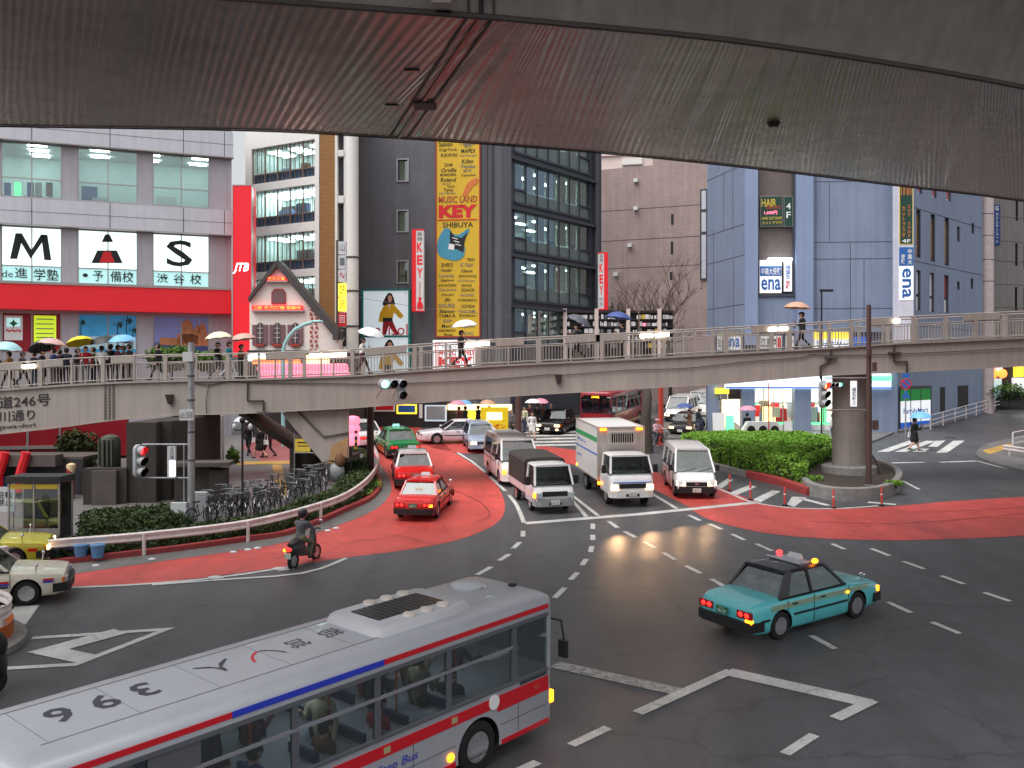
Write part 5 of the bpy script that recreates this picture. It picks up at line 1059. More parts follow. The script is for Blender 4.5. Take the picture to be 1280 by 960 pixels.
# flank ground floor: store poster window, openings
mb = MB(); Fr.pbox(mb, 1123, 483, 1164, 541, .04, .005, 'render_dark_frame'); fo = mb.build('shop_window', b6)
mb = MB(); a, c_ = Fr.s_(1124), Fr.s_(1162.5); zt_ = Fr.z_(1124,487); zb_ = Fr.z_(1124,536); hh_ = zt_-zb_
Fr.box(mb, a, c_, zb_+hh_*.7, zt_, .06, .041, 'lit_green' if False else 'store_green' if 'store_green' in MATS else (mat('store_green', srgb(30,140,60), .5, emit=.15) and 'store_green')); Fr.box(mb, a, c_, zb_+hh_*.15, zb_+hh_*.7, .06, .041, 'sign_plain'); Fr.box(mb, a, c_, zb_, zb_+hh_*.15, .06, .041, 'sign_blue')
for k in (.0,.33,.66,1.0): u = a+(c_-a)*k; Fr.box(mb, u-.05, u+.05, zb_, zt_, .08, .061, 'render_dark_frame')
mb.text('FamilyMart', lambda x, y: Fr.pt((a+c_)/2+x, zb_+hh_*.42+y, .085), hh_*.17, 'ink_blue', w=(c_-a)*.8, bold=.01); mb.build('store_poster', fo)
mb = MB(); Fr.pbox(mb, 1175, 484, 1181, 516, .02, -.2, 'dark_wall'); Fr.pbox(mb, 1197, 482, 1210, 510, .02, -.2, 'dark_wall'); mb.build('doorway', b6)
# signs on the blue building
def board(name, label, ff, q, m_, items, o0=.25, parent_cat='sign', back=.05):
    o = empty(name, (0,0,0), label, parent_cat); mb = MB(); ff.pbox(mb, *q, o0, back, 'alu'); ff.pbox(mb, q[0]+.5, q[1]+.6, q[2]-.5, q[3]-.6, o0+.02, o0+.001, m_); mb.build('board', o)
    mb = MB()
    for it in items:
        if len(it) == 6: ff.ptxt(mb, *it[:6], off=o0+.035, bold=.02)
        elif len(it) == 7: ff.ptxt(mb, *it[:6], off=o0+.035, bold=.02, vertical=True)
        else: ff.pbox(mb, *it[:4], o0+.03, o0+.021, it[4])
    mb.build('lettering', o); return o
mat('board_green', srgb(24,64,52), .5, noise=.1, emit=.05)
board('salon_sign', 'dark green hair salon board high on the brown window strip', Fm, (950,245.5,978,283.5), 'board_green', [('HAIR',951.5,249,970,259,'ink_yellow'),('BRAVO',958,257,976,262,'brick_trim'),('1,600円',955,264,971,269,'lit_pink'),('HAIR CUT SHOP',952,271.5,977,275,'ink_yellow'),('カットプラザ',952,277,977,281,'ink_yellow')], .1, back=-.2)
board('floor_sign', 'narrow dark green board lettered 4F beside the salon board', Fm, (979.5,245.5,990.5,283.5), 'board_green', [('4',982.5,254,988,262,'ink_white'),('F',982.5,265,988,273,'ink_white')], .1, back=-.2)
board('school_sign', 'lit white and blue school sign lettered ena on the brown window strip', Fm, (948.8,325,977,367), 'sign_plain', [(949.5,333,976.3,345.5,'ink_blue'),('中高大受験',951,335,975.5,344,'ink_white'),('ena',951,349,975.5,363,'ink_blue')], .12, back=-.2)
board('school_sign', 'narrow white board with blue and red characters beside the lit school sign', Fm, (979,325,989.8,365), 'sign_plain', [('帰国生',981.5,332,987.5,349,'ink_blue',1),('受験',981.5,351,987.5,362,'ink_red',1)], .12, back=-.2)
for a, c_ in ((959,978),(979.5,988.5)):
    o = MB(); Fm.pbox(o, a, 323.5, c_, 326.8, .45, .2, 'tube_cool'); tag(o.build('sign_lamp'), 'glowing lamp strip over the wide white school sign' if a < 970 else 'glowing lamp strip over the narrow white school sign', 'lamp')
Fp = Fac(1123, 64.2, 1143, 64.2)
pt_ = empty('pylon_sign', (0,0,0), 'tall pylon sign in dark green, blue and white at the corner of the blue building', 'sign')
mb = MB(); Fp.pbox(mb, 1122.5, 150, 1142, 440, 0, -.9, 'pale_violet' if 'pale_violet' in MATS else (mat('pale_violet', srgb(206,204,216), .5, emit=.12) and 'pale_violet')); mb.build('pylon', pt_)
mb = MB(); Fp.pbox(mb, 1124, 150, 1141, 305.5, .03, .001, 'ink_yellow'); Fp.pbox(mb, 1125, 151, 1140, 304.5, .045, .031, 'board_green'); Fp.pbox(mb, 1124, 309, 1141.5, 332, .03, .001, 'ink_blue'); Fp.pbox(mb, 1124, 333, 1141.5, 375, .03, .001, 'sign_plain'); mb.build('panel', pt_)
mb = MB(); pv = lambda t__, x0, y0, x1, y1, m_, v=True: Fp.ptxt(mb, t__, x0, y0, x1, y1, m_, off=.05, bold=.02, vertical=v)
pv('HAIR', 1126, 180, 1139, 244, 'ink_orange', False); pv('カットプラザ', 1127, 258, 1131.5, 297, 'ink_orange'); pv('CUT SHOP', 1134, 256, 1138, 297, 'ink_orange'); pv('4F', 1127, 299, 1138, 303.5, 'ink_white', False); pv('受験', 1126, 318, 1131, 330, 'ink_white'); pv('中高大', 1134, 311, 1140, 331, 'ink_white'); 
def rot_text(body, px, py, hz, wz, m_):
    u, z_ = Fp.s_(px), Fp.z_(px, py); mb.text(body, lambda x, y: Fp.pt(u+y, z_-x, .05), hz, m_, w=wz, bold=.02)
rot_text('ena', 1133, 354, .62, 2.0, 'ink_blue'); mb.build('lettering', pt_)
# grey building at the right edge with pale round column
b7 = empty('grey_building', (0,0,0), 'plain grey building behind a pale column at the right edge', 'building'); Fz = Fac(1226, 84, 1330, 88); mb = MB()
hz = [(Fz.s_(x-1.5), Fz.s_(x+1.5), Fz.z_(x,y1), Fz.z_(x,y0)) for x, y0, y1 in ((1271,250,276),(1281,250,278),(1270.5,304,332),(1281,306,335),(1270,359,388),(1281,360,390))]
Fz.wall(mb, Fz.s_(1222), Fz.s_(1330), 3, 40, hz, 'grey_tile', dep=.3, mr='dark_wall'); mb.build('wall', b7)
mb = MB()
for h_ in hz: Fz.box(mb, *h_, -.22, -.26, 'tower_glass'); Fz.box(mb, *h_, -.32, -.36, 'dark_wall')
mb.build('window', b7)
mb = MB()
for y in (272,302,327,356,385): Fz.box(mb, Fz.s_(1222), Fz.s_(1330), Fz.z_(1260,y), Fz.z_(1260,y)+.05, .012, -.05, 'joint_dark')
mb.build('floor_line', b7)
mb = MB(); q = D(1234, 460, 81); mb.tube((q.x,q.y,4), (q.x,q.y,40), .52, 'column_pale' if 'column_pale' in MATS else (mat('column_pale', srgb(196,180,180), .6) and 'column_pale'), n=24); mb.build('round_column', b7)
mb = MB()
for y in (268,295,325,352): z_ = H0-(y-HY)/FPX*81; mb.lathe([(.53,-.03),(.53,.03)], 'joint_dark', (q.x,q.y,z_), n=24)
mb.build('column_joint', b7)
o = empty('blade_sign', (0,0,0), 'narrow dark blue vertical sign on the grey building at the right edge', 'sign'); FF = Fac(1241, 82.5, 1251, 82.5); mb = MB(); FF.pbox(mb, 1241.5, 256, 1250.5, 307, 0, -.5, 'sign_navy' if 'sign_navy' in MATS else (mat('sign_navy', srgb(30,56,110), .5, emit=.1) and 'sign_navy')); mb.build('sign_body', o)
mb = MB(); FF.ptxt(mb, 'ホテルサンルート', 1244.5, 266, 1248, 304, 'ink_white', off=.02, vertical=True); FF.ptxt(mb, 'G', 1244, 257.5, 1248, 263, 'ink_white', off=.02, bold=.02); mb.build('lettering', o)
# lit shops up the side street
sh2 = empty('side_street_shop', (0,0,0), 'dark shop front with red and yellow lit signs up the side street at right', 'shop'); FF = Fac(1222, 84.5, 1320, 84.5); mb = MB()
FF.pbox(mb, 1222, 455, 1330, 508, .6, .1, 'dark_wall'); mb.build('wall', sh2)
for q, m_ in (((1227,458,1236,462),'lit_red'),((1238,459,1246,465),'sign_plain'),((1262,458,1272,471),'lit_yellow'),((1234,473,1245,496),'lit_cyan'),((1260,472,1272,489),'sign_plain'),((1274,473,1290,490),'lit_white'),((1222,486,1231,499),'ink_white')):
    f = MB(); FF.pbox(f, *q, 1.0, .61, m_); f.build('lit_sign', sh2)
for x in (1242, 1253): f = MB(); f.ell(tuple(D(x,467,83)), (.4,.3,.4), 'lit_orange'); f.build('globe_lamp', sh2)
# far backdrop buildings that close the street behind the vehicles
for k, (x0, x1, d, y0, m_, lab) in enumerate(((628,738,84,470,'dark_wall','dark shop fronts behind the waiting crowd and the black limousine'),(626,735,92,440,'grey_base','plain grey block closing the street behind the crossing crowd'),(735,905,112,420,'pale_render','pale block far down the street behind the white vans'),(-420,-150,62,120,'grey_tile','grey block beyond the school building'),(1320,1700,90,60,'grey_tile','tall grey block beyond the right edge'))):
    o = empty('far_building', (0,0,0), lab, 'building'); FF = Fac(x0, d, x1, d); mb = MB(); FF.pbox(mb, x0, y0, x1, 545, 0, -8, m_); mb.build('wall', o)
    f = MB()
    for i in range(6): FF.pbox(f, x0+(x1-x0)*(i+.2)/6, 495, x0+(x1-x0)*(i+.7)/6, 512, .1, .005, 'lit_warm' if i % 3 == 1 else 'dark_wall')
    f.build('window', o)
# ---------------------------------------------------------------- vehicles (local: +x forward, y left, z up)
def rring(x, w, zb, zs, zt, bw=.93, tw=.86, crown=.02):
    """body section: sill, flank, shoulder, top"""
    h = zs-zb; L_ = [(x,-w*bw,zb),(x,-w*.985,zb+.07),(x,-w,zb+h*.45),(x,-w*.992,zb+h*.8),(x,-w*.965,zs),(x,-w*.93,zs+(zt-zs)*.5),(x,-w*tw,zt),(x,-w*.45,zt+crown)]
    return L_+[(x,-y,z) for x, y, z in L_[::-1]]
def wheel(par, x, y, r, w, sg, rimm='rim', rr=.64, name='wheel'):
    t_ = MB(); t_.lathe([(r*.62,-w/2*sg),(r*.93,-w/2*sg),(r,-w*.36*sg),(r,w*.36*sg),(r*.93,w/2*sg),(r*.66,w/2*sg),(r*.62,w*.3*sg)], 'rubber', axis='y', n=28)
    o = t_.build(name, par); o.location = (x, y, r)
    q = MB(); q.lathe([(r*rr,w*.47*sg),(r*rr*.93,w*.4*sg),(r*rr*.8,w*.22*sg),(r*.2,w*.26*sg),(r*.16,w*.4*sg),(.001,w*.42*sg)], rimm, axis='y', n=24)
    for k in range(8):
        a = 2*PI*k/8; q.ell((math.cos(a)*r*.42, w*.3*sg, math.sin(a)*r*.42), (r*.07,.02,r*.07), 'rim_dark', 6, 4)
    ro = q.build('rim', o); return o
def cut_arches(body, centres, r, w, half):
    bmx = MB()
    for x, z in centres:
        for sg in (-1, 1): bmx.lathe([(r, half*sg-w*sg),(r, half*sg+.2*sg)], 'plastic_black', (x,0,z), 'y', 28)
    for f, s_ in ((0,0),): pass
    c = bmx.build('cutter'); bm = bmesh.new(); bm.from_mesh(c.data); bmesh.ops.recalc_face_normals(bm, faces=bm.faces[:]); bm.to_mesh(c.data); bm.free()
    bm = bmesh.new(); bm.from_mesh(body.data); bmesh.ops.recalc_face_normals(bm, faces=bm.faces[:]); bm.to_mesh(body.data); bm.free()
    md = body.modifiers.new('b', 'BOOLEAN'); md.operation = 'DIFFERENCE'; md.solver = 'EXACT'; md.object = c
    try: md.material_mode = 'TRANSFER'
    except Exception: pass
    dg = bpy.context.evaluated_depsgraph_get(); me = bpy.data.meshes.new_from_object(body.evaluated_get(dg)); body.modifiers.clear()
    if len(me.polygons) > 10:
        old = body.data; body.data = me
        try: me.set_sharp_from_angle(angle=math.radians(32))
        except Exception: pass
    bpy.data.objects.remove(c)
def side_y(t, wb, wr, zb, zr, z): return wb+(wr-wb)*(z-zb)/(zr-zb)
def greenhouse(root, P_, bodym, roofm, pil='body'):
    """glass cabin with pillars: P_ = belt z, roof z, x of windscreen base, roof front, roof rear, rear base, half widths"""
    zb, zr, xa, xc, xd, xb, wb, wr = (P_[k] for k in ('zb','zr','xa','xc','xd','xb','wb','wr'))
    g = MB(); c = .985
    g.loft([[(xa,-wb*c,zb),(xb,-wb*c,zb),(xb,wb*c,zb),(xa,wb*c,zb)], [(xc-.02,-wr*c,zr-.03),(xd+.02,-wr*c,zr-.03),(xd+.02,wr*c,zr-.03),(xc-.02,wr*c,zr-.03)]], 'car_glass', smooth=False)
    g.build('window_glass', root)
    r = MB(); n = 7; rg = []
    for i in range(n):
        t = i/(n-1); x = xc+.05+(xd-xc-.1)*t; e = .02 if i in (0, n-1) else 0
        k = math.sin(PI*t)**.5 if 0 < t < 1 else 0
        L_ = [(x,-wr-.01+e,zr-.04),(x,-wr+.02+e,zr-.005),(x,-wr*.82,zr+.015+.02*k),(x,-wr*.4,zr+.03+.025*k)]
        rg.append(L_+[(a,-b,c_) for a, b, c_ in L_[::-1]]+[(x,wr*.5,zr-.05),(x,-wr*.5,zr-.05)])
    r.loft(rg, roofm); r.build('roof', root)
    p = MB()
    for sg in (-1, 1):
        y = lambda z: sg*(wb+(wr-wb)*(z-zb)/(zr-zb)+.004)
        lerp = lambda xl, xh, z: xl+(xh-xl)*(z-zb)/(zr-zb)
        p.hexa([(xa-.0,y(zb)-.02*sg,zb),(xa-.09,y(zb)-.02*sg,zb),(xa-.09,y(zb)+.012*sg,zb),(xa,y(zb)+.012*sg,zb)], [(xc+.02,y(zr)-.02*sg,zr),(xc-.06,y(zr)-.02*sg,zr),(xc-.06,y(zr)+.012*sg,zr),(xc+.02,y(zr)+.012*sg,zr)], roofm if pil != 'body' else bodym)
        rp = P_.get('rp', .16)
        p.hexa([(xb,y(zb)-.03*sg,zb),(xb+rp+.08,y(zb)-.03*sg,zb),(xb+rp+.08,y(zb)+.012*sg,zb),(xb,y(zb)+.012*sg,zb)], [(xd-.02,y(zr)-.03*sg,zr),(xd+rp*.7,y(zr)-.03*sg,zr),(xd+rp*.7,y(zr)+.012*sg,zr),(xd-.02,y(zr)+.012*sg,zr)], roofm if pil != 'body' else bodym)
        # windscreen and rear window edge seen from the end
        for x0, x1, q in ((xa,xc,.012),(xb,xd,-.012)):
            p.hexa([(x0+q,y(zb),zb),(x0+q,y(zb)-.06*sg,zb),(x0-q,y(zb)-.06*sg,zb),(x0-q,y(zb),zb)], [(x1+q,y(zr),zr),(x1+q,y(zr)-.06*sg,zr),(x1-q,y(zr)-.06*sg,zr),(x1-q,y(zr),zr)], roofm if pil != 'body' else bodym)
        for xm in P_.get('pillars', []):
            w = .035; p.hexa([(xm-w,y(zb)-.02*sg,zb),(xm+w,y(zb)-.02*sg,zb),(xm+w,y(zb)+.008*sg,zb),(xm-w,y(zb)+.008*sg,zb)], [(xm-w-.02,y(zr)-.02*sg,zr),(xm+w-.02,y(zr)-.02*sg,zr),(xm+w-.02,y(zr)+.008*sg,zr),(xm-w-.02,y(zr)+.008*sg,zr)], 'plastic_black')
        p.hexa([(xb,y(zb)-.01*sg,zb-.02),(xa,y(zb)-.01*sg,zb-.02),(xa,y(zb)+.014*sg,zb-.02),(xb,y(zb)+.014*sg,zb-.02)], [(xb,y(zb)-.01*sg,zb+.02),(xa,y(zb)-.01*sg,zb+.02),(xa,y(zb)+.014*sg,zb+.02),(xb,y(zb)+.014*sg,zb+.02)], 'plastic_black')
    p.build('pillar', root)
    if P_.get('seats', True):
        s_ = MB(); zf = zb-.35
        for x in P_.get('seatx', (.1,-.85)):
            for yy in (-.36,.36):
                s_.box(x-.28, x-.16, yy-.24, yy+.24, zf, zb+.1, 'seat_blue' if P_.get('sb') else 'desk_grey'); s_.box(x-.26, x-.18, yy-.11, yy+.11, zb+.1, zb+.28, 'desk_white')
        s_.build('seat', root)
        d = MB(); d.ell((.02,-.36,zb+.16), (.1,.08,.12), 'hair'); d.ell((-.02,-.36,zb-.12), (.14,.22,.2), 'desk_dark'); d.build('driver_seatback', root) if False else None
def lamp(root, name, x, y0, y1, z0, z1, m_, d=.05):
    return MB().box(min(x,x+d), max(x,x+d), min(y0,y1), max(y0,y1), z0, z1, m_).build(name, root)
def plate(root, x, z, y=0, m_='plate', txt='46-27', w=.33, sg=1):
    o = MB().box(x-.012, x+.012, y-w/2, y+w/2, z-.083, z+.083, m_); k = .014*sg
    o.text(txt, lambda a, b: (x+k, y+a*sg, z-.015+b), .07, 'ink_green' if m_ == 'plate' else 'ink_white', w=.26); o.text('品川 500', lambda a, b: (x+k, y+a*sg, z+.055+b), .03, 'ink_green' if m_ == 'plate' else 'ink_white')
    return o.build('number_plate', root)
def sedan(label, body='car_teal', roof=None, cat='taxi', L_=4.69, lower=None, tail=True, front_lit=True, sign=None, stripe=None, kind='taxi', brake='tail_lamp', group=None, name='taxi', amber=False):
    r = empty(name, (0,0,0), label, cat, group); roof = roof or body; h = L_/2; W_ = .845
    if kind == 'coupe': zH, zT, zs = .82, .93, .74
    else: zH, zT, zs = .87, .92, .80
    st_ = [(-h,.66*W_/.845,.36,.62,.70),(-h+.05,.78,.27,.72,.83),(-h+.2,.83,.23,zs,zT-.03),(-h+.7,W_,.2,zs+.01,zT),(-h+1.15,W_,.2,zs+.02,zT),(-.6,W_,.19,zs+.02,.90),(.5,W_,.19,zs+.02,.90),(h-1.45,W_,.2,zs,zH+.02),(h-.9,W_*.995,.2,zs-.03,zH-.03),(h-.3,.82,.22,zs-.06,zH-.09),(h-.07,.77,.26,.66,.735),(h,.66,.36,.55,.60)]
    m_ = MB(); m_.loft([rring(*s_) for s_ in st_], body); b = m_.build('body', r, sharp=30)
    wb = 2.785 if kind == 'taxi' else 2.7; xr, xf = -wb/2-.02, wb/2-.02; R_ = .315
    cut_arches(b, ((xr,R_+.01),(xf,R_+.01)), R_+.055, .26, W_)
    if lower:      # two-tone lower flank
        q = MB()
        for sg in (-1, 1): q.box(xr+.42, xf-.42, sg*(W_+.001)-.006, sg*(W_+.001)+.006, .22, .56, lower)
        q.build('lower_panel', r)
    for x in (xr, xf):
        for sg in (-1, 1): wheel(r, x, sg*(W_-.105), R_, .19, sg)
    if kind == 'coupe': P_ = dict(zb=.86, zr=1.36, xa=.95, xc=.2, xd=-.85, xb=-1.75, wb=.76, wr=.56, pillars=[-.55], rp=.25)
    elif kind == 'wagon': P_ = dict(zb=.88, zr=1.48, xa=1.0, xc=.4, xd=-1.75, xb=-2.15, wb=.79, wr=.62, pillars=[-.2,-1.2], rp=.12)
    else: P_ = dict(zb=.90, zr=1.43, xa=.98, xc=.38, xd=-.98, xb=-1.42, wb=.775, wr=.61, pillars=[-.28], rp=.22, sb=False)
    greenhouse(r, P_, body, roof, pil='roof' if roof != body else 'body')
    # bumpers, grille, lamps, mouldings
    bp_ = 'plastic_black' if kind == 'taxi' else body
    for x0, x1 in ((-h-.09,-h+.1),(h-.1,h+.08)):
        q = MB(); s_ = 1 if x1 > 0 else -1; e = x1 if s_ > 0 else x0; i_ = x0 if s_ > 0 else x1
        ring = [(e-.07*s_,-.80),(e,-.6),(e+.02*s_,0),(e,.6),(e-.07*s_,.80),(e-.42*s_,.865),(e-.42*s_,.80),(i_,.7),(i_,-.7),(e-.42*s_,-.80),(e-.42*s_,-.865)]
        q.prism(ring, .30, .52, bp_); q.build('bumper', r)
    q = MB()
    for sg in (-1, 1):
        q.box(xr+.42, xf-.42, sg*(W_+.004)-.014, sg*(W_+.004)+.014, .50, .545, 'plastic_black'); q.box(-h+.25, xr-.40, sg*W_-.014, sg*(W_)+.014, .50, .545, 'plastic_black')
        for x in (1.0,-.27,-1.2): q.box(x-.006, x+.006, sg*(W_-.002)-.008, sg*(W_-.002)+.008, .26, .86, 'plastic_black')
        for x in (.05,-.95): q.box(x-.09, x+.09, sg*(W_)-.01, sg*(W_)+.03, .74, .77, 'chrome' if kind != 'taxi' else 'plastic_black')
    q.build('side_moulding', r)
    if stripe:
        q = MB()
        for sg in (-1, 1):
            for k, (z_, m2) in enumerate(stripe):
                for a_, b__ in (((-h+.6, h-.55),) if z_ > .68 else ((-h+.3,xr-.40),(xr+.40,xf-.40),(xf+.40,h-.32))): q.box(a_, b__, sg*(W_+.002)-.006, sg*(W_+.002)+.006, z_, z_+(.03 if len(stripe) < 3 else .018) if z_ > .68 else z_+.05, m2)
        q.build('stripe', r)
    for sg in (-1, 1):
        lamp(r, 'headlight', h-.05, sg*.42, sg*.74, .53, .66, 'head_lamp' if front_lit else 'lamp_clear', .055); lamp(r, 'indicator', h-.12, sg*.745, sg*.80, .53, .66, 'amber_off' if not amber else 'amber_lamp', .06)
        t_ = lamp(r, 'taillight', -h-.02, sg*.36, sg*.78, .58, .74, 'tail_off', .06)
        if brake == 'tail_lamp':
            for yy in (.47,.65): MB().ell((-h-.02,sg*yy,.665), (.02,.07,.055), 'tail_lamp').build('bulb', t_)
    if amber:
        lamp(r, 'indicator', -h-.03, -.62, -.80, .50, .58, 'amber_lamp', .07); q = MB().ell((xf-.42+.0,-W_-.01,.72), (.06,.03,.035), 'amber_lamp'); q.build('indicator', r)
    q = MB(); q.box(h-.03, h+.01, -.4, .4, .53, .67, 'plastic_black')
    for k in range(5): q.box(h+.0, h+.016, -.38, .38, .545+.024*k, .552+.024*k, 'chrome')
    q.build('grille', r)
    plate(r, -h-.10, .66 if kind == 'taxi' else .5, sg=-1, m_='plate_green' if cat == 'taxi' else 'plate'); plate(r, h+.1, .40, m_='plate_green' if cat == 'taxi' else 'plate')
    q = MB()
    for sg in (-1, 1):
        if kind == 'taxi': q.tube((h-.75,sg*.72,zH-.05), (h-.72,sg*.78,zH+.13), .012, 'chrome'); q.ell((h-.72,sg*.78,zH+.16), (.045,.09,.055), 'chrome')
        else: q.ell((.85,sg*.93,.94), (.07,.1,.06), body); q.tube((.85,sg*.78,.9), (.85,sg*.93,.93), .02, 'plastic_black')
    q.build('mirror', r)
    if sign:
        q = MB(); q.box(-.02, .12, -.42, .42, 1.47, 1.50, 'galv'); q.loft([[(.0,-.2,1.5),(.14,-.2,1.5),(.14,.2,1.5),(.0,.2,1.5)], [(.04,-.16,1.62),(.10,-.16,1.62),(.10,.16,1.62),(.04,.16,1.62)]], sign, smooth=False); q.build('roof_sign', r)
        if name == 'taxi' and body == 'car_teal':
            q = MB(); q.tube((-.35,-.5,1.50), (-.35,.5,1.52), .035, 'galv'); q.box(-.3, -.02, -.45, .45, 1.475, 1.5, 'roof_rack' if 'roof_rack' in MATS else (mat('roof_rack', srgb(186,180,200), .4) and 'roof_rack')); q.build('roof_rack', r)
            for yy, m2 in ((-.55,'amber_lamp'),(.5,'signal_red')): q = MB().ell((.1,yy,1.53), (.09,.07,.06), m2); q.build('roof_lamp', r)
    q = MB(); q.tube((h-.35,0,zH-.1), (h-.35,0,zH-.1), .01, 'chrome')
    w_ = MB(); w_.tube((.93,-.5,.93), (.80,.05,.99), .008, 'plastic_black'); w_.tube((.93,.2,.93), (.80,.62,.99), .008, 'plastic_black'); w_.build('wiper', r)
    return r
def van(label, body='car_white', kind='townace', headlit=True, amber=None, name='van', roofwhite=False, group=None):
    r = empty(name, (0,0,0), label, 'van', group)
    if kind == 'hiace': L_, W_, zr, xa, xc, zb, wb, nose = 4.7, .85, 1.96, 2.12, 1.45, 1.10, 2.57, 1.0
    else: L_, W_, zr, xa, xc, zb, wb, nose = 4.3, .835, 1.90, 1.72, .95, 1.02, 2.6, .98
    h = L_/2
    st_ = [(-h,.78,.42,.9,1.0),(-h+.06,.81,.3,zb-.08,zb),(-h+.4,W_,.24,zb-.06,zb),(0,W_,.22,zb-.06,zb),(xa-.3,W_,.22,zb-.06,zb),(xa+.02,W_*.99,.22,nose-.1,nose+.02),(h-.2 if kind != 'hiace' else h-.14,.82,.24,nose-.24,nose-.12),(h-.05,.79,.28,.64,.74),(h,.72,.38,.54,.6)]
    m_ = MB(); m_.loft([rring(*s_, crown=.015) for s_ in st_], body); b = m_.build('body', r, sharp=30); R_ = .31
    xf = wb/2+(.28 if kind == 'hiace' else .12); xr = xf-wb
    cut_arches(b, ((xr,R_+.01),(xf,R_+.01)), R_+.05, .25, W_)
    for x in (xr, xf):
        for sg in (-1, 1): wheel(r, x, sg*(W_-.1), R_, .18, sg)
    P_ = dict(zb=zb, zr=zr-.04, xa=xa, xc=xc, xd=-h+.16, xb=-h+.03, wb=W_*.975, wr=W_*.82, pillars=[xc-.55], rp=.1, seatx=(.75,-.2), sb=False)
    greenhouse(r, P_, body, body)
    q = MB()                              # painted panels between the side windows
    wbb, wrr = P_['wb'], P_['wr']
    for sg in (-1, 1):
        y = lambda z: sg*(wbb+(wrr-wbb)*(z-zb)/(P_['zr']-zb))
        for x0, x1 in ((xc-.62,xc-.5),(xc-1.75,xc-1.62),(-h+.06,-h+.35)): q.hexa([(x0,y(zb)-.03*sg,zb),(x1,y(zb)-.03*sg,zb),(x1,y(zb)+.014*sg,zb),(x0,y(zb)+.014*sg,zb)], [(x0,y(zr-.04)-.03*sg,zr-.04),(x1,y(zr-.04)-.03*sg,zr-.04),(x1,y(zr-.04)+.014*sg,zr-.04),(x0,y(zr-.04)+.014*sg,zr-.04)], body)
        za = zr-.22; q.hexa([(-h+.1,y(za)-.03*sg,za),(xc+.05,y(za)-.03*sg,za),(xc+.05,y(za)+.015*sg,za),(-h+.1,y(za)+.015*sg,za)], [(-h+.1,y(zr)-.03*sg,zr-.02),(xc-.02,y(zr)-.03*sg,zr-.02),(xc-.02,y(zr)+.015*sg,zr-.02),(-h+.1,y(zr)+.015*sg,zr-.02)], body)
    q.build('upper_panel', r)
    q = MB(); bm_ = 'plastic_black' if kind != 'hiace' else body
    q.prism([(h+.05,-.6),(h+.07,0),(h+.05,.6),(h-.05,.80),(h-.4,.85),(h-.4,.78),(h-.1,.6),(h-.1,-.6),(h-.4,-.78),(h-.4,-.85),(h-.05,-.80)], .24, .50, bm_); q.build('bumper', r)
    q = MB(); q.prism([(-h-.05,-.75),(-h-.05,.75),(-h+.2,1.0),(-h+.2,-.84)], .28, .48, bm_); q.build('bumper', r)
    q = MB(); q.box(h-.01, h+.02, -.42, .42, .53, .68, 'plastic_black'); q.box(h+.019, h+.03, -.07, .07, .58, .64, 'chrome'); q.build('grille', r)
    for sg in (-1, 1):
        o = MB(); o.hexa([(h-.16,sg*.78,.54),(h+.01,sg*.45,.54),(h+.03,sg*.45,.54),(h-.02,sg*.80,.54)] if sg > 0 else [(h+.01,-.45,.54),(h-.16,-.78,.54),(h-.02,-.80,.54),(h+.03,-.45,.54)], [(h-.2,sg*.78,.72),(h-.06,sg*.45,.70),(h-.02,sg*.45,.70),(h-.08,sg*.80,.72)] if sg > 0 else [(h-.06,-.45,.70),(h-.2,-.78,.72),(h-.08,-.80,.72),(h-.02,-.45,.70)], 'head_lamp' if headlit else 'lamp_clear'); o.build('headlight', r)
        lamp(r, 'taillight', -h-.02, sg*.68, sg*.79, .6, .95, 'tail_off', .05)
    if amber: 
        for sg in amber: MB().box(h-.1, h+.02, sg*.74-.06, sg*.74+.06, .56, .72, 'amber_lamp').build('indicator', r)
    q = MB()
    for sg in (-1, 1): q.box(xa-.35, xa-.22, sg*(W_+.12)-.07, sg*(W_+.12)+.07, zb+.02, zb+.26, 'plastic_black'); q.tube((xa-.28,sg*W_*.9,zb+.05), (xa-.28,sg*(W_+.1),zb+.1), .02, 'plastic_black')
    q.build('mirror', r)
    q = MB()
    for sg in (-1, 1):
        for x in (xa-.5,xc-.56,xc-1.7): q.box(x-.006, x+.006, sg*W_-.006, sg*W_+.006, .3, zb-.05, 'plastic_black')
        q.box(-h+.3, xc-.6, sg*W_-.006, sg*W_+.008, zb-.22, zb-.2, 'plastic_black')
    q.build('door_seam', r); plate(r, h+.085, .37)
    w_ = MB(); w_.tube((xa+.02,-.55,zb+.02), (xa-.12,.05,zb+.15), .009, 'plastic_black'); w_.tube((xa+.02,.1,zb+.02), (xa-.12,.65,zb+.15), .009, 'plastic_black'); w_.build('wiper', r)
    return r
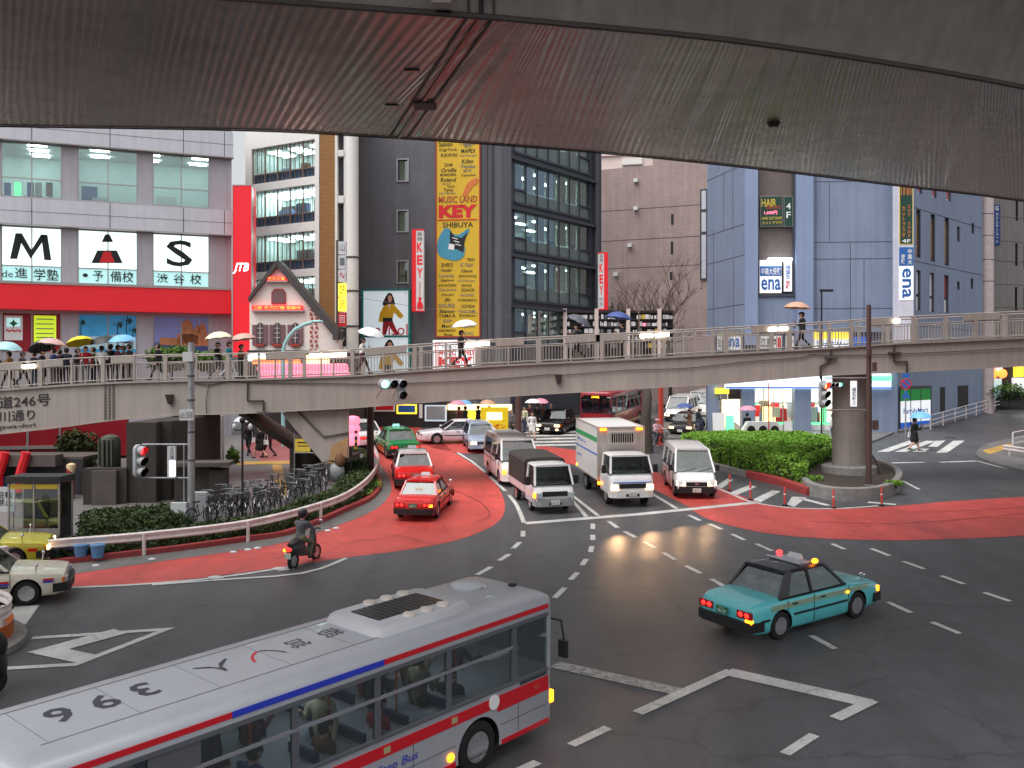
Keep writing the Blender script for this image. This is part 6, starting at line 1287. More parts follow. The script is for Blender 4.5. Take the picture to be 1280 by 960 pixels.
def cab(r, L_, W_, x1, x0, z0, zb, zr, body, lit, amber=False, bumper=None):
    """forward-control lorry cab between x0 (rear) and x1 (nose)"""
    st_ = [(x0,W_,z0,zb-.08,zb),(x1-.5,W_,z0,zb-.08,zb),(x1-.15,W_*.99,z0,zb-.1,zb-.02),(x1-.02,W_*.95,z0+.03,zb-.25,zb-.16),(x1+.04,W_*.86,z0+.1,zb-.4,zb-.34)]
    m_ = MB(); m_.loft([rring(*s_, crown=.01) for s_ in st_], body); b = m_.build('cab', r, sharp=30)
    P_ = dict(zb=zb, zr=zr, xa=x1-.08, xc=x1-.42, xd=x0+.03, xb=x0+.01, wb=W_*.96, wr=W_*.86, pillars=[], rp=.16, seatx=(x1-1.0,), sb=False)
    greenhouse(r, P_, body, body)
    q = MB(); q.box(x0+.01, x0+.05, -W_*.86, W_*.86, zb, zr-.02, body); q.build('cab_rear_panel', r)
    q = MB(); q.box(x1-.02, x1+.07, -W_*.62, W_*.62, z0+.32, z0+.5, 'plastic_black'); q.build('grille', r)
    q = MB(); q.prism([(x1+.09,-W_*.7),(x1+.12,0),(x1+.09,W_*.7),(x1-.02,W_*.96),(x1-.3,W_),(x1-.3,-W_),(x1-.02,-W_*.96)], z0-.06, z0+.24, bumper or body); q.box(x1+.075, x1+.125, -W_*.3, W_*.3, z0, z0+.1, 'plastic_black'); q.build('bumper', r)
    for sg in (-1, 1):
        q = MB(); q.box(x1-.04, x1+.09, min(sg*W_*.62,sg*W_*.94), max(sg*W_*.62,sg*W_*.94), z0+.26, z0+.46, 'head_lamp' if lit else 'lamp_clear'); q.build('headlight', r)
        q = MB(); q.box(x1-.42, x1-.3, sg*(W_+.16)-.08, sg*(W_+.16)+.08, zb+.0, zb+.32, 'plastic_black'); q.tube((x1-.3,sg*W_*.95,zb+.3), (x1-.35,sg*(W_+.16),zb+.3), .014, 'plastic_black'); q.build('mirror', r)
    w_ = MB(); w_.tube((x1-.06,-W_*.6,zb+.03), (x1-.12,-.02,zb+.12), .009, 'plastic_black'); w_.tube((x1-.06,.06,zb+.03), (x1-.12,W_*.75,zb+.12), .009, 'plastic_black'); w_.build('wiper', r)
    plate(r, x1+.145, z0+.1)
    return b
def park(r, px_r, px_f, side, xr, xf, hw, scale=None):
    """stand a vehicle so its near wheels touch the street at the two image points; side = local y sign of that flank"""
    a, b = G(*px_r), G(*px_f); d = (b-a); L_ = math.hypot(d.x, d.y); s_ = scale or L_/(xf-xr); hd = math.atan2(d.y, d.x)
    mid = (a+b)/2; cx = (xr+xf)/2
    R_ = ground_rot(hd); M3 = R_.to_matrix(); r.rotation_euler = R_; r.scale = (s_,)*3
    r.location = mid-M3 @ Vector((cx*s_, side*hw*s_, 0)); return r
def park_at(r, px, hd, scale=1, h=0):
    r.location = G(*px, h) if not isinstance(px, Vector) else px; r.rotation_euler = ground_rot(math.radians(hd)); r.scale = (scale,)*3; return r
# teal taxi crossing
t = sedan('teal taxi with black roof, lit tail lamps and roof rack crossing alone', 'car_teal', 'car_roofblack', sign='box_white', stripe=[(.70,'stripe_gold'),(.745,'stripe_gold'),(.79,'stripe_gold')], amber=True, front_lit=False)
q = MB(); 
for x0, x1, y in ((-1.5,-1.0,.64),): pass
park(t, (977,800), (1072,773), -1, -1.4125, 1.3725, .845)
t = sedan('plain red taxi leading the queue in the red lane', 'car_red', sign='box_white', front_lit=False, stripe=[(.70,'stripe_gold')], brake='tail_lamp'); park(t, (548.5,647), (564,631), -1, -1.41, 1.37, .845)
q = MB(); q.text('空車', lambda a, b: (-1.27,-a,1.12+b*.9), .16, 'ink_yellow'); q.build('rear_sticker', t); lamp(t, 'indicator', -2.38, -.62, -.78, .60, .7, 'amber_lamp', .04)
t = sedan('red taxi with a white roof close behind the plain red one', 'car_red', 'car_white', sign='box_white', front_lit=False); park(t, (543.5,611), (536,594), -1, -1.41, 1.37, .845, 1.08)
t = sedan('green taxi with orange lower flanks beyond the white roofed red taxi', 'car_green', 'car_green', lower='car_orange', sign='signal_glass' if 'signal_glass' in MATS else (emis('signal_glass', (150,220,210), .6) and 'signal_glass'), front_lit=False); park(t, (484,574.5), (468.5,563), 1, -1.41, 1.37, .845, 1.08)
t = sedan('white saloon car half hidden behind the brown signal pole', 'car_white', cat='car', name='saloon_car', front_lit=False, kind='car'); park_at(t, (449,556), 118, 1.08)
t = sedan('pinkish white coupe turning across the red crossing lane', 'car_pinkwhite', cat='car', name='coupe', kind='coupe', front_lit=False, brake='tail_off'); park(t, (601,554), (547,555.5), 1, -1.37, 1.33, .845, 1.04)
t = sedan('ice blue estate car with lit lamps behind the white minibus', 'car_iceblue', cat='car', name='estate_car', kind='wagon', brake='tail_off'); park(t, (577.5,555), (586,567), -1, -1.37, 1.33, .845, 1.04)
t = sedan('glossy black limousine with lit fog lamps facing the crosswalk', 'car_black', cat='car', name='limousine', kind='car', brake='tail_off'); park_at(t, (697,539), -108, 1.1)
for sg in (-1, 1): q = MB().ell((2.4,sg*.6,.36), (.06,.1,.07), 'head_lamp'); q.build('fog_lamp', t)
t = sedan('ivory taxi with red and blue side stripes entering at the left edge', 'car_ivory', stripe=[(.62,'bus_red'),(.56,'bus_blue')], front_lit=False, sign='box_white'); t.rotation_euler = ground_rot(math.radians(20)); t.scale = (1.02,)*3; t.location = G(33,757)-t.rotation_euler.to_matrix() @ Vector((1.37*1.02, -.84*1.02, 0))
t = sedan('yellow taxi half hidden behind the ivory taxi', 'car_yellow', stripe=[(.52,'car_red'),(.56,'car_red')], front_lit=True, sign='box_white'); t.rotation_euler = ground_rot(math.radians(18)); t.location = G(17,712)-t.rotation_euler.to_matrix() @ Vector((1.37, -.84, 0))
# vans and lorries
t = van('white minibus with a lit amber indicator behind the canvas covered truck', body='car_brightwhite', kind='hiace', headlit=False, amber=(-1,), name='minibus'); park(t, (608.5,593), (624,606.5), -1, -1.005, 1.565, .85, 1.08)
t = van('white van with lit headlights at the stop line beside the box truck', kind='townace'); park(t, (829,604.5), (843,622), -1, -1.18, 1.42, .835, 1.07)
t = van('white van with lit headlights far up the street behind the bare tree', kind='townace'); park_at(t, (852,526), -112, 1.05)
t = van('white van at the far end of the street, partly behind the blue building column', kind='hiace'); park_at(t, (880,519), -115, 1.05)
t = sedan('dark car with one bright headlight among the far traffic', 'car_black', cat='car', name='dark_car', kind='car'); park_at(t, (859,541), -112, 1.0)
def mini_truck():
    r = empty('canvas_truck', (0,0,0), 'small white truck with a dark canvas cover at the stop line', 'truck'); W_ = .80
    cab(r, 0, W_, 2.15, .72, .36, 1.08, 1.80, 'car_white', False, bumper='desk_grey')
    q = MB(); q.box(-2.1, .68, -.78, .78, .52, .62, 'plastic_black'); q.build('chassis', r)
    q = MB()
    for sg in (-1, 1): q.box(-2.1, .66, sg*.80-.02, sg*.80+.02, .64, .92, 'car_white')
    q.box(-2.12, .66, -.82, .82, .60, .66, 'car_white'); q.build('load_bed', r)
    q = MB(); rg = []
    for i, x in enumerate((-2.12,-1.55,-1.5,-.85,-.8,-.15,-.1,.66)):
        k = .012 if i % 2 else 0; L_ = [(x,-.83-k,.9),(x,-.82-k,1.8),(x,-.74,1.9+k),(x,-.3,1.95+k)]; rg.append(L_+[(a,-b,c) for a, b, c in L_[::-1]])
    q.loft(rg, 'canvas'); q.build('canvas_cover', r, sharp=25)
    for x in (-1.05, 1.25):
        for sg in (-1, 1): wheel(r, x, sg*.68, .29, .17, sg)
    MB().box(1.95, 2.2, -.80, -.68, .64, .8, 'amber_lamp').build('indicator', r); return r
t = mini_truck(); park(t, (645,625), (661,637.5), -1, -1.05, 1.25, .77, 1.04)
def box_truck():
    r = empty('box_truck', (0,0,0), 'tall white refrigerated box truck with green and blue side stripes', 'truck'); W_ = .93
    cab(r, 0, W_, 2.75, 1.15, .45, 1.35, 2.05, 'car_white', True)
    q = MB(); q.box(2.74-.03, 2.84, -.8, .8, 1.0, 1.03, 'stripe_blue'); q.build('cab_stripe', r)
    q = MB(); q.box(-3.0, 1.1, -.45, .45, .5, .78, 'plastic_black'); q.box(-1.0, .2, .5, .86, .45, .8, 'plastic_black'); q.box(-1.0, .4, -.86, -.5, .45, .8, 'plastic_black'); q.build('chassis', r)
    q = MB(); q.box(-3.15, 1.02, -1.0, 1.0, .86, 3.06, 'truck_box'); q.build('cargo_box', r)
    q = MB(); q.box(1.02, 1.04, -.98, .98, .88, 3.04, 'truck_front'); 
    for x0, x1, y0, y1, z0, z1 in ((-3.17,1.05,-1.02,-.97,3.04,3.09),(-3.17,1.05,.97,1.02,3.04,3.09),(1.0,1.06,-1.02,1.02,3.041,3.088),(1.0,1.055,-1.03,-.98,.84,3.04),(1.0,1.055,.98,1.03,.84,3.04),(-3.17,1.05,-1.025,-.98,.82,.9),(-3.17,1.05,.98,1.025,.82,.9)): q.box(x0, x1, y0, y1, z0, z1, 'truck_front')
    q.build('edge_trim', r)
    q = MB(); q.box(1.04, 1.22, -.62, .62, 2.35, 2.9, 'truck_front'); q.box(1.22, 1.24, -.5, .5, 2.45, 2.82, 'lens_dark')
    for k in range(11): q.box(1.235, 1.255, -.48+.096*k-.012, -.48+.096*k+.012, 2.45, 2.82, 'truck_front')
    q.build('cooling_unit', r)
    for sg in (-1, 1): MB().box(1.05, 1.1, sg*.78-.13, sg*.78+.13, 2.94, 3.03, 'amber_lamp').build('marker_lamp', r)
    q = MB()
    for sg in (-1, 1):
        y = sg*1.004; q.box(-3.1, 1.0, y-.004, y+.004, 2.42, 2.62, 'stripe_green'); q.box(-3.1, 1.0, y-.004, y+.004, 1.86, 1.93, 'stripe_blue')
        q.text('Fresh Line', lambda a, b: (-1.4-a*sg, y+.006*sg, 2.14+b), .2, 'stripe_blue', w=2.2); q.text('クール便', lambda a, b: (-2.1-a*sg, y+.006*sg, 1.5+b), .18, 'stripe_blue')
    q2 = MB(); q2.mi('stripe_green')
    q = MB()
    for sg in (-1, 1):
        y = sg*1.004; q.box(-3.1, 1.0, y-.004, y+.004, 2.42, 2.62, 'stripe_green'); q.box(-3.1, 1.0, y-.004, y+.004, 1.86, 1.93, 'stripe_blue')
        for (x, w, z, h_) in ((-2.5,.5,2.16,.14),(-1.9,.4,2.14,.12),(-2.4,.9,1.46,.1),(-1.4,.35,2.14,.08)): 
            for j in range(5): q.box(x-w/2+w*j/5, x-w/2+w*j/5+w*.13, y-.004, y+.004, z, z+h_*(.6+.4*((j*7) % 3)/2), 'stripe_blue')
    q.build('side_stripe', r)
    for x in (-1.75, 1.85):
        for sg in (-1, 1): wheel(r, x, sg*.76, .38, .24, sg)
    for x, z in ((1.2,.75),(-2.9,.95)): MB().ell((x,-1.0,z), (.1,.05,.08), 'amber_lamp').build('side_lamp', r)
    return r
t = box_truck(); park(t, (731,611), (756,629.5), -1, -1.75, 1.85, .9)
# the two buses
def bus(label, L_, roofm, bodym, beltm, scheme):
    r = empty('bus', (0,0,0), label, 'bus'); h = L_/2; W_ = 1.15; zf, zw0, zw1, zr = .33, 1.42, 2.56, 2.96; xf, xr = h-2.25, h-2.25-5.3
    xs = [h-.1, h-.95, h-1.05, h-2.75, h-2.85, h-4.45, h-4.55, h-6.1, h-6.2, h-7.7, h-7.8, h-8.9, h-9.0, -h+.3]
    pil = [(h-1.32,h-1.18),(h-3.08,h-2.96),(h-4.74,h-4.62),(h-6.38,h-6.26),(h-8.7,h-7.92),(-h,-h+.35)]
    # shell: lower body ring with wheel arches, roof, front and rear frames
    m_ = MB(); ring = [(-h,-W_+.08),(-h+.1,-W_),(h-.22,-W_),(h-.05,-W_+.1),(h,-W_+.35),(h,W_-.35),(h-.05,W_-.1),(h-.22,W_),(-h+.1,W_),(-h,W_-.08)]
    m_.loft([[(x, y, zf) for x, y in ring], [(x, y, zw0) for x, y in ring]], bodym, smooth=False)
    b = m_.build('body', r); cut_arches(b, ((xf,.48),(xr,.48)), .56, .42, W_)
    m_ = MB(); rg = []
    for z, ins in ((zw1,0),(zw1+.2,0),(zw1+.29,.04),(zw1+.345,.12),(zr-.03,.26),(zr,.4)): rg.append([(x-(ins if x > 0 else -ins)*.7, y-(ins if y > 0 else -ins), z) for x, y in ring])
    m_.loft(rg, bodym); m_.build('roof', r, sharp=40)
    m_ = MB()
    for x0, x1 in pil:
        for sg in (-1, 1): m_.box(x0, x1, sg*(W_-.03)-.03, sg*(W_-.03)+.03, zw0, zw1, 'bus_frame' if scheme == 'silver' else bodym)
    for sg in (-1, 1):
        m_.box(-h+.1, h-.25, sg*(W_-.01)-.03, sg*(W_-.01)+.025, zw0-.02, zw0+.04, 'bus_frame'); m_.box(-h+.1, h-.25, sg*(W_-.01)-.03, sg*(W_-.01)+.02, zw1-.05, zw1+.02, 'bus_frame'); m_.box(-h+.1, h-1.3, sg*(W_-.01)-.02, sg*(W_-.01)+.012, 2.1, 2.15, 'bus_grey')
        m_.box(h-.22, h-.1, sg*(W_-.08)-.03, sg*(W_-.08)+.03, zw0, zw1, bodym)
    m_.build('window_frame', r)
    g = MB()
    for sg in (-1, 1): g.box(-h+.1, h-.25, sg*(W_-.035)-.004, sg*(W_-.035)+.004, zw0, zw1, 'bus_glass')
    g.box(h-.03, h-.02, -W_+.2, W_-.2, zw0-.2, zw1+.05, 'bus_glass'); g.build('window_glass', r)
    g = MB()                                   # driver's quarter window steps lower, as in the photo
    for sg in (-1, 1): g.box(h-1.1, h-.28, sg*W_-.004, sg*W_+.006, 1.32, 1.43, 'car_glass')
    g.build('quarter_window', r)
    st_ = MB(); e = W_+.004
    rb_ = MB()
    for y in (-.7,.7): rb_.box(-h+.5, 1.0 if scheme == 'silver' else h-.5, y-.012, y+.012, zr-.01, zr+.008, 'bus_grey')
    for i in range(7): rb_.box(-h+.6+1.25*i-.006, -h+.6+1.25*i+.006, -.74, .74, zr-.01, zr+.003, 'bus_grey')
    rb_.build('roof_rib', r)
    if scheme == 'silver':
        for sg in (-1, 1):
            st_.box(-h+.1, h-.24, sg*e-.006, sg*e+.006, 2.66, 2.75, 'bus_red')
            st_.box(h-7.42, h-4.55, sg*e-.011, sg*e+.011, 2.657, 2.753, 'bus_blue')
            st_.hexa([(-h+.1,sg*e-.006,1.10),(h-1.75,sg*e-.006,1.10),(h-1.75,sg*e+.006,1.10),(-h+.1,sg*e+.006,1.10)], [(-h+.1,sg*e-.006,1.30),(h-1.55,sg*e-.006,1.30),(h-1.55,sg*e+.006,1.30),(-h+.1,sg*e+.006,1.30)], 'bus_red')
            st_.hexa([(h-1.75,sg*e-.006,1.0),(h-.24,sg*e-.006,1.0),(h-.24,sg*e+.006,1.0),(h-1.75,sg*e+.006,1.0)], [(h-1.75,sg*e-.005,1.30),(h-.24,sg*e-.005,1.30),(h-.24,sg*e+.005,1.30),(h-1.75,sg*e+.005,1.30)], 'bus_red')
            for a_, b_ in ((xr+.62,xf-.62),(xf+.62,h-.22),(-h+.1,xr-.62)): st_.box(a_, b_, sg*e-.006, sg*e+.006, .335, .43, 'bus_red')
            st_.box(xf-5, xf-.62, sg*e-.004, sg*e+.004, .72, .73, 'bus_frame'); st_.box(xf+.6, h-.3, sg*e-.004, sg*e+.004, .72, .73, 'bus_frame')
            for x in (h-2.9,h-4.5): st_.box(x-.07, x+.07, sg*(e+.008)-.003, sg*(e+.008)+.003, 1.15, 1.26, 'stripe_gold')
    else:
        for sg in (-1, 1): st_.box(-h+.1, h-.24, sg*e-.006, sg*e+.006, .5, .62, 'stripe_gold')
    for sg in (-1, 1):
        for x in (h-1.15,h-3.9,h-5.4,h-6.9,h-8.4): st_.box(x-.006, x+.006, sg*e-.003, sg*e+.003, .45, 1.09, 'bus_frame')
        st_.box(-h+.1, h-.24, sg*e-.004, sg*e+.004, zf, zf+.015, 'plastic_black')
    st_.build('stripe', r)
    o = MB(); o.text('Non Step Bus', lambda a, b: (h-4.55+a, -e-.012, .88+b), .2, 'bus_blue', w=1.5, shear=.2) if scheme == 'silver' else None
    if o.v: o.build('lettering', r)
    if scheme == 'silver':
        o = MB(); o.lathe([(.14,-e-.02),(.14,-e)], 'ink_white', (h-1.85,0,1.22), 'y', 20); o.build('round_badge', r)
        o = MB(); o.text('東急', lambda a, b: (h-.6+a, -e-.012, 1.16+b), .08, 'ink_orange'); o.build('lettering', r)
        o = MB()                       # fleet number and maker style marks on the roof
        zt_ = zr+.004
        def roof_t(tx, x, y, sz, m2, w=None): o.text(tx, lambda a, b: (x+b, y-a, zt_) if False else (x-a, y-b, zt_), sz, m2, bold=.01, w=w)
        for tx, x in (('6',-4.12),('9',-3.5),('3',-2.9)): o.text(tx, lambda a, b: (x-a, .08-b, zt_), .58, 'bus_mark', bold=.02)
        o.build('roof_number', r); o = MB(); o.text('人', lambda a, b: (-1.68-a, .1-b, zt_), .5, 'bus_mark', w=.62); o.text('ノ', lambda a, b: (-1.02-a, .05-b, zt_), .42, 'ink_red', w=.34); o.text('ノ', lambda a, b: (-.7+a, .05-b, zt_), .42, 'bus_mark', w=.3); o.text('営', lambda a, b: (-.18-a, .08-b, zt_), .42, 'bus_mark'); o.text('都', lambda a, b: (.55-a, .12-b, zt_), .42, 'bus_mark'); o.build('roof_lettering', r)
        o = MB(); rg = []; cx = 2.05          # cooler housing: a frame round a dark well, with vents
        for z, k in ((zr-.02,0),(zr+.1,.04),(zr+.16,.12)): rg.append([(cx+sx*(1.2-k), sy*(.78-k), z) for sx, sy in ((-1,-.85),(-.9,-1),(.9,-1),(1,-.85),(1,.85),(.9,1),(-.9,1),(-1,.85))])
        o.loft(rg, 'bus_roof'); ro = o.build('roof_cooler', r, sharp=50)
        o = MB(); o.box(cx-.85, cx+.75, -.38, .38, zr+.15, zr+.175, 'lens_dark')
        for k in range(12): o.box(cx-.82+.13*k, cx-.80+.13*k, -.38, .38, zr+.175, zr+.18, 'rim_dark')
        o.build('grille', ro)
        o = MB()
        for k in (-1,0,1):
            for sg in (-1,1): o.lathe([(.13,zr+.155),(.12,zr+.2),(.05,zr+.215)], 'cap_pale' if 'cap_pale' in MATS else (mat('cap_pale', srgb(206,196,190), .5) and 'cap_pale'), (cx+.15+k*.42, sg*.55, 0), n=14)
        o.build('fan_cap', ro)
        o = MB(); o.lathe([(.33,zr-.01),(.34,zr+.05),(.26,zr+.09),(.001,zr+.1)], 'bus_roof', (4.2,.35,0), n=24); o.build('roof_vent', r)
        o = MB(); o.box(4.8, 4.93, -.34, -.22, zr-.005, zr+.05, 'plastic_black'); o.build('antenna', r)
    for x in (xf, xr):
        for sg in (-1, 1): wheel(r, x, sg*(W_-.16), .48, .28, sg, rr=.60)
    for x, z, n_ in ((xf-.75,.55,'side_indicator'),): 
        for sg in (-1,): MB().ell((x,sg*(W_+.01),z), (.09,.04,.08), 'amber_lamp').build(n_, r)
    for sg in (-1, 1):
        MB().box(h-.12, h-.02, sg*(W_-.08)-.05, sg*(W_-.08)+.06, .68, .92, 'amber_lamp').build('indicator', r); lamp(r, 'headlight', h-.02, sg*.6, sg*.95, .5, .72, 'head_soft', .04)
    q = MB(); q.pipe([(h-.1,-W_+.1,2.4),(h+.18,-W_+.0,2.3),(h+.22,-W_-.05,1.9)], .022, 'plastic_black'); q.box(h+.16, h+.24, -W_-.14, -W_+.06, 1.55, 1.9, 'plastic_black'); q.build('mirror', r)
    q = MB(); q.pipe([(h-.1,W_-.1,2.4),(h+.2,W_-.05,2.3),(h+.24,W_,1.9)], .022, 'plastic_black'); q.box(h+.18, h+.26, W_-.08, W_+.1, 1.55, 1.9, 'plastic_black'); q.build('mirror', r)
    q = MB(); q.box(h-.02, h+.01, -.8, .8, 2.42, 2.66, 'lens_dark'); q.text('[渋谷駅]', lambda a, b: (h+.015, a, 2.54+b), .16, 'bus_led', bold=.01); q.build('destination_display', r)
    # inside: floor, seats, poles
    q = MB(); q.box(-h+.2, h-.3, -W_+.1, W_-.1, .5, .56, 'interior'); q.box(-h+.3,-h+.34,-W_+.1,W_-.1,.5,zw1,'interior'); q.build('floor', r)
    q = MB()
    for i in range(8):
        for sg in (-1, 1):
            x = h-2.6-.95*i; q.box(x-.4, x, sg*.72-.38, sg*.72+.38, .56, .98, 'seat_blue'); q.box(x-.46, x-.38, sg*.72-.36, sg*.72+.36, .98, 1.58, 'seat_blue')
    q.build('seat_row', r)
    q = MB()
    for i in range(6):
        for sg in (-1, 1): q.tube((h-2.2-1.5*i,sg*.5,.56), (h-2.2-1.5*i,sg*.5,2.4), .02, 'pole_orange')
    q.build('grab_pole', r)
    q = MB()
    for i in range(5): q.box(h-2.0-1.7*i-.5, h-2.0-1.7*i+.5, -.12, .12, 2.52, 2.55, 'tube_cool')
    q.build('ceiling_lamp', r)  # glowing strips added to brighten the bus interior
    q = MB()
    for i in range(4):
        x = h-3.0-1.9*i; q.box(x-.28, x+.28, .95, .99, 1.95, 2.25, 'desk_white'); q.box(x-.16, x+.16, -.2, .2, 2.28, 2.3, 'lit_cyan')  # cyan panels glow, added to light the bus interior a little
    q.build('notice', r)
    return r
hd = math.radians(48.6); BS = .9; fr = G(690, 919)             # front right corner on the street
bb = bus('silver bus with red and blue stripes filling the lower left', 10.4, 'bus_roof', 'bus_silver', None, 'silver')
bb.rotation_euler = ground_rot(hd); bb.scale = (BS,)*3; M3 = bb.rotation_euler.to_matrix(); bb.location = fr-M3 @ Vector((5.12*BS, -1.13*BS, 0))
rb = bus('dark red bus with an orange destination display behind the box truck', 10.4, 'car_maroon', 'car_maroon', None, 'red')
c_ = G(744, 543); rb.rotation_euler = ground_rot(math.radians(-112)); M3 = rb.rotation_euler.to_matrix(); rb.location = c_-M3 @ Vector((5.2,0,0))
# the beams of the lit headlights on the wet street
def beam(px, hd, e, h=.7):
    l = bpy.data.lights.new('headlight_beam', 'SPOT'); l.energy = e; l.spot_size = math.radians(70); l.spot_blend = .8; l.color = (1,.58,.28); l.shadow_soft_size = .12
    o = bpy.data.objects.new('headlight_beam', l); COL.objects.link(o); o.location = G(*px, h); dv = Vector((math.cos(math.radians(hd)), math.sin(math.radians(hd)), -.16)); o.rotation_euler = dv.to_track_quat('-Z', 'Y').to_euler()
beam((771,638), -81, 85); beam((812,634), -81, 85); beam((851,628), -84, 40); beam((882,626), -84, 40)
# ---------------------------------------------------------------- people
for n, c in (('navy',(34,38,58)),('black',(26,25,29)),('red',(178,28,36)),('white',(226,224,222)),('ochre',(150,98,40)),('blue',(52,70,120)),('teal',(28,132,142)),('khaki',(120,116,92)),('grey',(96,96,102)),('pink',(226,180,186)),('denim',(60,74,104)),('brown',(112,78,56)),('plum',(84,36,50)),('cream',(206,200,170)),('shoe',(28,24,24))): mat('cloth_'+n, srgb(*c), .8, noise=.14, nscale=5)
for n, c in (('cyan',(170,218,224)),('black',(40,40,44)),('plaid',(206,168,166)),('yellow',(236,214,30)),('lightblue',(120,184,232)),('white',(232,232,232)),('cream',(236,228,196)),('pinktan',(206,164,152)),('grey',(90,92,104)),('blue',(70,86,150)),('tan',(204,160,134)),('pink',(226,150,170)),('clear',(214,218,226))): mat('umbrella_'+n, srgb(*c), .5, noise=.06, nscale=3)
PCACHE = {}
def person_mesh(pose, skirt=False, arm='down', arm2='down', vox=.021):
    """one continuous skinned body grown from tapered capsules and fused; returns mesh with slots skin, top, bottom, shoes"""
    key = (pose, skirt, arm, arm2)
    if key in PCACHE: return PCACHE[key]
    C = []           # (p0, p1, r0, r1, slot)
    V = Vector
    hip, ch, nk = V((0,0,.93)), V((.0,0,1.28)), V((.01,0,1.46)); hd = V((.035,0,1.60))
    legs = {'stand': [((0,0),(.02,.02)), ((0,0),(-.03,-.02))], 'walk': [((.14,.46),(.27,.05)), ((-.02,.46),(-.3,.10))], 'sit': None, 'ride': None}[pose if pose in ('stand','walk') else 'sit']
    dz_ = 0
    if pose == 'sit' or pose == 'ride': dz_ = -.38 if pose == 'sit' else -.14
    lean = .12 if pose == 'ride' else 0
    hip = V((0,0,.93+dz_)); ch = V((lean*.6,0,1.28+dz_)); nk = V((lean,0,1.455+dz_)); hd = V((lean+.04,0,1.60+dz_))
    C += [(hip+V((0,.07,0)), hip+V((0,-.07,0)), .125,.125,'bottom'), (hip, hip+V((lean*.3,0,.16)), .135,.125,'top'), (hip+V((lean*.3,0,.14)), ch, .125,.145,'top'), (ch+V((0,.09,.06)), ch+V((0,-.09,.06)), .112,.112,'top'), (ch+V((lean*.2,.15,.10)), ch+V((lean*.2,-.15,.10)), .062,.062,'top'), (nk-V((0,0,.05)), nk+V((.015,0,.06)), .058,.052,'skin')]
    C += [(hd+V((-.015,0,.03)), hd+V((-.005,0,.045)), .098,.095,'skin'), (hd+V((.02,0,-.05)), hd+V((.03,0,-.055)), .062,.058,'skin'), (hd+V((.088,0,.0)), hd+V((.108,0,-.02)), .016,.019,'skin'), (hd+V((0,.092,0)), hd+V((0,.096,-.02)), .02,.018,'skin'), (hd+V((0,-.092,0)), hd+V((0,-.096,-.02)), .02,.018,'skin')]
    for i, sg in enumerate((1,-1)):
        h_ = hip+V((0,.09*sg,-.02))
        if pose in ('stand','walk'):
            if pose == 'walk': kx, ax, az = ((.17,.30,.09) if i == 0 else (-.03,-.34,.17))
            else: kx, ax, az = ((.02,.03,.08) if i == 0 else (.0,-.03,.08))
            kn = V((kx,.09*sg,.5)); an = V((ax,.085*sg,az))
        elif pose == 'sit': kn = V((.42,.11*sg,.53)); an = V((.40,.11*sg,.09))
        else: kn = V((.40,.14*sg,.60)); an = V((.28 if i else .34,.13*sg,.22 if i else .3))
        C += [(h_, kn, .095,.062,'bottom'), (kn, an, .06,.042,'bottom' if not skirt else 'skin'), (an+V((-.03,0,-.04)), an+V((.15,.01*sg,-.05)), .045,.036,'shoes')]
    if skirt: C += [(hip+V((0,0,.05)), hip+V((0,0,-.34)), .14,.2,'top')]
    for sg, a in ((-1,arm),(1,arm2)):
        sh = ch+V((lean*.3,.185*sg,.09))
        if a == 'down': el = sh+V((-.02,.05*sg,-.28)); ha = el+V((.06,.0,-.25))
        elif a == 'swing': el = sh+V((-.10,.04*sg,-.26)); ha = el+V((.07,.0,-.24))
        elif a == 'up': el = sh+V((.07,.05*sg,-.26)); ha = el+V((.19,-.06*sg,.16))
        elif a == 'fwd': el = sh+V((.16,.06*sg,-.22)); ha = el+V((.24,-.03*sg,.02))
        d = (ha-el).normalized()
        C += [(sh, el, .057,.045,'top'), (el, ha, .045,.034,'top'), (ha+d*.02, ha+d*.085, .036,.036,'skin')]
        for k in range(4): 
            o = V((0,1,0)) if abs(d.y) < .8 else V((1,0,0)); u = d.cross(o).normalized(); b0 = ha+d*.09+o*(.024-.016*k)+u*0; L_ = (.05,.062,.057,.045)[k]
            C += [(b0, b0+d*L_*.6+V((.02,0,0)) if a in ('up','fwd') else b0+d*L_, .0105,.009,'skin')]
        o = V((1,0,0)) if abs(d.x) < .7 else V((0,0,1)); C += [(ha+d*.03, ha+d*.07+o*.045, .014,.011,'skin')]
    vs, fs = [], []
    for p0, p1, r0, r1, s_ in C:
        m_ = MB(); 
        ax = (p1-p0); L_ = ax.length or 1e-4; a = ax.normalized() if ax.length > 1e-5 else V((0,0,1)); e1 = a.orthogonal().normalized(); e2 = a.cross(e1); rg = []
        prof = [(-r0,.02*r0),(-r0*.85,.53*r0),(-r0*.5,.87*r0),(0,r0),(L_,r1),(L_+r1*.5,.87*r1),(L_+r1*.85,.53*r1),(L_+r1,.02*r1)]
        for t_, r_ in prof: rg.append([tuple(p0+a*t_+(e1*math.cos(2*PI*k/10)+e2*math.sin(2*PI*k/10))*r_) for k in range(10)])
        n0 = len(vs); vs += [p for r_ in rg for p in r_]
        for i in range(len(rg)-1):
            for j in range(10): fs.append([n0+i*10+j, n0+i*10+(j+1) % 10, n0+(i+1)*10+(j+1) % 10, n0+(i+1)*10+j])
        fs += [[n0+j for j in range(10)][::-1], [n0+(len(rg)-1)*10+j for j in range(10)]]
    me = bpy.data.meshes.new('body'); me.from_pydata(vs, [], fs); o = bpy.data.objects.new('tmp', me); COL.objects.link(o)
    md = o.modifiers.new('r', 'REMESH'); md.mode = 'VOXEL'; md.voxel_size = vox; md.use_smooth_shade = True
    sm = o.modifiers.new('s', 'SMOOTH'); sm.factor = .5; sm.iterations = 2
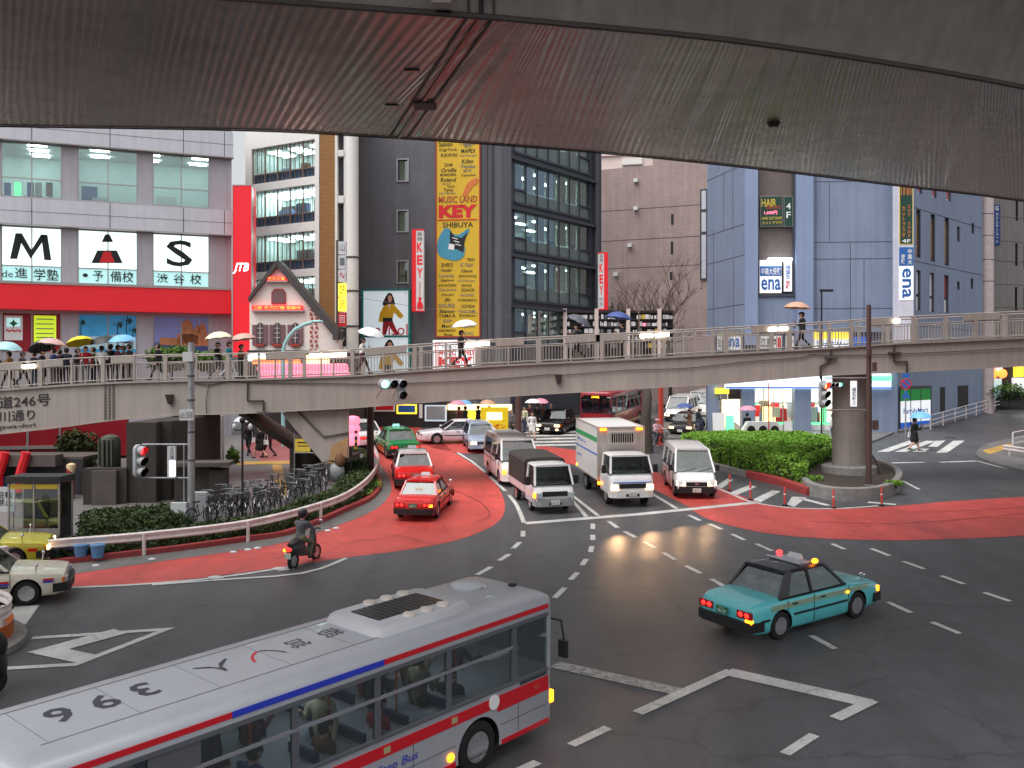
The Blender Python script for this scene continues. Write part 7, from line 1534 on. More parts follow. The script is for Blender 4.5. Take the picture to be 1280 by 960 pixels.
    dg = bpy.context.evaluated_depsgraph_get(); out = bpy.data.meshes.new_from_object(o.evaluated_get(dg)); bpy.data.objects.remove(o)
    nf = len(out.polygons); cen = np.empty(nf*3); out.polygons.foreach_get('center', cen); cen = cen.reshape(-1,3); best = np.full(nf, 9e9); idx = np.zeros(nf, int); slots = ['skin','top','bottom','shoes']
    for p0, p1, r0, r1, s_ in C:
        a, b = np.array(p0), np.array(p1); ab = b-a; t_ = np.clip(((cen-a) @ ab)/max(1e-8, ab @ ab), 0, 1); dist = np.linalg.norm(cen-(a+t_[:,None]*ab), axis=1)-(r0+(r1-r0)*t_)
        w = dist < best; best[w] = dist[w]; idx[w] = slots.index(s_)
    out.polygons.foreach_set('material_index', idx.tolist()); out.polygons.foreach_set('use_smooth', [True]*nf)
    PCACHE[key] = (out, tuple(hd)); return PCACHE[key]
def person(loc, face, label, top='black', bottom='black', pose='stand', skirt=False, arm='down', arm2='down', scale=1.0, hair='hair', hat=None, bag=None, group=None, longhair=False, name='person', skinlegs=False):
    me, hd = person_mesh(pose, skirt, arm, arm2); m2 = me.copy(); ix = [0]*len(m2.polygons); m2.polygons.foreach_get('material_index', ix); m2.materials.clear()
    for n_ in ('skin','cloth_'+top,'cloth_'+bottom,'cloth_shoe'): m2.materials.append(M(n_))
    m2.polygons.foreach_set('material_index', ix)
    o = bpy.data.objects.new(name, m2); COL.objects.link(o); o.location = loc; o.rotation_euler = (0,0,math.radians(face)); o.scale = (scale*1.14, scale*1.14, scale*1.02); tag(o, label, 'person', group)
    h = MB(); h.ell((hd[0]-.022,0,hd[2]+.045), (.118,.107,.105), hair, 14, 8, zmin=-.25)
    h.ell((hd[0]-.05,0,hd[2]-.0), (.085,.095,.11 if not longhair else .2), hair, 12, 8)
    h.build('hair', o)
    if hat: q = MB(); q.ell((hd[0]-.01,0,hd[2]+.075), (.125,.115,.075), hat, 14, 8, zmin=-.1); q.lathe([(.15,hd[2]+.06),(.14,hd[2]+.075)], hat, (hd[0]+.01,0,0)); q.build('hat', o)
    f = MB()
    for sg in (-1, 1): f.ell((hd[0]+.088,sg*.035,hd[2]+.012), (.012,.016,.009), 'hair', 8, 5)
    f.ell((hd[0]+.082,0,hd[2]-.055), (.014,.024,.006), 'lip' if 'lip' in MATS else (mat('lip', srgb(150,80,76), .5) and 'lip'), 8, 5); f.build('face_features', o)
    if bag: 
        q = MB(); q.hexa([(-.16,.22,.72),(.14,.22,.72),(.14,.30,.72),(-.16,.30,.72)], [(-.13,.22,.98),(.11,.22,.98),(.11,.28,.98),(-.13,.28,.98)], bag); q.pipe([(-.1,.25,.98),(-.04,.2,1.3),(0,.14,1.46),(.05,.2,1.3),(.08,.25,.98)], .012, bag); qo = q.build('shoulder_bag'); qo.location = loc; qo.rotation_euler = o.rotation_euler; qo.scale = o.scale; tag(qo, BAGL.get(label, 'bag on the shoulder of the '+' '.join(label.split()[:9])), 'bag')
    return o
BAGL = {}
UMB = {}
def umbrella(loc, face, col, label, tilt=(0,0), scale=1.0, hand=(.27,-.15,1.22), ps=1.0, group=None, hgt=.86):
    """held umbrella: shaft passes through the hand of a person standing at loc facing face"""
    r = empty('umbrella', (0,0,0), label, 'umbrella', group); c = MB(); n = 8; R_ = .52; prof = [(.0,.25),(.16,.235),(.32,.175),(.44,.09),(.52,0.0)]; rg = []
    for r_, z_ in prof:
        ring = []
        for k in range(32):
            a = 2*PI*k/32; f = abs(((k % 4)-2)/2); rr = r_*(1-.045*(1-f)*(r_/.52)); ring.append((max(rr,.002)*math.cos(a), max(rr,.002)*math.sin(a), z_+.022*(1-f)*(r_/.52)))
        rg.append(ring)
    c.loft(rg, 'umbrella_'+col, caps=False); c.loft([[(x*.985, y*.985, z-.008) for x, y, z in g_] for g_ in rg[::-1]], 'umbrella_'+col, caps=False)
    for k in range(8): a = 2*PI*k/8; c.pipe([(x*math.cos(a)*.99, x*math.sin(a)*.99, z-.012) for x, z in prof], .005, 'galv', 4)
    co = c.build('canopy', r, sharp=25)
    s_ = MB(); s_.tube((0,0,.31), (0,0,-.62), .008, 'galv'); s_.tube((0,0,.25), (0,0,.32), .012, 'galv', .004); s_.build('shaft', r)
    g_ = MB(); g_.pipe([(0,0,-.55),(0,0,-.7),(.01,0,-.74),(.04,0,-.76),(.07,0,-.74),(.075,0,-.7)], .014, 'cloth_brown'); g_.build('handle', r)
    a = math.radians(face); Hx, Hy, Hz = [v*ps for v in hand]; hx = loc[0]+Hx*math.cos(a)-Hy*math.sin(a); hy = loc[1]+Hx*math.sin(a)+Hy*math.cos(a); hz = loc[2]+Hz
    R3 = Matrix.Rotation(math.radians(face), 3, 'Z') @ Matrix.Rotation(math.radians(tilt[0]), 3, 'Y') @ Matrix.Rotation(math.radians(tilt[1]), 3, 'X'); r.rotation_euler = R3.to_euler(); r.scale = (scale,)*3
    r.location = Vector((hx,hy,hz))-R3 @ Vector((0,0,-.60*scale)); return r
def deck(px, dy): x = (px-CX)/FPX*(YB+dy); return Vector((x, YB+dy, dz(x)+.03))
# on the footbridge
P_ = [
 (-6, .9, 90, 'brown','black', 'person at the far left end of the footbridge under a cyan umbrella', ('cyan','pale cyan umbrella cut by the left edge of the view',(-8,6)), {}),
 (12, .8, 180, 'ochre','black', 'person in an ochre jacket under the pale cyan umbrella on the footbridge', ('cyan','pale cyan umbrella over the person in an ochre jacket',(-12,-6)), {'pose':'walk'}),
 (53, 1.0, 0, 'black','black', 'person in a long black coat under the tilted black umbrella', ('black','big black umbrella tilted over the left of the footbridge',(-24,-14)), {'skirt':True}),
 (67, .6, 180, 'blue','grey', 'person in a blue jacket beneath the pink plaid umbrella', ('plaid','pink plaid umbrella between the black and the yellow ones',(-6,4)), {}),
 (83, .9, 90, 'navy','black', 'dark haired person in navy seen from behind on the footbridge', None, {}),
 (107, .8, -60, 'red','grey', 'person in a red jacket facing the street under the yellow umbrella', ('yellow','bright yellow umbrella on the footbridge',(-16,8)), {}),
 (127, .9, 90, 'white','black', 'person in a white hooded coat beside the red jacket', ('black','smaller black umbrella between the yellow and the light blue ones',(-10,-8)), {}),
 (147, .9, 30, 'plum','black', 'person in plum red clothing under the light blue umbrella', ('lightblue','light blue umbrella on the left part of the footbridge',(-6,4)), {}),
 (162, .7, 180, 'black','black', 'person in black leaning by the light blue umbrella', None, {}),
 (198, .9, 180, 'black','black', 'person in a black suit with no umbrella facing the crowd', None, {'pose':'walk'}),
 (272, .9, -20, 'black','grey', 'dark dressed person beneath the cream umbrella on the footbridge', ('cream','cream coloured umbrella on the footbridge before the red sign tower',(-5,4)), {'pose':'walk'}),
 (286, .6, 0, 'teal','white', 'person in teal and white beside the cream umbrella', None, {'pose':'walk'}),
 (301, 1.2, 0, 'brown','black', 'person in brown under the pinkish tan umbrella on the footbridge', ('pinktan','pinkish tan umbrella held low on the footbridge',(-8,0)), {'scale':.92}),
 (453, .8, 0, 'white','plum', 'person in white under a white umbrella before the fashion posters', ('white','white umbrella tilted before the fashion posters',(14,10)), {'pose':'walk'}),
 (576, .8, 0, 'black','black', 'person in a black suit walking right under the yellow banner', ('white','white umbrella below the tall yellow music banner',(-6,4)), {'pose':'walk'}),
 (722, .9, 180, 'black','black', 'person in black leaning under a grey umbrella before the display wall', ('grey','dark grey umbrella tilted before the display wall',(-26,-8)), {'pose':'walk'}),
 (778, .9, 180, 'navy','black', 'person in navy under the blue umbrella on the footbridge', ('blue','blue umbrella on the footbridge before the display wall',(-8,0)), {}),
 (28, 1.6, 0, 'grey','black', 'person in grey behind the one in an ochre jacket', None, {'pose':'walk'}),
 (43, 1.9, 170, 'navy','denim', 'person in navy and jeans half hidden by the tilted black umbrella', None, {}),
 (75, 1.8, 180, 'plum','black', 'person in dark red behind the blue jacket, under the pink plaid umbrella', None, {}),
 (96, 1.9, 20, 'black','grey', 'person in black between the navy back and the red jacket', None, {}),
 (117, 1.7, 180, 'khaki','black', 'person in khaki between the red jacket and the white coat', None, {}),
 (138, 1.8, 90, 'black','black', 'tall person in black behind the white coat', ('grey','grey umbrella behind the light blue one',(6,10)), {'scale':1.04}),
 (155, 1.6, 200, 'brown','black', 'person in brown half hidden under the light blue umbrella', None, {}),
 (1003, .9, 180, 'black','black', 'person in a dark uniform and cap on the right of the footbridge', ('tan','tan umbrella above the person in a cap on the footbridge',(-4,0)), {'hat':'cloth_navy','pose':'walk'})]
for px, dy, face, top_, bot_, lab, um, kw in P_:
    kw = dict(kw); L_ = deck(px, dy); s_ = kw.pop('scale', .98)
    if um: kw['arm'] = 'up'
    person(L_, face, lab, top_, bot_, scale=s_, **kw)
    if um: umbrella(L_, face, um[0], um[1], um[2], ps=s_, scale=1.22)
# on the street
def street_person(px, face, *a, h=0, um=None, **k):
    L_ = G(*px, h); s_ = k.pop('scale', 1.0)
    if um: k['arm'] = 'up'
    o = person(L_, face, *a, scale=s_, **k)
    if um: umbrella(L_, face, um[0], um[1], um[2], ps=s_, scale=1.15)
    return o
street_person((311,569), -100, 'person in black with a white bag, first of the three walkers beyond the stairs', 'black','black', h=.12, pose='walk', um=('clear','pale clear umbrella over the walkers beyond the stairs',(0,0)), bag='ink_white')
street_person((325,573), 150, 'person in a black skirt with a pale strap, middle one of the three walkers', 'black','black', h=.12, pose='walk', skirt=True)
street_person((336,572), 160, 'person in black trousers with a white bag, last of the three walkers', 'plum','black', h=.12, pose='walk', bag='desk_white')
street_person((1143,564), 10, 'person in black with a white bag on the right crosswalk', 'black','black', pose='walk', skirt=True, um=('lightblue','light blue umbrella over the right crosswalk',(-6,8)), scale=1.12, bag='ink_white')
street_person((665,549), -80, 'woman in a short white dress by the crosswalk', 'white','white', skirt=True, pose='walk', longhair=True, scale=1.0)
cr = [((574,541),'pink','black','pink umbrella above the roof of the pinkish coupe',('pink')),((582,540),'lightblue','navy','pale blue umbrella above the roof of the pinkish coupe',('lightblue')),((598,539),'black','black','black umbrella above the roof of the estate car',('black')),((612,540),'tan','brown','tan umbrella between the coupe and the yellow stall',('tan'))]
tops = {'pink':'plum','lightblue':'navy','black':'black','tan':'brown'}
for (p, u, b_, l, _) in cr: street_person(p, 150, 'person in %s clothing waiting under the %s umbrella behind the coupe' % ({'plum':'plum','navy':'navy','black':'black','brown':'brown'}[tops[u]], {'pink':'pink','lightblue':'pale blue','black':'black','tan':'tan'}[u]), tops[u], b_, h=.12, um=(u, l, (-5,0)))
for i, (p, t_, b_, l) in enumerate((((641,546),'grey','black','person in grey left of the brown column under the footbridge'),((656,540),'cream','denim','person in cream right of the brown column under the footbridge'),((671,538),'black','black','person in black in the crowd, left of the one in brown'),((679,537),'brown','denim','person in a brown jacket and jeans in the crowd'),((689,535),'navy','black','person in navy at the right end of the waiting crowd'),((662,536),'plum','black','person in plum at the back of the waiting crowd'))):
    street_person(p, 200+20*i, l, t_, b_, h=.12, um=('white','big white umbrella over the waiting crowd',(0,0)) if i == 2 else (('pink','pinkish umbrella over the right of the waiting crowd',(8,0)) if i == 3 else None))
street_person((862,545), 190, 'person in a brown coat under a dark blue umbrella behind the hedge', 'brown','brown', um=('blue','dark blue umbrella behind the left end of the hedge',(0,0)), skirt=True)
street_person((934,549), 100, 'person in black under a pink umbrella before the store column', 'black','black', um=('pink','pink umbrella before the store column',(0,0)), scale=.95, h=.12)
street_person((1041,552), 10, 'person in a white shirt under a tan umbrella left of the pier', 'white','denim', um=('tan','tan umbrella just left of the round pier',(0,0)), h=.05)
# passengers inside the silver bus
Mb = Matrix.Translation(bb.location) @ bb.rotation_euler.to_matrix().to_4x4() @ Matrix.Scale(BS, 4)
for i, (x, y, pose, t_, l) in enumerate(((2.0,-.55,'stand','khaki','standing passenger in khaki by the front window of the silver bus'),(.9,-.7,'sit','red','seated passenger in red by a window of the silver bus'),(-.05,-.35,'stand','cream','standing passenger in a cream coat holding a strap in the silver bus'),(-.3,-.75,'sit','brown','seated passenger in brown beside the cream coat in the bus'),(-1.6,-.7,'sit','blue','seated passenger in blue in the middle of the silver bus'),(-2.6,-.5,'stand','grey','standing passenger in grey towards the rear of the silver bus'),(1.6,.4,'stand','navy','standing passenger in navy on the far side of the silver bus'),(.4,.55,'sit','white','seated passenger in white on the far side of the silver bus'),(2.75,-.6,'sit','black','seated passenger in black by the frontmost window of the silver bus'),(1.35,-.1,'stand','black','standing passenger in black in the aisle of the silver bus'),(-1.0,.3,'stand','plum','standing passenger in plum in the aisle of the silver bus'),(-1.95,.1,'stand','black','standing passenger in black near the rear of the silver bus'),(2.5,.2,'stand','brown','standing passenger in brown behind the driver of the silver bus'),(-2.2,-.75,'sit','khaki','seated passenger in khaki near the rear door of the silver bus'))):
    p = Mb @ Vector((x, y, .57 if pose == 'stand' else .50)); o = person(p, 48.6+(200 if i % 3 == 2 else 0), l, t_, 'black', pose=pose, arm='up' if pose == 'stand' else 'down', scale=.92)
drv = Mb @ Vector((3.9, .4, .7)); person(drv, 48.6, 'driver in a navy uniform at the front of the silver bus', 'navy', 'black', pose='sit', arm='fwd', arm2='fwd', scale=.92)
# ---------------------------------------------------------------- scooter, bicycles
s_ = empty('motor_scooter', (0,0,0), 'dark motor scooter with a bright tail lamp on the red lane', 'scooter')
def swheel(par, x, r_, w, spoke=False):
    m_ = MB(); rg = []
    for k in range(24):
        a = 2*PI*k/24; rg.append([(x+(r_+w*math.cos(b))*math.cos(a), w*math.sin(b), r_+.0+(r_+w*math.cos(b))*math.sin(a)) for b in [2*PI*j/6 for j in range(6)]])
    m_.loft(rg+[rg[0]], 'rubber', caps=False); o = m_.build('wheel', par); q = MB()
    if spoke:
        for k in range(12): a = 2*PI*k/12; q.tube((x,0,r_), (x+r_*math.cos(a),0,r_+r_*math.sin(a)), .004, 'galv', n=4)
        q.tube((x,-.04,r_), (x,.04,r_), .025, 'galv')
    else: q.lathe([(r_*.8,-.03),(r_*.8,.03)], 'rim', (x,0,r_), 'y', 16)
    q.build('spokes' if spoke else 'rim', o)
swheel(s_, -.62, .21, .055); swheel(s_, .62, .21, .05)
m_ = MB(); m_.loft([[(x,-w,z0),(x,-w*1.1,(z0+z1)/2),(x,-w*.7,z1),(x,w*.7,z1),(x,w*1.1,(z0+z1)/2),(x,w,z0)] for x, w, z0, z1 in ((-.86,.08,.52,.64),(-.7,.14,.40,.70),(-.4,.17,.32,.72),(-.15,.16,.28,.66),(-.02,.13,.24,.34),(.3,.14,.22,.30),(.36,.14,.22,.62),(.46,.12,.3,.9),(.5,.08,.6,.95))], 'car_roofblack'); m_.build('body', s_, sharp=40)
m_ = MB(); m_.loft([[(x,-w,z),(x,-w*.8,z+h_),(x,w*.8,z+h_),(x,w,z)] for x, w, z, h_ in ((-.78,.1,.70,.05),(-.5,.15,.71,.09),(-.15,.13,.68,.09),(-.06,.09,.66,.05))], 'plastic_black'); m_.build('seat', s_)
m_ = MB(); m_.tube((.62,0,.21), (.44,0,.95), .03, 'galv'); m_.pipe([(.36,-.33,1.0),(.45,-.1,.98),(.45,.1,.98),(.36,.33,1.0)], .018, 'plastic_black'); m_.build('handlebar', s_)
for sg in (-1, 1): q = MB(); q.tube((.42,sg*.2,1.0), (.4,sg*.3,1.2), .008, 'plastic_black'); q.ell((.4,sg*.32,1.23), (.03,.07,.05), 'chrome'); q.build('mirror', s_)
q = MB(); q.ell((-.87,0,.6), (.05,.12,.06), 'tail_lamp'); q.build('taillight', s_); q = MB(); q.ell((-.82,.15,.56), (.05,.05,.05), 'amber_lamp'); q.build('indicator', s_); plate(s_, -.9, .42, w=.2, sg=-1)
park_at(s_, (381,704), 70, 1.05)
sl_ = s_.location; a = math.radians(70)
rd = person(sl_+Vector((-.28*math.cos(a), -.28*math.sin(a), 0))+Vector((0,0,.02)), 70, 'scooter rider in a dark grey jacket and round helmet', 'grey', 'khaki', pose='ride', arm='fwd', arm2='fwd', scale=1.02, hair='cloth_black')
q = MB(); q.ell((.14,0,1.515), (.15,.135,.14), 'car_roofblack', 16, 10); qo = q.build('helmet', rd)
def bicycle(name='bicycle'):
    b_ = empty(name, (0,0,0)); swheel(b_, -.52, .31, .02, True); swheel(b_, .52, .31, .02, True)
    m_ = MB(); F_ = lambda *p: [m_.tube(p[i], p[i+1], .017, 'frame_paint' if 'frame_paint' in MATS else (mat('frame_paint', srgb(64,66,72), .4, metal=.3) and 'frame_paint')) for i in range(len(p)-1)]
    F_((-.52,0,.33),(-.1,0,.32),(-.2,0,.75)); F_((-.52,0,.33),(-.19,0,.7)); F_((-.1,0,.32),(.36,0,.62),(.34,0,.9)); F_((.52,0,.33),(.34,0,.92)); m_.build('frame', b_)
    m_ = MB(); m_.loft([[(x,-w,.8),(x,-w,.84),(x,w,.84),(x,w,.8)] for x, w in ((-.34,.08),(-.2,.09),(-.08,.03))], 'plastic_black'); m_.build('saddle', b_)
    m_ = MB(); m_.pipe([(.18,-.26,.98),(.34,-.12,1.0),(.34,.12,1.0),(.18,.26,.98)], .013, 'galv'); m_.build('handlebar', b_)
    m_ = MB()
    for z in (.72,.78,.84,.90,.96):
        k = .12+.04*(z-.7)/.26; m_.pipe([(.48,-k,z),(.48+k*2,-k,z),(.48+k*2,k,z),(.48,k,z),(.48,-k,z)], .006, 'rim_dark', 4)
    for k in range(7):
        for y in (-.13,.13): m_.tube((.49+.04*k,y*.95,.7), (.49+.045*k,y*1.15,.97), .005, 'rim_dark', n=4)
    m_.build('basket', b_)
    m_ = MB(); rg = [(-.52+.35*math.cos(t_), 0, .31+.35*math.sin(t_)) for t_ in [PI*.15+PI*.65*k/8 for k in range(9)]]; m_.pipe(rg, .02, 'galv', 4); m_.build('mudguard', b_); return b_
bk = bicycle(); first = True
bl = [(252,655),(262,652),(276,651),(288,648),(300,646),(312,640),(324,638),(334,634),(346,630),(356,627),(365,621),(374,618),(384,613),(394,611),(402,606),(410,604),(330,646),(350,638),(372,630),(392,620),(272,640),(300,635),(258,646),(282,644),(294,652),(308,648),(318,642),(341,642),(360,634),(382,626),(400,615),(354,620),(368,614),(380,610),(336,624),(322,630)]
rb_ = random.Random(9)
for i, p in enumerate(bl):
    o = bk if i == 0 else copy_tree(bk); o.location = G(p[0], p[1], .12); o.rotation_euler = Matrix.Rotation(TILT,3,'X').to_euler() if False else (rb_.uniform(-.12,.12), rb_.uniform(-.05,.05), math.radians(rb_.uniform(55,120))); o.scale = (rb_.uniform(.95,1.05),)*3
    tag(o, 'silver city bicycle with wire basket parked in the crowded row behind the planting', 'bicycle', 'bicycles parked behind the planting')
b2_ = copy_tree(bk); b2_.location = G(822, 560); b2_.rotation_euler = ground_rot(math.radians(-60)); tag(b2_, 'bicycle ridden towards the stop line between the box truck and the hedge', 'bicycle'); b2_['group'] = 'ridden bicycle'
a = math.radians(-60); rl = G(822,560); person(rl+Vector((-.2*math.cos(a), -.2*math.sin(a), .10)), -60, 'cyclist in a pale pink jacket and hat beside the box truck', 'pink', 'navy', pose='ride', arm='fwd', arm2='fwd', hat='umbrella_pink', scale=1.02)
# ---------------------------------------------------------------- signals, poles, lamps
def signal(name, label, loc, face, lit, n=3, vertical=True, colours=('red','off','off'), sc=1.0, extra=None):
    """three-lamp signal head facing local +x; hoods over each lens"""
    r = empty(name, loc, label, 'traffic light'); r.rotation_euler = (0,0,math.radians(face)); r.scale = (sc,)*3
    m_ = MB(); a0, a1 = (-.18, .18), (-.62, .62)
    def rr(x, hw, hh): 
        k = min(hw, hh)*.9; out = []
        for cx, cy, s0 in ((hw-k,hh-k,0),(-hw+k,hh-k,1),(-hw+k,-hh+k,2),(hw-k,-hh+k,3)):
            for j in range(5): t_ = PI/2*(s0+j/4); out.append((x, cx+k*math.cos(t_), cy+k*math.sin(t_)))
        return out
    hw, hh = (.21,.6) if vertical else (.6,.21)
    m_.loft([rr(-.12,hw-.03,hh-.03), rr(-.09,hw,hh), rr(.03,hw,hh), rr(.05,hw-.02,hh-.02)], 'signal_grey'); m_.build('housing', r, sharp=40)
    pos = [(0,.38),(0,0),(0,-.38)] if vertical else [(-.38,0),(0,0),(.38,0)]
    if extra: pos = pos+[extra]
    for (y, z), c_ in zip(pos, colours):
        q = MB(); q.lathe([(.148,.05),(.14,.075),(.07,.095),(.001,.1)], {'red':'signal_red','green':'signal_green','off':'lens_dark','redoff':'lens_red_off','ared':'signal_amber_red'}[c_], (0,y,z), 'x', 20); lo = q.build('lens', r)
        q = MB(); rg = []
        for x, cut in ((.05,0),(.36,1)):
            rg.append([(x-(.16*(1-math.sin(t_))/2 if cut else 0), y+.165*math.cos(t_), z+.165*math.sin(t_)) for t_ in [2*PI*k/20 for k in range(20)]])
        q.loft(rg, 'signal_grey', caps=False); q.loft([[(x,(yy-y)*.95+y,(zz_-z)*.95+z) for x, yy, zz_ in g_] for g_ in rg[::-1]], 'lens_dark', caps=False); q.build('hood', lo)
    return r
# left pole with its signal
p0 = G(239, 660); pl = empty('signal_pole', p0, 'grey galvanised pole with boxes in front of the footbridge at left', 'pole')
top_z = D(239,428,p0.y).z-p0.z; m_ = MB(); m_.tube((0,0,0), (0,0,top_z), .14, 'galv', .11, n=16); m_.build('pole', pl)
zh = lambda y: D(0,y,p0.y).z-p0.z; xh = lambda px: (px-CX)/FPX*p0.y-p0.x
for y in (555.5, 597.5): m_ = MB(); m_.tube((0,0,zh(y)), (xh(178),-.0,zh(y)), .035, 'galv', n=8); m_.build('bracket_arm', pl)
m_ = MB(); m_.tube((xh(230),.0,zh(555)), (xh(230),.0,zh(640)), .03, 'galv'); m_.build('conduit', pl)
for q, l in (((232,440,244,452),'box_white'),((228,512,236,525),'box_white'),((236.5,512,244.5,525),'box_white'),((217,627,236,652),'box_white')):
    m_ = MB(); m_.box(xh(q[0]), xh(q[2]), -.32, -.12, zh(q[3]), zh(q[1]), l); bo = m_.build('control_box', pl)
    if q[1] == 512: m_ = MB(); m_.text('止' if q[0] == 228 else '回', lambda a, b: ((xh(q[0])+xh(q[2]))/2+a, -.325, (zh(q[1])+zh(q[3]))/2+b), .2, 'ink'); m_.build('lettering', bo)
m_ = MB()
for y in (452,470,500,540,575): m_.lathe([(.15,-.03),(.15,.03)], 'joint_dark', (0,0,zh(y)), n=14)
m_.build('clamp', pl)
signal('traffic_light', 'vertical traffic light showing red on arms from the left grey pole', p0+Vector((xh(174),-.0,zh(576.5))), -28, None, colours=('red','off','off'), sc=1.02)
o = empty('lit_name_sign', p0+Vector((xh(215.5),-.05,zh(577.5))), 'narrow vertical sign with a glowing lower half between the pole and the traffic light', 'sign')
m_ = MB(); m_.box(-.15, .15, -.06, .06, -.58, .58, 'box_white'); m_.build('sign_body', o); m_ = MB(); m_.box(-.06, .14, -.075, -.061, -.5, .05, 'tube_violet'); m_.build('lit_panel', o); m_ = MB(); m_.text('玉川通', lambda a, b: (.02+a, -.075, .33+b), .42, 'ink', vertical=True); m_.build('lettering', o)
q = G(251, 655); o = tag(MB().box(-.24,.24,-.15,.15,0,1.2,'box_white').box(-.2,.2,-.157,-.151,.06,.1,'joint_dark').box(.14,.17,-.165,-.151,.55,.7,'joint_dark').build('cabinet'), 'tall white roadside cabinet right of the left grey pole', 'cabinet'); o.location = q
# horizontal green signal under the girder's left half
lc = D(491, 480, 43.6); s_ = signal('traffic_light', 'horizontal traffic light glowing green mounted on the footbridge girder', lc, -68, None, vertical=False, colours=('green','off','off','off'), extra=(.38,-.46), sc=1.1)
m_ = MB(); m_.box(-.12, .05, .2, .56, -.66, -.2, 'signal_grey'); m_.build('lower_housing', s_)
m_ = MB(); m_.tube((-.12,-.3,0), (-.85,-.5,-.6), .02, 'galv'); m_.tube((-.12,.3,0), (-.8,.2,-.6), .02, 'galv'); m_.tube((-.12,.5,0), (-.8,.85,.0), .03, 'galv'); m_.tube((-.12,.5,-.3), (-.8,.9,-.5), .02, 'galv'); m_.build('bracket', s_)
# right tall pole with signals
pb = G(1086, 607, .38); pr = empty('signal_pole', pb, 'tall dark brown pole standing in the planter beside the round pier', 'pole'); zh2 = lambda y: D(0,y,pb.y).z-pb.z; xh2 = lambda px: (px-CX)/FPX*pb.y-pb.x
m_ = MB(); m_.tube((0,0,0), (0,0,zh2(381)), .125, 'brown_pole', .10, n=16); m_.build('pole', pr)
for y in (472.5, 512.5): m_ = MB(); m_.tube((0,0,zh2(y)), (xh2(1031),0,zh2(y)), .03, 'galv'); m_.build('bracket_arm', pr)
for q in ((1082,438,1087,445),(1089,453,1093,464),(1089,525,1095,537)): m_ = MB(); m_.box(xh2(q[0]), xh2(q[2]), -.3, -.12, zh2(q[3]), zh2(q[1]), 'brown_pole'); m_.build('control_box', pr)
m_ = MB(); m_.lathe([(.2,0),(.2,.04),(.14,.06)], 'galv', n=16); m_.build('base_plate', pr)
signal('traffic_light', 'vertical traffic light showing red beside the round pier', pb+Vector((xh2(1029),0,zh2(493))), -62, None, colours=('ared','redoff','off'), sc=1.0)
sg_ = signal('traffic_light', 'small lit signal with a cyan lens between the red light and the round pier', pb+Vector((xh2(1045),.15,zh2(481))), -70, None, vertical=False, colours=('off','off','green'), sc=.55)
o = empty('name_sign', pb+Vector((xh2(1066.5),-.05,zh2(492))), 'white vertical street name sign in front of the round pier', 'sign'); m_ = MB(); m_.box(-.13, .13, -.05, .05, -.56, .56, 'sign_plain'); m_.build('sign_body', o); m_ = MB(); m_.text('道玄坂上', lambda a, b: (a, -.06, b-.1), .75, 'ink', vertical=True, bold=.02); m_.build('lettering', o)
# brown pole left of the red taxis, striped post, thin lamp post, other columns
def pole(name, px, ytop, label, m_='brown_pole', r_=.11, h=0, cat='pole', extra=None):
    b_ = G(px[0], px[1], h); o = empty(name, b_, label, cat); z_ = D(px[0], ytop, b_.y).z-b_.z; q = MB(); q.tube((0,0,0), (0,0,z_), r_, m_, r_*.9, n=14); q.build('pole', o); q = MB(); q.lathe([(r_*1.7,0),(r_*1.7,.05),(r_*1.1,.08)], m_, n=14); q.build('base_plate', o); return o, b_, z_
pole('steel_column', (463,592), 497, 'brown steel column beside the end of the curved guard rail', r_=.19)
pole('steel_column', (648,560), 470, 'brown steel column under the footbridge behind the minibus', r_=.2, m_='brown_pole')
pole('steel_column', (826,556), 468, 'reddish brown column behind the box truck', m_='delineator', r_=.17)
o, b_, z_ = pole('lamp_post', (303,652), 527, 'thin black lamp post among the parked bicycles', m_='black_pole', r_=.045)
q = MB(); q.box(-.3,.3,-.02,.02,z_-.35,z_-.31,'black_pole'); q.ell((-.3,0,z_-.2), (.09,.09,.13), 'lamp_clear'); q.ell((.3,0,z_-.2), (.09,.09,.13), 'lamp_clear'); q.ell((0,0,z_+.05), (.12,.12,.12), 'black_pole'); q.build('lamp_head', o)
o, b_, z_ = pole('striped_post', (445,585), 545, 'yellow and black striped post by the end of the guard rail', m_='ink_yellow', r_=.07)
q = MB()
for k in range(6): q.lathe([(.074,.2+.32*k),(.074,.34+.32*k)], 'plastic_black', n=12, caps=False)
q.build('black_band', o)
pole('white_post', (452,586), 568, 'short white post beside the striped one', m_='ink_white', r_=.09)
o, b_, z_ = pole('thin_post', (961,560), 478, 'thin red post standing behind the hedge before the store', m_='delineator', r_=.04)
b_ = D(354,443,58); o = empty('street_lamp', (b_.x,58,gz(0,58)), 'pale teal street lamp with a curved arm before the gabled shop', 'street lamp'); q = MB(); zz0 = gz(0,58)
pts = [(354,560),(354,440),(356,430),(361,421),(369,412),(380,406),(390,403)]; q.pipe([tuple(D(a,b,58)-Vector((b_.x,58,zz0))) for a, b in pts], .12, 'teal_pole', 8); q.build('arm', o)
q = MB(); e = D(396,402,58)-Vector((b_.x,58,zz0)); q.ell(tuple(e), (.42,.16,.1), 'teal_pole'); q.build('lamp_head', o)
b_ = G(1027, 545); o = empty('street_lamp', b_, 'thin black street lamp with a flat head before the blue building', 'street lamp'); q = MB(); zt_ = D(1027,364,b_.y).z-b_.z; q.tube((0,0,0), (0,0,zt_), .06, 'black_pole'); q.build('pole', o); q = MB(); q.box(-.1,.75,-.12,.12,zt_-.03,zt_+.12,'black_pole'); q.build('lamp_head', o)
b_ = G(1132, 546); o = empty('road_sign', b_, 'blue and red round no parking sign on a striped post by the right crosswalk', 'sign'); q = MB(); zt_ = D(1131,470,b_.y).z-b_.z; q.tube((0,0,0), (0,0,zt_), .05, 'galv'); q.build('post', o)
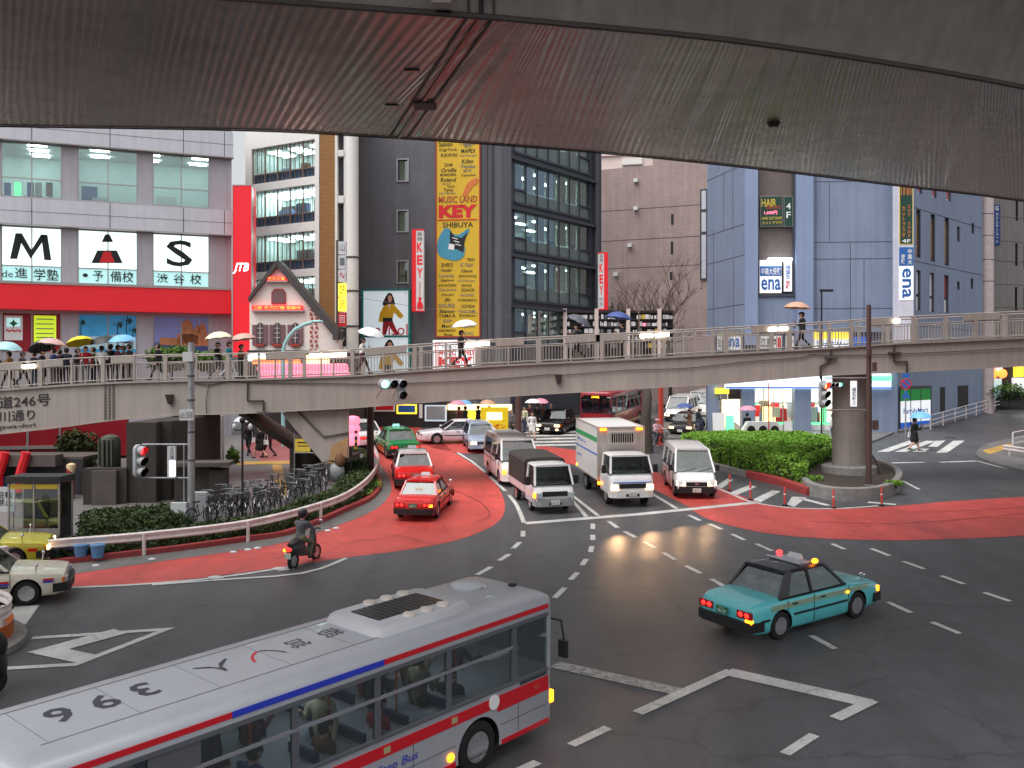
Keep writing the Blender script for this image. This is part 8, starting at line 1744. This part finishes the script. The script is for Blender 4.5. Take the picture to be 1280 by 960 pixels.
zs_ = D(0,480,b_.y).z-b_.z; q = MB(); q.lathe([(.36,-.07),(.36,-.05)], 'ink_red', (0,0,zs_), 'y', 28); q.lathe([(.28,-.078),(.28,-.071)], 'ink_blue', (0,0,zs_), 'y', 28); q.hexa([(-.26,-.09,zs_+.2),(-.2,-.09,zs_+.26),(-.2,-.079,zs_+.26),(-.26,-.079,zs_+.2)], [(.2,-.09,zs_-.26),(.26,-.09,zs_-.2),(.26,-.079,zs_-.2),(.2,-.079,zs_-.26)], 'ink_red'); q.build('sign_disc', o)
q = MB(); zz_ = D(0,493,b_.y).z-b_.z; q.loft([[(-.3,y,zz_-.25),(.3,y,zz_-.25),(0,y,zz_+.28)] for y in (-.07,-.05)], 'ink_blue', smooth=False); q.box(-.22,.22,-.07,-.05,zs_+.42,zs_+.7,'ink_blue'); q.build('sign_plate', o)
# white pedestrian rail up the side street
def prail(px0, px1, h, label, n):
    A_, B_ = G(*px0, .12), G(*px1, .12); o = empty('pedestrian_rail', (0,0,0), label, 'railing'); q = MB()
    for k in (.35,.65,1.0): q.tube(A_+Vector((0,0,h*k)), B_+Vector((0,0,h*k)), .035, 'rail_white')
    q.build('rail', o)
    for i in range(n+1):
        p = A_.lerp(B_, i/n); q = MB(); q.tube(p, p+Vector((0,0,h)), .05, 'rail_white'); q.build('post', o)
prail((1163,537), (1264,506), 1.0, 'long white pedestrian railing climbing the side street', 8); prail((1266,562), (1330,548), 1.0, 'short white pedestrian railing at the right edge', 3)
wrail([(1255,571),(1280,575),(1330,583)], .7, 'short white guard rail on the right corner pavement', [(1262,572),(1300,578)])
# rounded crash rail on the island at the left edge
slab('pavement', smooth_line([(-120,770),(-20,775),(20,783),(34,796),(22,812),(-20,828),(-140,850)],4), 'kerb_concrete', 0, .16)
o = wrail([(-60,779),(-20,781),(6,787),(14,797),(4,808),(-24,814),(-70,818)], .95, 'rounded white crash rail with an orange reflector band at the left edge', [(4,805)], n=6)
q = MB(); P = [Vector(G(*p)) for p in smooth_line([(-60,779),(-20,781),(8,787),(17,798),(5,810),(-24,817),(-70,821)],5)]; L_, R_ = strip([(p.x,p.y) for p in P], .02); mat('reflector_orange', srgb(190,92,26), .4, noise=.4, nscale=14)
q.loft([[(L_[i].x,L_[i].y,P[i].z+.18),(L_[i].x,L_[i].y,P[i].z+.5),(R_[i].x,R_[i].y,P[i].z+.5),(R_[i].x,R_[i].y,P[i].z+.18)] for i in range(len(P))], 'reflector_orange', smooth=False); q.build('reflector_band', o)
q = G(-14, 868); mo = tag(MB().ell((0,0,.55), (.3,.5,.5), 'plastic_black').ell((.1,.1,.95), (.2,.25,.3), 'plastic_black').lathe([(.3,-.06),(.32,0),(.3,.06)], 'rubber', (.05,0,.32), 'y', 20).build('parked_motorcycle'), 'black covered motorcycle cut by the left edge below the crash rail', 'motorcycle'); mo.location = q
# phone booth, bins, boxes, boards
q = G(51, 678, .12); pb_ = empty('phone_booth', q, 'double phone booth with a yellow lit header under the footbridge at left', 'phone booth'); m_ = MB()
for x in (-.86,-.02,.82): m_.box(x, x+.05, -.5, -.45, 0, 2.05, 'alu'); m_.box(x, x+.05, .45, .5, 0, 2.05, 'alu')
m_.build('frame', pb_); m_ = MB(); m_.box(-.92, .92, -.56, .56, 2.05, 2.28, 'dark_wall'); m_.build('roof', pb_); m_ = MB(); m_.box(-.8, -.05, -.48, -.44, 1.86, 2.02, 'ink_yellow'); m_.box(.05, .8, -.48, -.44, 1.86, 2.02, 'ink_yellow'); m_.build('header', pb_)
m_ = MB(); m_.box(-.8, -.03, -.47, -.46, .55, 1.85, 'shop_glass'); m_.box(.04, .82, -.47, -.46, .55, 1.85, 'shop_glass'); m_.build('glass_panel', pb_); m_ = MB(); m_.box(-.8, .82, -.49, -.46, .02, .55, 'kerb_concrete'); m_.box(-.8, .82, .44, .46, .02, 2.0, 'dark_wall'); m_.build('lower_panel', pb_)
for x in (-.45,.4): m_ = MB(); m_.box(x-.15, x+.15, .15, .4, .9, 1.45, 'desk_green'); m_.build('telephone', pb_)
o = empty('notice_board', G(6, 672, .12), 'small white notice board at the left edge beside the phone booth', 'sign'); m_ = MB(); m_.box(-.3, .35, -.03, .03, .9, 1.75, 'box_white'); m_.build('board', o); m_ = MB(); m_.tube((-.25,0,0), (-.25,0,1.8), .03, 'galv'); m_.tube((.3,0,0), (.3,0,1.8), .03, 'galv'); m_.build('post', o)
m_ = MB(); m_.text('駐輪\n禁止', lambda a, b: (.02+a, -.035, 1.35+b), .5, 'ink', bold=.01); m_.build('lettering', o)
mat('bin_blue', srgb(96,140,186), .5, noise=.1); mat('crate_blue', srgb(40,60,110), .6, noise=.2)
for i, px in enumerate((67, 101, 122)):
    q = G(px, 702, .12); q = G(px, 697, .12); o = empty('bin', q, ('blue plastic bin nearest the yellow taxi','second blue plastic bin under the guard rail','pale blue bin, right one of the pair under the guard rail')[i], 'bin', 'blue bins behind the guard rail'); m_ = MB(); m_.lathe([(.19,0),(.25,.5),(.27,.52),(.27,.55)], 'bin_blue', n=18); m_.build('tub', o); m_ = MB(); m_.lathe([(.28,.55),(.27,.6),(.05,.63)], 'bin_blue', n=18); m_.build('lid', o); o.scale = (.85,.85,.7)
q = G(86, 695, .12); o = tag(MB().box(-.3,.3,-.2,.2,0,.32,'crate_blue').box(-.26,.26,-.21,-.2,.08,.24,'lens_dark').build('crate'), 'dark blue crate between the blue bins', 'crate'); o.location = q
q = G(421, 602, .12); o = empty('cardboard_pile', q, 'brown cardboard sheet leaning over bags under the stair landing', 'cardboard'); mat('cardboard', srgb(176,138,100), .85, noise=.2); m_ = MB(); m_.hexa([(-.4,-.1,.9),(.5,-.1,1.2),(.5,.02,1.2),(-.4,.02,.9)], [(-.2,-.1,1.7),(.55,-.1,2.1),(.55,.02,2.1),(-.2,.02,1.7)], 'cardboard'); m_.build('sheet', o)
m_ = MB(); m_.ell((.0,0,.45), (.38,.3,.48), 'desk_grey'); m_.ell((.15,-.1,1.0), (.25,.2,.35), 'cloth_brown'); m_.build('bag_pile', o)
q = G(388, 602, .12); o = empty('yellow_notice', q, 'yellow notice panel in a steel frame under the stairs', 'sign'); m_ = MB(); 
for x in (-.75,.75): m_.tube((x,0,0), (x,0,2.2), .025, 'galv')
m_.tube((-.75,0,1.35), (.75,0,1.35), .02, 'galv'); m_.build('frame', o); m_ = MB(); m_.box(-.72, -.0, -.03, -.0, 1.4, 2.0, 'ink_yellow'); m_.box(-.6, -.1, -.036, -.031, 1.8, 1.86, 'ink'); m_.box(-.6, -.1, -.036, -.031, 1.65, 1.69, 'ink'); m_.build('panel', o)
for i, (px, py, w, h_, m1, lab) in enumerate(((898,553,.75,1.85,'ink_white','white standing board left of the store entrance'),(912,553,.5,1.7,'lit_green','green standing board beside the white one'),(985,556,.5,1.45,'desk_white','white standing sign right of the display cart'))):
    q = G(px, py, .12); o = empty('standing_board', q, lab, 'sign'); m_ = MB(); m_.hexa([(-w/2,-.25,0),(w/2,-.25,0),(w/2,-.2,0),(-w/2,-.2,0)], [(-w/2,-.02,h_),(w/2,-.02,h_),(w/2,.02,h_),(-w/2,.02,h_)], m1); m_.build('board', o); m_ = MB(); m_.hexa([(-w/2,.2,0),(w/2,.2,0),(w/2,.25,0),(-w/2,.25,0)], [(-w/2,-.02,h_-.01),(w/2,-.02,h_-.01),(w/2,.02,h_-.01),(-w/2,.02,h_-.01)], 'alu'); m_.build('rear_leg', o)
q = G(952, 556, .12); o = empty('display_cart', q, 'white arched display cart with dark openings before the store', 'cart'); m_ = MB(); ar = [(-1.1,.1),(1.1,.1),(1.1,.6),(.8,.95),(-.8,.95),(-1.1,.6)]; m_.loft([[(a,-.3,b) for a, b in ar], [(a,.3,b) for a, b in ar]], 'desk_white', smooth=False); m_.build('body', o)
for x in (-.65,0,.65): m_ = MB(); m_.ell((x,-.3,.6), (.24,.03,.2), 'lens_dark'); m_.build('opening', o)
for x in (-.8,.8): m_ = MB(); m_.lathe([(.12,-.05),(.12,.05)], 'rubber', (x,-.25,.12), 'y', 14); m_.build('wheel', o)
o.scale = (1.1,1.1,1.5)
o = empty('food_stall', G(618, 546, .12), 'bright yellow street stall behind the estate car and minibus', 'stall'); m_ = MB(); m_.box(-.9,.9,0,1,0,1.9,'stall_yellow' if 'stall_yellow' in MATS else (mat('stall_yellow', srgb(226,196,30), .5, noise=.15, nscale=3, emit=.15) and 'stall_yellow')); m_.build('booth', o); m_ = MB(); m_.box(-.5,.5,-.02,-.001,1.1,1.6,'lit_warm'); m_.text('クーポン', lambda a, b: (a,-.01,.7+b), .35, 'ink_red', bold=.02); m_.build('counter_panel', o)
# ---------------------------------------------------------------- planting
def inside(p, poly):
    c = False; n = len(poly)
    for i in range(n):
        (x1, y1), (x2, y2) = poly[i], poly[i-1]
        if (y1 > p[1]) != (y2 > p[1]) and p[0] < (x2-x1)*(p[1]-y1)/(y2-y1)+x1: c = not c
    return c
def edge_d(p, poly):
    best = 9
    for i in range(len(poly)):
        a, b = Vector(poly[i]), Vector(poly[i-1]); ab = b-a; t_ = max(0, min(1, (Vector(p)-a).dot(ab)/max(1e-6, ab.dot(ab)))); best = min(best, (Vector(p)-a-ab*t_).length)
    return best
def leafy(n, seed, pts_fn, size, mats, up=.5):
    r_ = random.Random(seed); m_ = MB()
    for i in range(n):
        c, mm = pts_fn(r_); s_ = size*r_.uniform(.6,1.3); a = Vector((r_.gauss(0,1), r_.gauss(0,1), r_.gauss(up,1))).normalized(); u = a.orthogonal().normalized(); v_ = a.cross(u); t_ = r_.uniform(0,PI); u, v_ = u*math.cos(t_)+v_*math.sin(t_), v_*math.cos(t_)-u*math.sin(t_)
        c = Vector(c); m_.add([tuple(c-u*s_), tuple(c-v_*s_*.42), tuple(c+u*s_), tuple(c+v_*s_*.42)], [[0,1,2,3]], mm)
    return m_
def hedge(name, px, H_, n, label, mats, core, size, seed, cat='hedge', h0=.1, wob=.35, kind=None):
    poly = [(p.x, p.y) for p in (G(a, b) for a, b in px)]; xs_ = [p[0] for p in poly]; ys_ = [p[1] for p in poly]
    from mathutils import noise as NZ
    def top(x, y, e): return H_*min(1, .55+e/.5)*(1+.16*NZ.noise(Vector((x*.9, y*.9, seed)))+.07*NZ.noise(Vector((x*3, y*3, seed))))
    r = empty(name, (0,0,0), label, cat)
    if kind: r['kind'] = kind
    st_ = .3; m_ = MB(); nx = int((max(xs_)-min(xs_))/st_)+1; ny = int((max(ys_)-min(ys_))/st_)+1
    for i in range(nx):
        for j in range(ny):
            x, y = min(xs_)+st_*i, min(ys_)+st_*j
            if inside((x+.15, y+.15), poly):
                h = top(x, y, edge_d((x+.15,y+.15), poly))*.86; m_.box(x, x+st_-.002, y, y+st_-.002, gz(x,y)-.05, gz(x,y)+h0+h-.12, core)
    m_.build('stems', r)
    def fn(r_):
        while True:
            x, y = r_.uniform(min(xs_), max(xs_)), r_.uniform(min(ys_), max(ys_))
            if inside((x, y), poly): break
        e = edge_d((x,y), poly); h = top(x,y,e); 
        if e < wob: zq = gz(x,y)+h0*0+h*r_.random()
        else: zq = gz(x,y)+h0+h-abs(r_.gauss(0,.07))
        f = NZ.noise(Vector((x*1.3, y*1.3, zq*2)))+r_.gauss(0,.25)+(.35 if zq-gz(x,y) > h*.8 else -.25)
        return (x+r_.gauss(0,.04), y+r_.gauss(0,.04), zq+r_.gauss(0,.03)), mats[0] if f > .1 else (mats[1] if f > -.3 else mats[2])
    m_ = leafy(n, seed, fn, size, mats)
    P = [Vector((a,b,0)) for a, b in poly]; per = [(P[i-1], P[i]) for i in range(len(P))]; tot = sum((b-a).length for a, b in per)
    def fe(r_):
        t_ = r_.random()*tot
        for a, b in per:
            if t_ <= (b-a).length: break
            t_ -= (b-a).length
        p = a.lerp(b, min(1, t_/(b-a).length)); k = r_.random(); z_ = k*H_*(.9+.2*NZ.noise(p))
        f = NZ.noise(Vector((p.x*1.5,p.y*1.5,z_*2)))+r_.gauss(0,.25)+k*.8-.55
        return (p.x+r_.gauss(0,.07), p.y+r_.gauss(0,.07), gz(p.x,p.y)+.05+z_), mats[0] if f > .1 else (mats[1] if f > -.3 else mats[2])
    m2 = leafy(int(n*.5), seed+1, fe, size, mats, 0); k = len(m_.v)
    for nme in m2.names: m_.mi(nme)
    m_.v += m2.v; m_.f += [[q+k for q in f_] for f_ in m2.f]; m_.m += [m_.names.index(m2.names[i_]) for i_ in m2.m]; m_.sm += m2.sm
    m_.build('foliage', r); return r
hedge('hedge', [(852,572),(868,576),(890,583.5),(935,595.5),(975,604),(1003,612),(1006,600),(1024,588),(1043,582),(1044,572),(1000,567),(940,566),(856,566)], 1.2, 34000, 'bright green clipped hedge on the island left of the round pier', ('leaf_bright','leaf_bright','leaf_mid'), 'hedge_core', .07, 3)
inn = [(G(a,b).x, G(a,b).y) for a, b in kerb[4:52]]; L_, R_ = strip(inn, .5); L2, R2 = strip(inn, 3.4)
sgn = L_ if (L_[10]-Vector(inn[10])).y > 0 else R_; sg2 = L2 if sgn is L_ else R2
def topx(p): d = p.y; return ((p.x/d)*FPX+CX, HY+FPX*(H0-gz(0,d))/d)
strip_px = [topx(p) for p in sgn]+[topx(p) for p in sg2][::-1]
hedge('shrubbery', strip_px, .42, 15000, 'low dark green planting strip between the guard rail and the parked bicycles', ('leaf_shrub','leaf_dark','leaf_dark'), 'hedge_core', .09, 9, cat='planting', h0=.12, wob=.2, kind='stuff')
hedge('shrubbery', [(104,690),(104,658),(236,646),(236,664),(180,680)], .5, 5200, 'dark ground cover before the stained concrete walls under the footbridge', ('leaf_shrub','leaf_dark','leaf_dark'), 'hedge_core', .1, 17, cat='planting', h0=.12, wob=.2, kind='stuff')
hedge('bush', [(452,606),(470,606),(474,612),(458,624),(444,628),(446,615)], .3, 1500, 'bright green patch of grass at the tip of the planting strip', ('leaf_bright','leaf_mid','leaf_shrub'), 'hedge_core', .08, 12, cat='plant')
def bush(name, c, rad, n, label, mats, size, seed, trunk=None, cat='bush'):
    o = empty(name, c, label, cat)
    def fn(r_):
        d = Vector((r_.gauss(0,1), r_.gauss(0,1), r_.gauss(0,1))).normalized(); from mathutils import noise as NZ
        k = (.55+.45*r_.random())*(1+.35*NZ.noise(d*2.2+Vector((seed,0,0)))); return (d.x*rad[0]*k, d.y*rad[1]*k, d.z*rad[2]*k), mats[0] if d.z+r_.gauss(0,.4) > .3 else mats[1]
    leafy(n, seed, fn, size, mats).build('crown', o); q = MB(); q.tube((0,0,-rad[2]*1.6), (0,0,rad[2]*.4), .09, 'bark', .03)
    for k in range(5): a = k*1.3; q.tube((0,0,-rad[2]*.5), (rad[0]*.6*math.cos(a), rad[1]*.6*math.sin(a), rad[2]*.4), .04, 'bark', .015)
    q.build('trunk', o); return o
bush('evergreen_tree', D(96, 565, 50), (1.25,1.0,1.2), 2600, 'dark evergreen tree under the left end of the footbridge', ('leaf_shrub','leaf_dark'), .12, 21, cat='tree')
bush('bush', D(215, 448, 54), (1.6,.8,.75), 2400, 'green bush behind the footbridge below the cathedral poster', ('leaf_mid','leaf_shrub'), .11, 22); bush('bush', D(262, 452, 54), (.9,.7,.6), 1400, 'smaller green bush right of the bush below the cathedral poster', ('leaf_mid','leaf_shrub'), .11, 23)
bush('bush', D(150, 650, 38.2), (1.7,.5,.4), 1800, 'dark bush at the foot of the stained concrete wall', ('leaf_shrub','leaf_dark'), .1, 25); bush('potted_plant', D(291, 572, 51), (.35,.35,.6), 600, 'leafy plant on the wall left of the walkers', ('leaf_mid','leaf_shrub'), .1, 26, cat='plant')
bush('bush', D(1262, 490, 80), (1.6,.8,.8), 1200, 'dark green bush at the top of the side street railing', ('leaf_mid','leaf_dark'), .12, 27)
for i, p in enumerate(((1017,598),(1119,604))): bush('weed_tuft', G(*p, .5), (.45,.3,.14), 260, ('tuft of green weeds on the left of the planter soil','tuft of green weeds on the right of the planter soil')[i], ('leaf_bright','leaf_mid'), .07, 30+i, cat='plant')
# trunk of the street tree beside the box truck
tb_ = G(808, 566); t_ = empty('street_tree', tb_, 'thick dark tree trunk between the box truck and the cyclist', 'tree'); q = MB(); q.pipe([(0,0,-.1),(.02,0,.8),(-.05,0,2.0),(.08,.1,3.2),(.05,.6,3.9),(0,3.0,5.2),(0.1,3.9,7.5)], [.42,.34,.31,.27,.24,.18,.1], 'bark', 12); q.build('trunk', t_); tw = MB(); r4 = random.Random(6)
def br2(p, d, L_, r_, dep):
    q_ = p+d*L_; tw.tube(p, q_, r_, 'twig', r1=r_*.65, n=4, caps=False)
    if dep < 4:
        for k in range(3): e_ = Vector((r4.uniform(-1,1), r4.uniform(-.4,1), r4.uniform(-.1,.9))).normalized(); br2(q_, (d+e_*.8).normalized(), L_*r4.uniform(.65,.85), r_*.6, dep+1)
br2(Vector((.1,3.9,7.4)), Vector((0,.3,1)).normalized(), 1.0, .07, 0); tw.build('crown', t_)
# overhead wires crossing the street
for i, (a, b) in enumerate((((448,372,61),(640,396,52)),)): 
    o = MB().pipe([tuple(D(*a)), tuple((D(*a)+D(*b))/2-Vector((0,0,.15))), tuple(D(*b))], .012, 'cable_grey', 5).build('overhead_wire'); tag(o, 'thin overhead wire crossing in front of the dark music building', 'wire')
